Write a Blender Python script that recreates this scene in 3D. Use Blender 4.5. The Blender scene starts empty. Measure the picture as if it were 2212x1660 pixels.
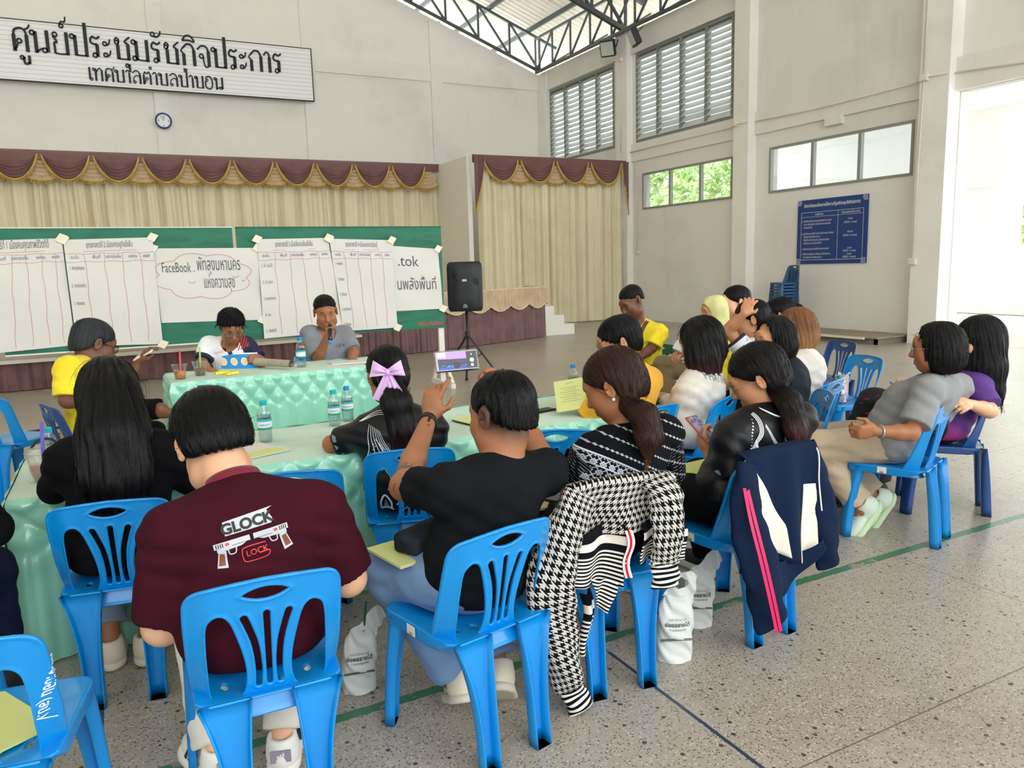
import bpy, bmesh, math, random
import numpy as np
from mathutils import Vector, Matrix
from mathutils.bvhtree import BVHTree
random.seed(7); rng = np.random.default_rng(7)
SC = bpy.context.scene; COL = SC.collection
K = 1.5/1.65
CAM_Z = 1.5; FOC = 1655.17; YAW, PIT, ROL = 0.475215, 0.154230, 0.029048
# ---------------------------------------------------------------- camera
def _axes():
    cy, sy, cp, sp = math.cos(YAW), math.sin(YAW), math.cos(PIT), math.sin(PIT)
    fw = np.array([sy*cp, cy*cp, -sp]); rt = np.array([cy, -sy, 0.0]); dn = np.cross(fw, rt)
    cr, sr = math.cos(ROL), math.sin(ROL)
    return cr*rt+sr*dn, -sr*rt+cr*dn, fw
RT, DN, FW = _axes()
camd = bpy.data.cameras.new('camera'); camd.sensor_width = 36; camd.sensor_fit = 'HORIZONTAL'
camd.lens = FOC/2212*36; camd.clip_start = .05; camd.clip_end = 300
camo = bpy.data.objects.new('camera', camd); COL.objects.link(camo)
camo.matrix_world = Matrix(((RT[0], -DN[0], -FW[0], 0), (RT[1], -DN[1], -FW[1], 0), (RT[2], -DN[2], -FW[2], CAM_Z), (0, 0, 0, 1)))
SC.camera = camo
def at(px, py, d):          # world point seen at a photo pixel, d metres along the view axis
    return RT*((px-1106)/FOC*d)+DN*((py-830)/FOC*d)+FW*d+np.array([0, 0, CAM_Z])
def depth(p): return float(np.dot(np.asarray(p, float)-np.array([0, 0, CAM_Z]), FW))
# ---------------------------------------------------------------- light and exposure
W = bpy.data.worlds.new('sky'); SC.world = W; W.use_nodes = True
bg = W.node_tree.nodes['Background']; bg.inputs[0].default_value = (0.93, 0.97, 1.0, 1); bg.inputs[1].default_value = 3.2
sund = bpy.data.lights.new('sun', 'SUN'); sund.energy = 1.2; sund.angle = .6; sund.color = (1, .97, .9)
suno = bpy.data.objects.new('sun', sund); COL.objects.link(suno); suno.rotation_euler = (math.radians(38), math.radians(22), 0)
vs = SC.view_settings; SC.display_settings.display_device = 'sRGB'
vs.view_transform = 'Standard'; vs.look = 'None'; vs.exposure = 0.75; vs.gamma = 1; vs.use_curve_mapping = False
cy_ = SC.cycles; cy_.max_bounces = 7; cy_.diffuse_bounces = 5; cy_.glossy_bounces = 3; cy_.transmission_bounces = 4
cy_.transparent_max_bounces = 8; cy_.caustics_reflective = False; cy_.caustics_refractive = False
cy_.sample_clamp_indirect = 6; cy_.use_denoising = True
# ---------------------------------------------------------------- object helpers
def tag(o, label=None, cat=None, group=None, kind=None):
    if label: o['label'] = label
    if cat: o['category'] = cat
    if group: o['group'] = group
    if kind: o['kind'] = kind
    return o
def thing(name, label, cat, loc=(0, 0, 0), rz=0, group=None):
    o = bpy.data.objects.new(name, None); COL.objects.link(o); o.location = loc; o.rotation_euler = (0, 0, rz)
    o.empty_display_size = .1
    return tag(o, label, cat, group)
def new_mesh(name, V, F, smooth=True, attrs=None):
    me = bpy.data.meshes.new(name); V = np.asarray(V, np.float32).reshape(-1, 3)
    me.vertices.add(len(V)); me.vertices.foreach_set('co', V.ravel())
    if isinstance(F, np.ndarray):
        n, k = F.shape; me.loops.add(n*k); me.loops.foreach_set('vertex_index', F.astype(np.int32).ravel())
        me.polygons.add(n); me.polygons.foreach_set('loop_start', np.arange(0, n*k, k, dtype=np.int32))
    else:
        ls = np.array([len(f) for f in F], np.int32); idx = np.fromiter((i for f in F for i in f), np.int32)
        me.loops.add(len(idx)); me.loops.foreach_set('vertex_index', idx)
        me.polygons.add(len(F)); me.polygons.foreach_set('loop_start', np.concatenate([[0], np.cumsum(ls)[:-1]]).astype(np.int32))
    me.update(calc_edges=True)
    me.polygons.foreach_set('use_smooth', np.full(len(me.polygons), bool(smooth)))
    for nm, ar in (attrs or {}).items():
        ar = np.asarray(ar, np.float32)
        if ar.ndim == 1: a = me.attributes.new(nm, 'FLOAT', 'POINT'); a.data.foreach_set('value', ar)
        elif ar.shape[1] == 3: a = me.attributes.new(nm, 'FLOAT_VECTOR', 'POINT'); a.data.foreach_set('vector', ar.ravel())
        else: a = me.attributes.new(nm, 'FLOAT_COLOR', 'POINT'); a.data.foreach_set('color', ar.ravel())
    me.validate(); return me
def add(name, me, mt, parent=None, loc=None):
    o = bpy.data.objects.new(name, me); COL.objects.link(o)
    if mt is not None:
        me.materials.clear()
        for m in (mt if isinstance(mt, (list, tuple)) else [mt]): me.materials.append(m)
    if parent: o.parent = parent
    if loc is not None: o.location = loc
    return o
class MB:                    # collects shapes into ONE mesh
    def __init__(s): s.V = []; s.F = []; s.n = 0
    def put(s, V, F):
        V = np.asarray(V, float).reshape(-1, 3); s.V.append(V); s.F += [tuple(int(i)+s.n for i in f) for f in F]; s.n += len(V); return s
    def box(s, a, b, M=None, bev=0):
        (x0, y0, z0), (x1, y1, z1) = a, b
        if bev:
            bm = bmesh.new(); bmesh.ops.create_cube(bm, size=1)
            for v in bm.verts: v.co = Vector(((x0+x1)/2+v.co.x*(x1-x0), (y0+y1)/2+v.co.y*(y1-y0), (z0+z1)/2+v.co.z*(z1-z0)))
            bmesh.ops.bevel(bm, geom=bm.edges[:], offset=bev, segments=2, affect='EDGES', profile=.5)
            V = [tuple(v.co) for v in bm.verts]; bm.verts.index_update(); F = [[v.index for v in f.verts] for f in bm.faces]; bm.free()
        else:
            V = [(x, y, z) for x in (x0, x1) for y in (y0, y1) for z in (z0, z1)]
            F = [(0, 1, 3, 2), (4, 6, 7, 5), (0, 4, 5, 1), (2, 3, 7, 6), (0, 2, 6, 4), (1, 5, 7, 3)]
        V = np.array(V)
        if M is not None: V = V@np.array(M)[:3, :3].T+np.array(M)[:3, 3]
        return s.put(V, F)
    def bar(s, p, q, w, h=None, up=(0, 0, 1)):   # rectangular bar p->q
        p, q = np.array(p, float), np.array(q, float); h = h or w; d = q-p; L = np.linalg.norm(d); d /= L
        u = np.array(up, float)
        if abs(np.dot(u, d)) > .98: u = np.array([1., 0, 0])
        a = np.cross(d, u); a /= np.linalg.norm(a); b = np.cross(a, d)
        V = [p+i*a*w/2+j*b*h/2+k*d*L for k in (0, 1) for i in (-1, 1) for j in (-1, 1)]
        return s.put(V, [(0, 1, 3, 2), (4, 6, 7, 5), (0, 4, 5, 1), (2, 3, 7, 6), (0, 2, 6, 4), (1, 5, 7, 3)])
    def tube(s, P, r, n=10, cap=True, flat=None):
        P = np.array(P, float); m = len(P); R = np.broadcast_to(np.asarray(r, float), (m,))
        T = np.gradient(P, axis=0); T /= np.linalg.norm(T, axis=1)[:, None]+1e-12
        u = np.array([0, 0, 1.]) if abs(T[0, 2]) < .9 else np.array([1., 0, 0])
        V = []
        for i in range(m):
            a = np.cross(T[i], u); a /= np.linalg.norm(a)+1e-12; u = np.cross(a, T[i])
            for k in range(n):
                t = 2*math.pi*k/n; V.append(P[i]+R[i]*(math.cos(t)*a+math.sin(t)*u*(flat or 1)))
        F = [(i*n+k, i*n+(k+1) % n, (i+1)*n+(k+1) % n, (i+1)*n+k) for i in range(m-1) for k in range(n)]
        if cap: F += [tuple(range(n-1, -1, -1)), tuple((m-1)*n+k for k in range(n))]
        return s.put(V, F)
    def lathe(s, prof, c=(0, 0, 0), n=28, cap=True):   # (r, z) profile
        V = [(c[0]+r*math.cos(2*math.pi*k/n), c[1]+r*math.sin(2*math.pi*k/n), c[2]+z) for r, z in prof for k in range(n)]
        m = len(prof); F = [(i*n+k, i*n+(k+1) % n, (i+1)*n+(k+1) % n, (i+1)*n+k) for i in range(m-1) for k in range(n)]
        if cap: F += [tuple(range(n-1, -1, -1)), tuple((m-1)*n+k for k in range(n))]
        return s.put(V, F)
    def grid(s, fn, nu, nv):
        V, F = gridVF(fn, nu, nv); return s.put(V, F)
    def xf(s, M):
        M = np.array(M); s.V = [v@M[:3, :3].T+M[:3, 3] for v in s.V]; return s
    def mesh(s, name, smooth=False): return new_mesh(name, np.vstack(s.V), s.F, smooth)
    def build(s, name, mt, parent=None, smooth=False, loc=None): return add(name, s.mesh(name, smooth), mt, parent, loc)
def gridVF(fn, nu, nv):
    u, v = np.meshgrid(np.linspace(0, 1, nu), np.linspace(0, 1, nv), indexing='ij')
    V = np.stack(np.broadcast_arrays(*fn(u, v)), -1).reshape(-1, 3)
    i, j = np.meshgrid(np.arange(nu-1), np.arange(nv-1), indexing='ij'); a = (i*nv+j).ravel()
    return V, np.stack([a, a+nv, a+nv+1, a+1], 1)
def copy_tree(o, loc=None, rz=None, label=None, group=None, mats=None):
    r = o.copy(); COL.objects.link(r)
    if loc is not None: r.location = loc
    if rz is not None: r.rotation_euler = (0, 0, rz)
    if label: r['label'] = label
    if group: r['group'] = group
    for ch in list(o.children):
        c = ch.copy(); COL.objects.link(c); c.parent = r
        for g in ch.children:
            d = g.copy(); COL.objects.link(d); d.parent = c
    return r
def struct(name, mb, mt, label=None, parent=None, smooth=False):
    o = mb.build(name, mt, parent, smooth) if isinstance(mb, MB) else add(name, mb, mt, parent)
    if not parent: tag(o, label, None, None, 'structure')
    return o
def smooth_pts(P, n=8, closed=False):    # Catmull-Rom
    P = [np.array(p, float) for p in P]; m = len(P); out = []
    for i in range(m if closed else m-1):
        p0, p1, p2, p3 = (P[(i-1) % m], P[i], P[(i+1) % m], P[(i+2) % m]) if closed else (P[max(i-1, 0)], P[i], P[i+1], P[min(i+2, m-1)])
        for k in range(n):
            t = k/n; out.append(.5*((2*p1)+(-p0+p2)*t+(2*p0-5*p1+4*p2-p3)*t*t+(-p0+3*p1-3*p2+p3)*t**3))
    if not closed: out.append(P[-1])
    return np.array(out)
# ---------------------------------------------------------------- material helpers
def srgb(r, g, b): return tuple(((c/255)/12.92 if c/255 <= .04045 else ((c/255+.055)/1.055)**2.4) for c in (r, g, b))+(1,)
class X:                     # node-expression wrapper
    def __init__(s, t, k): s.t = t; s.k = k
    def _b(s, op, o, o2=None):
        n = s.t.nodes.new('ShaderNodeMath'); n.operation = op
        for i, v in enumerate((s, o, o2)):
            if v is None: continue
            if isinstance(v, X): s.t.links.new(v.k, n.inputs[i])
            else: n.inputs[i].default_value = v
        return X(s.t, n.outputs[0])
    def __add__(s, o): return s._b('ADD', o)
    def __sub__(s, o): return s._b('SUBTRACT', o)
    def __mul__(s, o): return s._b('MULTIPLY', o)
    def __truediv__(s, o): return s._b('DIVIDE', o)
    __radd__ = __add__; __rmul__ = __mul__
    def lt(s, o): return s._b('LESS_THAN', o)
    def gt(s, o): return s._b('GREATER_THAN', o)
    def fr(s): return s._b('FRACT', 0)
    def fl(s): return s._b('FLOOR', 0)
    def ab(s): return s._b('ABSOLUTE', 0)
    def sin(s): return s._b('SINE', 0)
    def mx(s, o): return s._b('MAXIMUM', o)
    def mn(s, o): return s._b('MINIMUM', o)
    def pw(s, o): return s._b('POWER', o)
    def band(s, c, w): return (s-c).ab().lt(w)
    def sm(s, a, b):
        n = s.t.nodes.new('ShaderNodeMapRange'); n.interpolation_type = 'SMOOTHSTEP'; s.t.links.new(s.k, n.inputs[0])
        n.inputs[1].default_value = a; n.inputs[2].default_value = b; return X(s.t, n.outputs[0])
class Mat:
    def __init__(s, name, col=(128, 128, 128), rough=.6, metal=0, spec=.5, sheen=0, trans=0, emit=None, alpha=None):
        s.m = bpy.data.materials.new(name); s.m.use_nodes = True; s.t = s.m.node_tree; s.p = s.t.nodes['Principled BSDF']
        s.base = srgb(*col); s.p.inputs['Base Color'].default_value = s.base; s.p.inputs['Roughness'].default_value = rough
        s.p.inputs['Metallic'].default_value = metal; s.p.inputs['Specular IOR Level'].default_value = spec
        if sheen: s.p.inputs['Sheen Weight'].default_value = sheen
        if trans: s.p.inputs['Transmission Weight'].default_value = trans
        if emit: s.p.inputs['Emission Color'].default_value = srgb(*emit[:3]); s.p.inputs['Emission Strength'].default_value = emit[3]
        s.cur = None
    def coords(s, kind='Object'):
        n = s.t.nodes.new('ShaderNodeTexCoord'); return n.outputs[kind]
    def attr(s, nm, out='Vector'):
        n = s.t.nodes.new('ShaderNodeAttribute'); n.attribute_name = nm; return n.outputs[out]
    def xyz(s, sock):
        sock = getattr(sock, 'k', sock); n = s.t.nodes.new('ShaderNodeSeparateXYZ'); s.t.links.new(sock, n.inputs[0]); return [X(s.t, n.outputs[i]) for i in range(3)]
    def vec(s, *c):
        n = s.t.nodes.new('ShaderNodeCombineXYZ')
        for i, v in enumerate(c):
            if isinstance(v, X): s.t.links.new(v.k, n.inputs[i])
            else: n.inputs[i].default_value = v
        return n.outputs[0]
    def noise(s, sock=None, scale=5, detail=4, rough=.55, dist=0, dim='3D'):
        n = s.t.nodes.new('ShaderNodeTexNoise'); s.t.links.new(sock if sock is not None else s.coords(), n.inputs['Vector'])
        n.inputs['Scale'].default_value = scale; n.inputs['Detail'].default_value = detail; n.inputs['Roughness'].default_value = rough
        n.inputs['Distortion'].default_value = dist; return X(s.t, n.outputs[0])
    def voro(s, sock=None, scale=5, out='Distance'):
        n = s.t.nodes.new('ShaderNodeTexVoronoi'); s.t.links.new(sock if sock is not None else s.coords(), n.inputs['Vector'])
        n.inputs['Scale'].default_value = scale; return X(s.t, n.outputs[out])
    def mix(s, fac, col, amt=1):      # mix a colour over the base by fac
        n = s.t.nodes.new('ShaderNodeMix'); n.data_type = 'RGBA'
        if isinstance(fac, X): s.t.links.new((fac*amt if amt != 1 else fac).k, n.inputs[0])
        else: n.inputs[0].default_value = fac
        if s.cur is None: n.inputs[6].default_value = s.base
        else: s.t.links.new(s.cur, n.inputs[6])
        if isinstance(col, tuple): n.inputs[7].default_value = srgb(*col)
        else: s.t.links.new(col, n.inputs[7])
        s.cur = n.outputs[2]; s.t.links.new(s.cur, s.p.inputs['Base Color']); return s
    def color(s, sock): s.cur = sock; s.t.links.new(sock, s.p.inputs['Base Color']); return s
    def rough(s, x): s.t.links.new(x.k, s.p.inputs['Roughness']); return s
    def bump(s, h, strength=.3, dist=.01):
        n = s.t.nodes.new('ShaderNodeBump'); n.inputs['Strength'].default_value = strength; n.inputs['Distance'].default_value = dist
        s.t.links.new(h.k, n.inputs['Height']); s.t.links.new(n.outputs[0], s.p.inputs['Normal']); return s
    def __call__(s): return s.m
def flat(name, col, rough=.6, **kw): return Mat(name, col, rough, **kw).m
def cloth(name, col, rough=.85, scale=6, amt=.35, weave=600, sheen=.1):
    dkc = max(col) < 70; m = Mat(name, col, rough, sheen=0 if dkc else sheen, spec=.12 if dkc else .35); n = m.noise(scale=scale, detail=3)
    dk = tuple(int(c*.82) for c in col); m.mix(n.sm(.35, .7), dk, .6)
    f = m.noise(scale=weave, detail=1); b = m.noise(scale=11, detail=3, dist=.8)
    m.bump(b*amt+f*.04, .5, .02); return m.m
def glassy(name, col=(240, 248, 250), gloss=.12, tint=.9):
    m = bpy.data.materials.new(name); m.use_nodes = True; t = m.node_tree; t.nodes.clear()
    o = t.nodes.new('ShaderNodeOutputMaterial'); mx = t.nodes.new('ShaderNodeMixShader'); tr = t.nodes.new('ShaderNodeBsdfTransparent')
    gl = t.nodes.new('ShaderNodeBsdfGlossy'); gl.inputs['Roughness'].default_value = .05; tr.inputs[0].default_value = srgb(*col)
    lw = t.nodes.new('ShaderNodeLayerWeight'); lw.inputs[0].default_value = .35
    ad = t.nodes.new('ShaderNodeMath'); ad.operation = 'MULTIPLY_ADD'; ad.inputs[1].default_value = .6; ad.inputs[2].default_value = gloss
    t.links.new(lw.outputs[1], ad.inputs[0]); t.links.new(ad.outputs[0], mx.inputs[0])
    t.links.new(tr.outputs[0], mx.inputs[1]); t.links.new(gl.outputs[0], mx.inputs[2]); t.links.new(mx.outputs[0], o.inputs[0]); return m
def filmy(name, col, alpha=.5, rough=.4):     # thin plastic film: part diffuse, part translucent, part see-through
    m = bpy.data.materials.new(name); m.use_nodes = True; t = m.node_tree; t.nodes.clear()
    o = t.nodes.new('ShaderNodeOutputMaterial'); mx = t.nodes.new('ShaderNodeMixShader'); mx.inputs[0].default_value = alpha
    tr = t.nodes.new('ShaderNodeBsdfTransparent'); pr = t.nodes.new('ShaderNodeBsdfPrincipled'); pr.inputs['Base Color'].default_value = srgb(*col)
    pr.inputs['Roughness'].default_value = rough; t.links.new(tr.outputs[0], mx.inputs[1]); t.links.new(pr.outputs[0], mx.inputs[2]); t.links.new(mx.outputs[0], o.inputs[0]); return m
# ---------------------------------------------------------------- lettering
def text_mesh(body, size, ext=0.0, bold=0.0, align='LEFT', spacing=1.0, slant=0):
    c = bpy.data.curves.new('txt', 'FONT'); c.body = body; c.size = size; c.extrude = ext; c.offset = bold; c.align_x = align
    c.space_character = spacing; c.shear = slant; c.resolution_u = 3
    o = bpy.data.objects.new('txt', c); COL.objects.link(o); dg = bpy.context.evaluated_depsgraph_get(); dg.update()
    me = bpy.data.meshes.new_from_object(o.evaluated_get(dg)); bpy.data.objects.remove(o); bpy.data.curves.remove(c)
    V = np.empty(len(me.vertices)*3, np.float32); me.vertices.foreach_get('co', V); V = V.reshape(-1, 3).astype(float)
    F = [tuple(p.vertices) for p in me.polygons]; bpy.data.meshes.remove(me)
    return V, F
def ribbon(P, w, z=0):       # flat stroke along 2D points; w scalar or per point
    P = np.array(P, float)[:, :2]; T = np.gradient(P, axis=0); T /= np.linalg.norm(T, axis=1)[:, None]+1e-12
    N = np.stack([-T[:, 1], T[:, 0]], 1); w = np.broadcast_to(np.asarray(w, float), (len(P),))[:, None]/2
    V = np.concatenate([P+N*w, P-N*w]); V = np.c_[V, np.full(len(V), z)]; m = len(P)
    return V, [(i, i+1, m+i+1, m+i) for i in range(m-1)]
def rect2(x0, y0, x1, y1, z=0): return [(x0, y0, z), (x1, y0, z), (x1, y1, z), (x0, y1, z)], [(0, 1, 2, 3)]
def disc2(x, y, r, n=14, z=0): return [(x+r*math.cos(2*math.pi*k/n), y+r*math.sin(2*math.pi*k/n), z) for k in range(n)], [tuple(range(n))]
def frame_M(o, xdir, ydir):   # local x,y,z axes -> world
    x = np.array(xdir, float); x /= np.linalg.norm(x); y = np.array(ydir, float); y -= x*np.dot(x, y); y /= np.linalg.norm(y); z = np.cross(x, y)
    M = np.eye(4); M[:3, 0] = x; M[:3, 1] = y; M[:3, 2] = z; M[:3, 3] = o; return M
# ================================================================ SETTING
def hit_y(px, py, Y):
    d = RT*((px-1106)/FOC)+DN*((py-830)/FOC)+FW; return d*(Y/d[1])+np.array([0, 0, CAM_Z])
def plaster(name, col, stain=.25, seed=0):
    m = Mat(name, col, .9); n = m.noise(scale=.55, detail=5, rough=.6); m.mix(n.sm(.45, .75), tuple(int(c*.93) for c in col), .8)
    x, y, z = m.xyz(m.coords()); s = m.noise(m.vec(x*3, y*3, z*.35+seed), scale=1.3, detail=5)
    m.mix(s.sm(.58, .75), (150, 145, 130), stain*.22); sp = m.voro(scale=5); k = m.noise(scale=1.1)
    m.mix(sp.lt(.018)*k.gt(.5), (60, 58, 52)); m.bump(m.noise(scale=60, detail=3), .12, .01); return m.m
M_wallb = plaster('back_wall_paint', (240, 237, 231), .12); M_wallr = plaster('side_wall_paint', (233, 231, 225), .3, 3.); M_pil = plaster('pillar_paint', (240, 238, 233), .15, 5.)
M_wing = flat('wing_panel_paint', (226, 222, 212), .8)
# floor: ground terrazzo with joints, painted court lines
fm = Mat('terrazzo', (168, 160, 148), .30, spec=.45); x, y, z = fm.xyz(fm.coords())
big = fm.noise(scale=.5, detail=5); fm.mix(big.sm(.4, .7), (142, 134, 121), .7)
fm.mix(fm.noise(scale=9, detail=3).sm(.45, .7), (172, 165, 153), .5)
v1 = fm.voro(scale=150, out='Color'); cr = fm.xyz(v1)[0]; d1 = fm.voro(scale=150)
fm.mix(cr.lt(.17)*d1.lt(.52), (80, 72, 64), .8); fm.mix(cr.gt(.86)*d1.lt(.5), (206, 200, 188), .7)
v2 = fm.voro(scale=38, out='Color'); fm.mix(fm.xyz(v2)[1].lt(.07)*fm.voro(scale=38).lt(.3), (60, 52, 46), .9)
sm_ = fm.noise(scale=2.2, detail=6, rough=.7); fm.mix(sm_.sm(.62, .8), (120, 110, 96), .45)
jx = ((x*(1/(1.955*K))+.11).fr()-.5).ab().gt(.4985); jy = ((y*(1/(2.08*K))+.226).fr()-.5).ab().gt(.4985)
fm.mix(jx.mx(jy), (88, 80, 70), .8)
wr = fm.noise(scale=7, detail=4); wear = wr.lt(.575); wn = fm.noise(scale=25)
gl = (y+wn*.02-.01).band(2.65*K, .024)*wear*x.gt(-.6)*x.lt(7.5); fm.mix(gl, (34, 112, 78), .9)
gl2 = (y+wn*.02-.01).band(2.65*K, .03)*wr.gt(.575)*x.lt(7.5); fm.mix(gl2, (118, 102, 84), .5)
bl = (x+wn*.006).band(1.74*K+.003, .0075)*y.lt(2.55*K); bl2 = (x+wn*.006).band(-.185*K, .008)*y.lt(3.62*K); fm.mix(bl.mx(bl2), (30, 52, 84), .9)
fm.bump(fm.noise(scale=80), .05, .004)
struct('floor', MB().box((-16, -9, -.2), (13.45*K, 21.6, 0)), fm.m, 'grey speckled terrazzo floor of the hall')
pm = Mat('pale_concrete', (214, 212, 206), .8); pm.mix(pm.noise(scale=.6).sm(.4, .7), (196, 192, 184)); pm.mix(pm.noise(scale=2).sm(.6, .8), (222, 206, 196), .6)
struct('floor', MB().box((13.45*K, -14, -.2), (60, 45, -.01)), pm.m, 'pale concrete forecourt outside the hall')
# back wall with its gable, pilasters and tie beam
YB = 23.35*K; HX = 1.6; zr = lambda X_: (7.86+.364*(13.4-HX)-.364*abs(X_-HX))
P = [(-12*K, 0), (13.4*K, 0), (13.4*K, 7.86*K), (HX*K, zr(HX)*K), (-12*K, zr(-12)*K)]
mb = MB(); mb.put([(a, YB, b) for a, b in P]+[(a, YB+.2, b) for a, b in P], [(0, 1, 2, 3, 4), (9, 8, 7, 6, 5)]+[(i, 5+i, 5+(i+1) % 5, (i+1) % 5) for i in range(5)])
struct('wall_back', mb, M_wallb, 'cream plastered gable wall behind the stage')
mb = MB()
for x0, x1 in ((-2.5, -2.15), (1.5, 1.85), (5.5, 5.85), (9.45, 9.83)): mb.box((x0*K, YB-.11*K, 0), (x1*K, YB+.01, zr((x0+x1)/2)*K-.06))
struct('trim_1', mb, M_pil, 'plastered pilasters of the back wall')
mb = MB(); mb.box((-12*K, YB-.06*K, 7.37*K), (13.3*K, YB+.01, 7.88*K)); struct('trim_2', mb, M_wallb, 'tie beam across the back wall')
struct('wall_left', MB().box((-10.4*K, -9, 0), (-10.2*K, 23.4*K, 8.0*K)), M_wallb, 'plain plastered wall on the far left side of the hall')  # out of view, added so less daylight enters from the left
struct('wall_front', MB().box((-10.4*K, -9.2, 0), (13.6*K, -9, 2.6)), M_wallb, 'plain plastered wall at the near end of the hall')  # added behind the camera to block light, open above for some fill
# right wall built round its openings
XR = 13.4*K; XO = XR+.22
def wallbits(mb, y0, y1, z0, z1, holes):   # boxes round rectangular holes
    ys = sorted(v for v in {y0, y1, *[h[i] for h in holes for i in (0, 1)]} if y0 <= v <= y1); zs = sorted({z0, z1, *[h[i] for h in holes for i in (2, 3)]})
    for a, b in zip(ys, ys[1:]):
        for c, d in zip(zs, zs[1:]):
            if not any(h[0] <= a and b <= h[1] and h[2] <= c and d <= h[3] for h in holes): mb.box((XR, a*K, c*K), (XO, b*K, d*K))
HL = [(19.07, 22.72, 4.92, 7.27), (14.25, 18.03, 4.91, 7.29), (14.23, 17.73, 3.07, 4.05), (9.55, 13.07, 3.08, 4.08)]
mb = MB(); wallbits(mb, 13.47, 23.4, 0, 7.86, HL); wallbits(mb, 8.7, 13.47, 0, 11.5, HL[3:]); wallbits(mb, -3, 8.7, 4.4, 11.5, [])
struct('wall_right', mb, M_wallr, 'stained plaster wall with high windows and louvres')
mb = MB()
for a, b, xf, h in ((22.76, 23.36, 13.28, 7.86), (18.2, 18.72, 13.2, 7.9), (13.5, 13.97, 13.15, 11.5), (8.72, 9.27, 13.08, 11.5)): mb.box((xf*K, a*K, 0), (XR+.02, b*K, h*K))
struct('trim_3', mb, M_pil, 'square plastered pillars of the right wall')
mb = MB(); mb.box((13.33*K, 13.97*K, 7.29*K), (XR+.02, 23.3*K, 7.9*K)); mb.box((13.34*K, 9.27*K, 4.42*K), (XR+.02, 22.8*K, 4.9*K))
mb.box((13.24*K, -3, 4.4*K), (XR+.02, 8.72*K, 4.95*K)); mb.box((13.28*K, 11.1*K, 4.27*K), (XR, 11.5*K, 4.45*K))
struct('trim_4', mb, M_wallr, 'plastered beams along the right wall')
# high windows: aluminium frames with panes
M_alu = flat('grey_aluminium', (150, 150, 146), .45, metal=.3); M_glass = glassy('window_glass', (246, 250, 250), .06)
for n, (a, b, c, d, mu) in enumerate(((14.23, 17.73, 3.07, 4.05, (15.36, 16.55)), (9.55, 13.07, 3.08, 4.08, (10.71, 11.87)))):
    r = tag(thing('window_%d' % (n+1), None, None), ['high strip window nearer the stage', 'high strip window above the blue notice board'][n], None, None, 'structure')
    mb = MB(); e = .05
    for i_, (y0, y1, z0, z1) in enumerate([(a, b, c, c+e), (a, b, d-e, d), (a, a+e, c+e, d-e), (b-e, b, c+e, d-e)]+[(m-.035, m+.035, c+e, d-e) for m in mu]): mb.box((XR-.02, y0*K, z0*K), (XR+.06, y1*K, z1*K))
    mb.build('window_frame', M_alu, r)
    for y0, y1 in zip((a,)+mu, mu+(b,)): MB().box((XR+.02, y0*K, c*K), (XR+.026, y1*K, d*K)).build('pane', M_glass, r)
# louvred vents
M_louf = flat('louvre_frame_grey', (132, 134, 130), .6); lm = Mat('louvre_slat_grey', (206, 212, 214), .5); lm.mix(lm.noise(scale=3, detail=4).sm(.5, .8), (176, 178, 174), .7)
for n, (a, b, c, d) in enumerate(HL[:2]):
    r = tag(thing('window_%d' % (n+3), None, None), ['grey louvred vent in the far corner above the curtain', 'wide grey louvred vent left of the second pillar'][n], None, None, 'structure')
    mb = MB(); e = .08; w = (b-a)/4
    for y0, y1, z0, z1 in [(a, b, c, c+e), (a, b, d-e, d), (a, a+e, c+e, d-e), (b-e, b, c+e, d-e)]+[(a+w*k-.05, a+w*k+.05, c+e, d-e) for k in (1, 2, 3)]: mb.box((XR-.01, y0*K, z0*K), (XR+.1, y1*K, z1*K))
    mb.build('frame', M_louf, r); mb = MB(); N = 15
    for k in range(N):
        z0 = c+.08+(d-c-.16)*(k+.5)/N; h = (d-c)/N*.50
        V = [(XR+.03+sx*.055+tx, yy*K, (z0+sz*h)*K) for yy in (a+.02, b-.02) for sx, sz, tx in ((-1, -1, 0), (1, 1, 0), (1, 1, .012), (-1, -1, .012))]
        mb.put(V, [(0, 1, 2, 3), (7, 6, 5, 4), (0, 4, 5, 1), (1, 5, 6, 2), (2, 6, 7, 3), (3, 7, 4, 0)])
    mb.build('slats', lm.m, r)
# electrical conduit, junction boxes
M_pvc = flat('cream_conduit', (226, 220, 204), .5); mb = MB(); xc = 13.22*K
def pl(mb, pts, r=.013): mb.tube([(a*K, b*K, c*K) for a, b, c in pts], r, 8)
pl(mb, [(13.3, 18.2, 4.68), (13.3, 14, 4.70)]); pl(mb, [(13.1, 13.97, 4.70), (13.1, 13.5, 4.7)]); pl(mb, [(13.3, 13.45, 4.7), (13.28, 11.9, 4.66), (13.28, 9.3, 4.7)])
pl(mb, [(13.05, 9.27, 4.7), (13.05, 8.75, 4.69)]); pl(mb, [(13.2, 8.7, 4.69), (13.2, 7.6, 4.6), (13.2, 5, 4.6)]); pl(mb, [(13.05, 9.17, 4.7), (13.05, 9.17, 11)], .016); pl(mb, [(13.05, 9.17, 4.7), (13.05, 9.22, 1.55)], .012)
pl(mb, [(13.17, 18.45, 7.3), (13.17, 18.45, 4.7)], .012); pl(mb, [(13.36, 18.0, 4.6), (13.36, 17.95, 4.45), (13.36, 17.95, 1.9)], .012)
struct('trim_5', mb, M_pvc, 'cream conduit run along the right wall', smooth=True)
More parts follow.
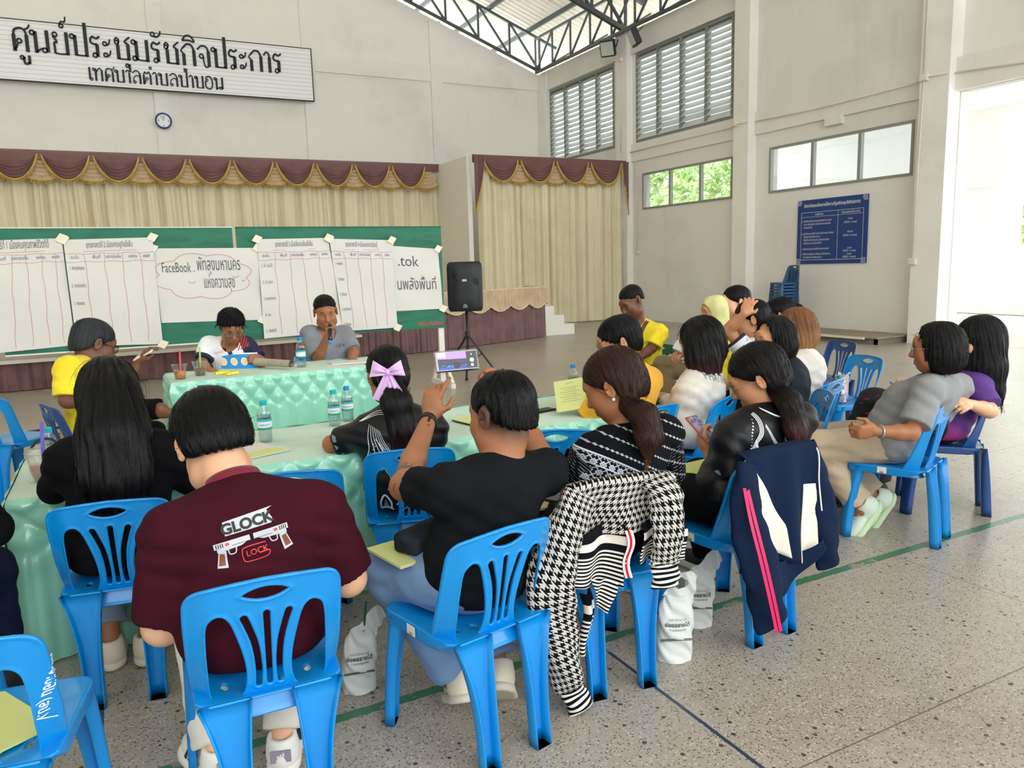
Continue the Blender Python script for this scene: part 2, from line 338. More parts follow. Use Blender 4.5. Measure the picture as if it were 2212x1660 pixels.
for lab, p, s in (('cream junction box on the pillar beside the opening', (13.05, 9.17, 4.7), .07), ('cream junction box on the middle pillar', (13.12, 13.9, 4.71), .06), ('socket box low on the pillar beside the opening', (13.05, 9.22, 1.5), .07), ('small junction box on the pillar under the floodlights', (13.17, 18.45, 7.2), .06), ('switch box on the wall right of the side curtain', (13.36, 17.95, 1.9), .06)):
    b = MB().box((-.03, -s, -s*.75), (.03, s, s*.75), bev=.008).build('junction_box', M_pvc, loc=(p[0]*K, p[1]*K, p[2]*K)); tag(b, lab, 'electrical box')
    MB().box((-.034, -s*.7, -s*.5), (-.029, s*.7, s*.5)).build('cover', M_pvc, b)
# roof sheets on steel trusses
zroof = lambda x_: (8.98+.364*(13.4-HX)-.364*abs(x_-HX))
rm = Mat('roof_sheet', (206, 200, 182), .6); x, y, z = rm.xyz(rm.coords()); st = rm.noise(rm.vec(x*.35, y*2.2, z), scale=2.2, detail=5)
rm.mix(st.sm(.5, .72), (176, 164, 138), .8); ru = rm.noise(rm.vec(x*.8, y*2.5, z), scale=1.1, detail=5); rm.mix(ru.sm(.66, .72), (150, 84, 50), .8)
tr = rm.t.nodes.new('ShaderNodeBsdfTranslucent'); tr.inputs[0].default_value = srgb(250, 244, 226); ms = rm.t.nodes.new('ShaderNodeMixShader'); ms.inputs[0].default_value = .08
rm.t.links.new(rm.p.outputs[0], ms.inputs[1]); rm.t.links.new(tr.outputs[0], ms.inputs[2]); rm.t.links.new(ms.outputs[0], rm.t.nodes['Material Output'].inputs[0])
ys = []; hs = []; t = -11.0
while t < 26: ys += [t, t+.10, t+.13, t+.19, t+.22]; hs += [0, 0, .045, .045, 0]; t += .22
ys = np.array(ys); hs = np.array(hs); xs = np.array([-15.0, HX, 17.2]); V = np.array([[a*K, b, zroof(a)*K+.1+c] for a in xs for b, c in zip(ys, hs)]); n = len(ys)
F = np.array([(i*n+j, (i+1)*n+j, (i+1)*n+j+1, i*n+j+1) for i in range(2) for j in range(n-1)])
struct('ceiling', new_mesh('ceiling', V, F, False), rm.m, 'corrugated metal roof sheets over the hall')
M_steel = Mat('truss_steel', (74, 80, 82), .5, metal=.35); M_steel.mix(M_steel.noise(scale=4, detail=4).sm(.55, .75), (112, 84, 62), .7); M_steel = M_steel.m
mb = MB()
for k in range(-9, 12):
    xx = 13.0-k*1.35 if False else 12.9-1.42*(k+9)
    if xx > -9: mb.bar((xx*K, -9, zroof(xx)*K+.03), (xx*K, 25.3, zroof(xx)*K+.03), .06, .13)
struct('trim_6', mb, M_steel, 'steel roof purlins')
def slope_truss(Y, w, ch):
    mb = MB(); xs = [13.25-1.1*i for i in range(11)]; lo = lambda a: zr(a)*K+.02; hi = lambda a: zroof(a)*K-.07
    mb.bar((xs[0]*K, Y, lo(xs[0])), (xs[-1]*K, Y, lo(xs[-1])), ch); mb.bar((13.9*K, Y, hi(13.9)), (xs[-1]*K, Y, hi(xs[-1])), ch)
    for i, a in enumerate(xs):
        mb.bar((a*K, Y, lo(a)), (a*K, Y, hi(a)), w)
        if i: mb.bar((xs[i-1]*K, Y, lo(xs[i-1])), (a*K, Y, hi(a)), w)
    return mb
struct('trim_7', slope_truss(23.1*K, .055, .07), M_steel, 'sloping steel truss along the gable wall')
struct('trim_8', slope_truss(18.3*K, .06, .11), M_steel, 'sloping steel truss above the floodlights')
struct('trim_9', slope_truss(13.6*K, .06, .11), M_steel, 'sloping steel truss nearer the camera')
mb = MB(); Xe = 13.05*K; zb, zt = 7.86*K, 8.9*K; yy = [23.0-1.08*i for i in range(18)]
mb.bar((Xe, yy[0]*K, zb), (Xe, yy[-1]*K, zb), .07); mb.bar((Xe, yy[0]*K, zt), (Xe, yy[-1]*K, zt), .06)
for i, a in enumerate(yy):
    mb.bar((Xe, a*K, zb), (Xe, a*K, zt), .045)
    if i: mb.bar((Xe, yy[i-1]*K, zb), (Xe, a*K, zt), .045)
for i in range(0, 18, 2): mb.bar((Xe, yy[i]*K, zb), (14.4*K, yy[i]*K, zroof(14.4)*K), .05)
struct('trim_10', mb, M_steel, 'steel truss along the eaves of the right wall')
# portico outside the opening
M_port = Mat('portico_white', (244, 243, 240), .8); M_port.mix(M_port.noise(scale=1.2, detail=5).sm(.55, .8), (214, 212, 206), .5); M_port = M_port.m
mb = MB()
for y0 in (12.6, 6.2): mb.box((21.3*K, y0*K, 0), (22.4*K, (y0+1.3)*K, 5.2*K)); mb.box((21.2*K, (y0-.1)*K, 3.35*K), (22.5*K, (y0+1.4)*K, 3.6*K)); mb.box((21.2*K, (y0-.1)*K, .95*K), (22.5*K, (y0+1.4)*K, 1.15*K))
mb.box((20.6*K, -8, 0), (24*K, 20, .32)); mb.box((21.3*K, -8, 5.2*K), (22.4*K, 20, 6*K)); mb.box((21.6*K, 13.9*K, .3), (22.2*K, 20, 5.2*K))
struct('trim_11', mb, M_port, 'white portico columns and kerb outside')
mb = MB()
for k in range(40): mb.box((13.7*K+k*.2, -8, 5.42*K), (13.7*K+k*.2+.19, 20, 5.46*K))
struct('ceiling', mb, M_port, 'white boarded ceiling of the portico')
tl = MB().box((17.3*K, 8.4*K, 5.3*K), (18.0*K, 11.4*K, 5.41*K)).build('ceiling_light', flat('lamp_housing', (225, 224, 216), .5)); tag(tl, 'long fluorescent fitting under the portico ceiling', 'light fixture')
mb = MB(); [mb.box((17.35*K, (8.5+.3*k)*K, 5.27*K), (17.95*K, (8.68+.3*k)*K, 5.31*K)) for k in range(9)]; mb.build('louvre', M_alu, tl)
# trees and car seen through the openings
M_leaf = Mat('leaf_green_paled', (196, 214, 160), .7); M_leaf.mix(M_leaf.noise(scale=1.5).sm(.4, .65), (160, 192, 120)); M_leaf = M_leaf.m; M_bark = flat('bark', (96, 78, 60), .9)  # leaf colours paled to imitate haze and overexposed daylight
def tree(x, y, h, r, label, n=2600):
    t = thing('tree', label, 'tree', (x, y, 0), 0, 'trees outside the hall'); MB().tube([(0, 0, 0), (.1, 0, h*.5), (0, .1, h*.8)], [.16, .12, .05], 8).build('trunk', M_bark, t)
    c = rng.normal(0, 1, (n, 3)); c /= np.linalg.norm(c, axis=1)[:, None]; c *= (rng.uniform(.2, 1, n)**.4)[:, None]*r; c[:, 2] = c[:, 2]*.9+h*.72
    a = rng.normal(0, 1, (n, 3)); b = rng.normal(0, 1, (n, 3)); s = .10*r/2
    V = np.stack([c-a*s, c+b*s*.7, c+a*s, c-b*s*.7], 1).reshape(-1, 3); o = add('foliage', new_mesh('foliage', V, np.arange(4*n).reshape(n, 4), False), M_leaf, t); return t
for i, (x, y, h, r) in enumerate(((34, 18.5, 5.2, 2.6), (39, 13.5, 6, 3), (27, 30, 6.5, 2.4), (30, 37, 7.5, 3), (24, 25.5, 6.0, 1.8))):
    tree(x, y, h, r, ['bright green tree beyond the portico column', 'bright green tree farther right past the portico', 'tree seen through the high window nearer the stage', 'tall tree behind the high window nearer the stage', 'thin tree at the right pane of the far high window'][i])
M_carw = flat('car_paint_white', (236, 238, 240), .25); M_tyre = flat('tyre_rubber', (38, 38, 40), .8); M_rim = flat('wheel_rim', (190, 192, 196), .3, metal=.7)
car = thing('car', 'white car parked beyond the portico, front wheel showing', 'car', (*at(2222, 592, 34)[:2], .35), -1.1)
prof = [(-2.1, .35), (-2.1, .8), (-1.7, .95), (-.9, 1.45), (.6, 1.48), (1.2, 1.0), (2.0, .85), (2.15, .6), (2.1, .35)]
n = len(prof); MB().put([(a, s*.85, b) for s in (-1, 1) for a, b in prof], [tuple(range(n-1, -1, -1)), tuple(range(n, 2*n))]+[(i, (i+1) % n, n+(i+1) % n, n+i) for i in range(n)]).build('body', M_carw, car)
for sx in (-1.35, 1.35):
    for sy in (-1, 1):
        w = MB().lathe([(.12, -.1), (.3, -.1), (.33, -.06), (.33, .06), (.3, .1), (.12, .1)], n=24).xf(Matrix.Translation((sx, sy*.8, .33))@Matrix.Rotation(math.pi/2, 4, 'X')).build('wheel', M_tyre, car)
        MB().lathe([(.02, -.105), (.21, -.105), (.21, .105), (.02, .105)], n=20).xf(Matrix.Translation((sx, sy*.8, .33))@Matrix.Rotation(math.pi/2, 4, 'X')).build('rim', M_rim, w)
# ---------------------------------------------------------------- stage
M_deck = flat('stage_deck', (176, 168, 152), .8); front = [(-4, 13.4), (.6, 13.5), (4, 13.85), (6.5, 14.45), (8.78, 15.3)]
mb = MB(); P = [(a*K, b*K) for a, b in front]+[(8.78*K, 22.9*K), (-4*K, 22.9*K)]; n = len(P); P = [(a, b+.05) for a, b in P]
mb.put([(a, b, 0) for a, b in P]+[(a, b, .62) for a, b in P], [tuple(range(n, 2*n)), tuple(range(n-1, -1, -1))]+[(i, (i+1) % n, n+(i+1) % n, n+i) for i in range(n)])
tag(mb.build('stage', M_deck), 'low stage platform behind the green boards', 'stage', None, 'structure')
def along(front, s):       # point, outward normal at fraction s of a polyline
    P = smooth_pts(front, 12); L = np.r_[0, np.cumsum(np.linalg.norm(np.diff(P, axis=0), axis=1))]; q = np.asarray(s)*L[-1]
    x = np.interp(q, L, P[:, 0]); y = np.interp(q, L, P[:, 1]); e = L[-1]*1e-3; x2 = np.interp(q+e, L, P[:, 0]); y2 = np.interp(q+e, L, P[:, 1])
    x1 = np.interp(q-e, L, P[:, 0]); y1 = np.interp(q-e, L, P[:, 1]); tx, ty = x2-x1, y2-y1; m = np.hypot(tx, ty)+1e-9; return x, y, ty/m, -tx/m, L[-1]
def folds(u, L, per, seed, sharp=.6):    # irregular fold profile 0..1
    r = np.random.default_rng(seed); n = int(L/per)+3; w = r.uniform(.6, 1.4, n); c = np.r_[0, np.cumsum(w)]; c = c/c[-1]; ph = np.interp(u, c, np.arange(n+1))
    a = np.interp(u, c, r.uniform(.55, 1, n+1)); return (np.abs(np.sin(math.pi*ph))**sharp)*a+.15*np.sin(2*math.pi*ph*2.3+seed)
M_mauve = Mat('mauve_velvet', (116, 80, 80), .6, sheen=.5); M_mauve.mix(M_mauve.noise(scale=5).sm(.4, .7), (96, 64, 66)); M_mauve = M_mauve.m
M_beige = cloth('beige_satin', (206, 180, 146), .5, amt=.2); M_gold = cloth('gold_braid', (206, 168, 84), .5, amt=.4, sheen=0); M_trim = cloth('beige_trim', (226, 206, 172), .6)
def skirt_fn(front, z0, z1, per, amp, seed, off=0):
    L = along(front, 0)[4]
    def fn(u, v):
        x, y, nx, ny, _ = along(front, u); f = folds(u, L, per, seed); d = off+amp*f*(.6+.4*(1-v)); return x*K+nx*d, y*K+ny*d, z0+(z1-z0)*v
    return fn, L
for fr, lab, z1, sd in ((front[:3], 'mauve pleated stage skirt behind the first board', .40, 1), (front[2:], 'mauve pleated stage skirt behind the loudspeaker', .70, 2)):
    fn, L = skirt_fn(fr, .01, z1, .2, .06, sd); o = MB().grid(fn, int(L/.014), 5).build('stage_skirt', M_mauve, smooth=True); tag(o, lab, 'stage skirt')
lf = front[:3]; mb = MB(); P = [along(lf, s) for s in np.linspace(0, 1, 20)]
V = []; 
for p in P: V += [(p[0]*K+p[2]*.09, p[1]*K+p[3]*.09, .38), (p[0]*K+p[2]*.09, p[1]*K+p[3]*.09, .42), (p[0]*K-p[2]*.05, p[1]*K-p[3]*.05, .42), (p[0]*K-p[2]*.05, p[1]*K-p[3]*.05, .38)]
mb.put(V, [(4*i+a, 4*i+4+a, 4*i+4+(a+1) % 4, 4*i+(a+1) % 4) for i in range(19) for a in range(4)]); tag(mb.build('ledge', M_wing), 'pale ledge along the front of the stage', 'ledge', None, 'structure')
vf = front[2:]; Lv = along(vf, 0)[4]
def vfn(u, v):
    x, y, nx, ny, _ = along(vf, u); f = folds(u, Lv, .11, 9); sc = .10*np.abs(np.sin(math.pi*u*Lv/.62)); z = 1.02-(.30+sc)*v; d = .05+.035*f*(.3+.7*v); return x*K+nx*d, y*K+ny*d, z
o = MB().grid(vfn, 420, 8).build('stage_valance', M_beige, smooth=True); tag(o, 'beige scalloped valance above the mauve stage skirt', 'valance')
u = np.linspace(0, 1, 300); a, b, c = vfn(u, np.ones(300)); MB().tube(np.stack([a, b-.004, c], 1), .016, 6).build('trim', M_trim, o, True)
mb = MB(); P = [along(vf, s) for s in np.linspace(0, 1, 12)]; mb.tube([(p[0]*K, p[1]*K, 1.03) for p in P]+[(8.74*K, 16.2*K, 1.04)], .018, 8)
for p in P[::3]: mb.tube([(p[0]*K, p[1]*K, .6), (p[0]*K, p[1]*K, 1.1)], .014, 6)
mb.tube([(8.74*K, 16.2*K, 0.6), (8.74*K, 16.2*K, 1.06)], .014, 6); tag(mb.build('stage_rail', M_trim), 'cream pipe rail along the right end of the stage', 'rail')
mb = MB()
for k, z in enumerate((.62, .42, .22)): mb.box((8.8*K+.25*k, 15.4*K, 0), (8.8*K+.25*(k+1), 17.2*K, z))
tag(mb.build('stage_steps', flat('white_steps', (232, 229, 220), .7)), 'white three-step stairs at the right end of the stage', 'stairs')
# curtains with swagged pelmets
cm = Mat('cream_curtain', (222, 213, 182), .75, sheen=.2); cm.mix(cm.noise(scale=1.3, detail=4).sm(.45, .75), (212, 200, 166), .8); cm.bump(cm.noise(scale=300), .05, .002); M_cur = cm.m
def curtain(name, lab, x0, x1, Y, z0, z1, per, amp, seed):
    L = x1-x0
    def fn(u, v):
        f = folds(u, L, per, seed, .6); g = folds(u, L, per*.45, seed+5, 1); w = .01*np.sin(9*v+u*40); return x0+L*u+w, Y-amp*f-.025*g+w, z0+(z1-z0)*v
    return tag(MB().grid(fn, int(L/.011), 7).build(name, M_cur, smooth=True), lab, 'curtain')
curtain('stage_curtain', 'long cream stage curtain behind the green boards', -3*K, 8.36*K, 20.55*K, .62, 4.35*K, .42, .19, 3)
curtain('side_curtain', 'cream floor-length curtain right of the loudspeaker', 8.62*K, 13.12*K, 18.38*K, .02, 4.38*K, .34, .16, 4)
M_sw = Mat('mauve_satin', (112, 72, 70), .45, sheen=.3); M_sw.mix(M_sw.noise(scale=2).sm(.4, .7), (98, 60, 60)); M_sw = M_sw.m
def swag_fn(w, h):
    def fn(u, v):
        c = 1-(2*u-1)**2; s = np.clip(c, 0, 1)**.80; z = -h*(v**.9)*s; b = .09*s*v; fo = np.sin(2*math.pi*(7*v**1.1))*.017*np.clip((v-.28)*4, 0, 1)*np.clip(c*2.5, 0, 1)
        return (u-.5)*w*(1-.06*v*(1-c)), -b-fo, z
    return fn
def fringe(mb, P, t=.075, step=.035):
    mb.tube(P, .016, 6); L = np.r_[0, np.cumsum(np.linalg.norm(np.diff(P, axis=0), axis=1))]
    for q in np.arange(0, L[-1], step):
        p = [np.interp(q, L, P[:, i]) for i in range(3)]; mb.lathe([(.003, -.012), (.009, -.03), (.012, -t)], p, 5)
def swag(w, h, par):
    o = MB().grid(swag_fn(w, h), 26, 44).build('swag', M_sw, par, True); u = np.linspace(.01, .99, 40); P = np.stack(swag_fn(w, h)(u, np.ones(40)), 1)
    mb = MB(); fringe(mb, P+[0, -.01, 0]); mb.build('fringe', M_gold, o, True); return o
def jabot(h, par):
    def fn(u, v): hw = .30*v**.85+.01; c = 1-(2*u-1)**2; return (u-.5)*2*hw, .02-.03*np.sin(2*math.pi*6.5*v)*np.clip(v*3, 0, 1)*c-.03*v, -h*v*(.86+.16*c)
    o = MB().grid(fn, 12, 48).build('tail', M_beige, par, True); u = np.linspace(0, 1, 20); mb = MB(); fringe(mb, np.stack(fn(u, np.ones(20)), 1)); mb.build('fringe', M_gold, o, True); return o
def dupe(o, par, loc):
    c = o.copy(); COL.objects.link(c); c.parent = par; c.location = loc
    for g in o.children: d = g.copy(); COL.objects.link(d); d.parent = c
    return c
pel = thing('curtain_pelmet', 'mauve swagged pelmet with gold fringe over the stage curtain', 'pelmet', (0, 20.2*K, 4.42*K)); pitch = 1.005*K
MB().box((-3*K, -.03, -.16), (8.36*K, .02, 0.02)).build('heading', M_sw, pel); s0 = swag(pitch*1.0, .55, pel); s0.location = (-3.13*K+pitch*.5, -.03, -.02); j0 = jabot(.545, pel); j0.location = (-3.13*K+pitch, -.02, -.02)
for k in range(1, 11): dupe(s0, pel, (-3.13*K+pitch*(k+.5), -.03, -.02)); dupe(j0, pel, (-3.13*K+pitch*(k+1), -.02, -.02))
pel = thing('curtain_pelmet', 'mauve swagged pelmet with gold fringe over the side curtain', 'pelmet', (0, 18.2*K, 4.42*K))
MB().box((8.42*K, -.03, -.16), (13.15*K, .02, .02)).build('heading', M_sw, pel); sx = [8.69, 9.62, 10.84, 12.04, 13.0]; sx = np.linspace(8.66, 13.0, 5)*K; pw = sx[1]-sx[0]
s0 = None
for k in range(4):
    l = ((sx[k]+sx[k+1])/2, -.03, -.02)
    if s0 is None: s0 = swag(pw*1.0, .56, pel); s0.location = l
    else: dupe(s0, pel, l)
j0 = None
for k in (1, 2, 3):
    if j0 is None: j0 = jabot(.55, pel); j0.location = (sx[k], -.02, -.02)
    else: dupe(j0, pel, (sx[k], -.02, -.02))
def tailfn(s, w):
    def fn(u, v): f = folds(u, .4, .07, 3); return s*(u*w*(.35+.65*(1-v*.55))), -.06-.05*f, -1.25*v*(1-.55*u)-.02
    return fn
for xx, s, w in ((8.42*K, 1, .28), (13.16*K, -1, .2)):
    o = MB().grid(tailfn(s, w), 40, 30).build('tail', M_sw, pel, True, loc=(xx, -.03, 0)); u = np.linspace(0, 1, 24); mb = MB(); P = np.stack(tailfn(s, w)(np.r_[u, np.ones(20)], np.r_[np.ones(24), np.linspace(1, .05, 20)]), 1); fringe(mb, P+[0, -.01, 0]); mb.build('fringe', M_gold, o, True)
struct('wall_wing', MB().box((8.3*K, 18.3*K, 0), (8.42*K, 23.2*K, 4.42*K)), M_wing, 'pale wing panel between stage and side curtain')
# ================================================================ SMOOTH SOLIDS: distance fields -> quad meshes
def smin(a, b, k): h = np.maximum(k-np.abs(a-b), 0)/k; return np.minimum(a, b)-h*h*k*.25
def cap_d(P, a, b, r1, r2):
    d = b-a; t = np.clip(((P-a)@d)/max(d@d, 1e-9), 0, 1); q = P-a-t[:, None]*d; return np.sqrt(np.einsum('ij,ij->i', q, q))-(r1+(r2-r1)*t)
def ell_d(P, c, A, r):       # A rows = local axes
    q = (P-c)@A.T; k0 = np.linalg.norm(q/r, axis=1); k1 = np.linalg.norm(q/(r*r), axis=1)+1e-9; return k0*(k0-1)/k1
def box_d(P, c, A, h, r):
    q = np.abs((P-c)@A.T)-(h-r); return np.linalg.norm(np.maximum(q, 0), axis=1)+np.minimum(q.max(1), 0)-r
I3 = np.eye(3); arr = lambda *v: np.array(v, float)
class Solid:
    def __init__(s): s.ops = []; s.disp = []; s.cuts = []
    def cap(s, a, b, r1, r2=None, k=.03, op='u'):
        a = np.asarray(a, float); b = np.asarray(b, float); r2 = r1 if r2 is None else r2
        s.ops.append((op, k, (a+b)/2, np.linalg.norm(a-b)/2+max(r1, r2), lambda P: cap_d(P, a, b, r1, r2))); return s
    def chain(s, pts, rs, k=.03):
        for i in range(len(pts)-1): s.cap(pts[i], pts[i+1], rs[i], rs[i+1], k)
        return s
    def ell(s, c, r, A=I3, k=.03, op='u'):
        c = np.asarray(c, float); r = np.asarray(r, float)*np.ones(3); A = np.asarray(A, float)
        s.ops.append((op, k, c, r.max(), lambda P: ell_d(P, c, A, r))); return s
    def box(s, c, h, A=I3, r=.01, k=.01, op='u'):
        c = np.asarray(c, float); h = np.asarray(h, float); s.ops.append((op, k, c, np.linalg.norm(h), lambda P: box_d(P, c, A, h, r))); return s
    def fn(s, f, k=.01, op='u', c=None, R=1e9): s.ops.append((op, k, np.zeros(3) if c is None else np.asarray(c, float), R, f)); return s
    def plane(s, p, n, k=.006): p = np.asarray(p, float); n = np.asarray(n, float)/np.linalg.norm(n); return s.fn(lambda P: (P-p)@n, k, 'i')   # keeps the side opposite n
    def bounds(s):
        lo = np.full(3, 1e9); hi = -lo
        for op, k, c, R, f in s.ops:
            if op == 'u' and R < 1e8: lo = np.minimum(lo, c-R); hi = np.maximum(hi, c+R)
        return lo-.03, hi+.03
    def ev(s, P, C, rb):       # P (nb,m,3) samples in blocks with centres C, block radius rb
        nb, m, _ = P.shape; D = np.full((nb, m), .5)
        for op, k, c, R, f in s.ops:
            if R < 1e8 and op != 'i':
                w = np.linalg.norm(C-c, axis=1)-R < rb+k+.05; idx = np.nonzero(w)[0]
                if not len(idx): continue
                d = f(P[idx].reshape(-1, 3)).reshape(len(idx), m); D0 = D[idx]
                D[idx] = smin(D0, d, k) if op == 'u' else -smin(-D0, d, k)
            else:
                d = f(P.reshape(-1, 3)).reshape(nb, m); D = smin(D, d, k) if op == 'u' else (-smin(-D, d, k) if op == 's' else -smin(-D, -d, k))
        for g in s.disp: D = D+g(P.reshape(-1, 3)).reshape(nb, m)
        return D
    def net(s, h, lo=None, hi=None):
        l0, h0 = s.bounds(); lo = l0 if lo is None else np.maximum(l0, lo); hi = h0 if hi is None else np.minimum(h0, hi); B = 6
        N = np.maximum(np.ceil((hi-lo)/(h*B)).astype(int), 1); bi = np.stack(np.meshgrid(*[np.arange(n) for n in N], indexing='ij'), -1).reshape(-1, 3)
        C = lo+(bi+.5)*h*B; rb = h*B*.87
        Dc = np.concatenate([s.ev(C[i:i+20000, None, :], C[i:i+20000], rb)[:, 0] for i in range(0, len(C), 20000)])
        w = np.abs(Dc) < rb*1.35+.012; bi = bi[w]; C = C[w]
        o = np.stack(np.meshgrid(*[np.arange(B+1)]*3, indexing='ij'), -1).reshape(-1, 3)
        vals = []
        for i in range(0, len(bi), 1500): P = lo+((bi[i:i+1500]*B)[:, None, :]+o)*h; vals.append(s.ev(P, C[i:i+1500], rb))
        D = np.concatenate(vals).reshape(-1, B+1, B+1, B+1); S = D < 0
        cs = [(a, b, c) for a in (0, 1) for b in (0, 1) for c in (0, 1)]; sl = lambda A, a, b, c: A[:, a:a+B, b:b+B, c:c+B]
        cnt = sum(sl(S, *c).astype(np.int8) for c in cs); act = (cnt > 0) & (cnt < 8); q = np.argwhere(act)
        if not len(q): return np.zeros((0, 3)), np.zeros((0, 4), int)
        acc = np.zeros((len(q), 3)); num = np.zeros(len(q))
        for a in range(3):
            for b in (0, 1):
                for c in (0, 1):
                    e = np.zeros(3, int); e[(a+1) % 3] = b; e[(a+2) % 3] = c; f = e.copy(); f[a] = 1
                    d0 = D[q[:, 0], q[:, 1]+e[0], q[:, 2]+e[1], q[:, 3]+e[2]]; d1 = D[q[:, 0], q[:, 1]+f[0], q[:, 2]+f[1], q[:, 3]+f[2]]
                    cr = (d0 < 0) != (d1 < 0); t = np.where(cr, d0/np.where(cr, d0-d1, 1), 0); p = np.tile(e.astype(float), (len(q), 1)); p[:, a] = t
                    acc += p*cr[:, None]; num += cr
        gi = bi[q[:, 0]]*B+q[:, 1:]; V = lo+(gi+acc/num[:, None])*h; M = N*B+2; key = lambda g: ((g[:, 0]+1)*M[1]+g[:, 1]+1)*M[2]+g[:, 2]+1
        ks = key(gi); od = np.argsort(ks); kso = ks[od]; Fs = []
        for a in range(3):
            e = [0, 0, 0]; e[a] = 1; S0 = S[:, :B, :B, :B]; S1 = S[:, e[0]:B+e[0], e[1]:B+e[1], e[2]:B+e[2]]; x = np.argwhere(S0 != S1)
            if not len(x): continue
            g = bi[x[:, 0]]*B+x[:, 1:]; b, c = (a+1) % 3, (a+2) % 3; ids = []
            for db, dc in ((0, 0), (-1, 0), (-1, -1), (0, -1)):
                gg = g.copy(); gg[:, b] += db; gg[:, c] += dc; kk = key(gg); j = np.searchsorted(kso, kk); j = np.minimum(j, len(kso)-1); ids.append(np.where(kso[j] == kk, od[j], -1))
            f = np.stack(ids, 1); fl = S0[x[:, 0], x[:, 1], x[:, 2], x[:, 3]]; f[~fl] = f[~fl][:, ::-1]; Fs.append(f[(f >= 0).all(1)])
        return V, np.concatenate(Fs)
def wob(seed, f=9, amp=.004, an=(1, 1, 1)):     # soft cloth ripple field
    r = np.random.default_rng(seed); K_ = r.normal(0, 1, (5, 3))*f*np.array(an); ph = r.uniform(0, 6.28, 5)
    def g(P):
        w = np.sin(P@K_[0]+ph[0]+1.5*np.sin(P@K_[1]*.6+ph[1])); w += .7*np.sin(P@K_[2]*1.4+ph[2]+1.3*np.sin(P@K_[3]*.8+ph[3])); return amp*w*.6
    return g
def join_parts(parts):
    V = []; F = []; n = 0
    for v, f in parts: V.append(v); F.append(f+n); n += len(v)
    return np.concatenate(V), np.concatenate(F)
# ================================================================ CHAIRS
M_blue = {}
def plastic(name, col, rough=.3):
    m = Mat(name, col, rough, spec=.5); m.mix(m.noise(scale=14, detail=4).sm(.55, .85), tuple(int(c*.88) for c in col), .5)
    m.bump(m.noise(scale=500, detail=1), .03, .002); m.p.inputs['Coat Weight'].default_value = .15; return m.m
M_chair = plastic('blue_chair_plastic', (4, 136, 212)); M_navy = plastic('dark_blue_chair_plastic', (22, 66, 128)); M_teal = plastic('faded_dark_blue_plastic', (30, 84, 126), .45); M_green = plastic('dark_green_plastic', (16, 96, 84))
M_label = Mat('paper_sticker', (232, 228, 212), .6); x, y, z = M_label.xyz(M_label.coords('Generated')); M_label.mix(x.gt(.25)*x.lt(.7)*z.lt(.3)*((x*22).fr().lt(.6)), (70, 70, 74)); M_label = M_label.m
def poly_d(P, Q):            # signed distance to a closed 2D polygon
    d = np.full(len(P), 1e9); ins = np.zeros(len(P), bool); n = len(Q)
    for i in range(n):
        a, b = Q[i], Q[(i+1) % n]; e = b-a; w = P-a; t = np.clip((w@e)/(e@e), 0, 1); q = w-t[:, None]*e; d = np.minimum(d, np.einsum('ij,ij->i', q, q))
        c = (a[1] > P[:, 1]) != (b[1] > P[:, 1]); ins ^= c & (P[:, 0] < e[0]*(P[:, 1]-a[1])/(e[1] if e[1] else 1e-9)+a[0])
    return np.sqrt(d)*np.where(ins, -1, 1)
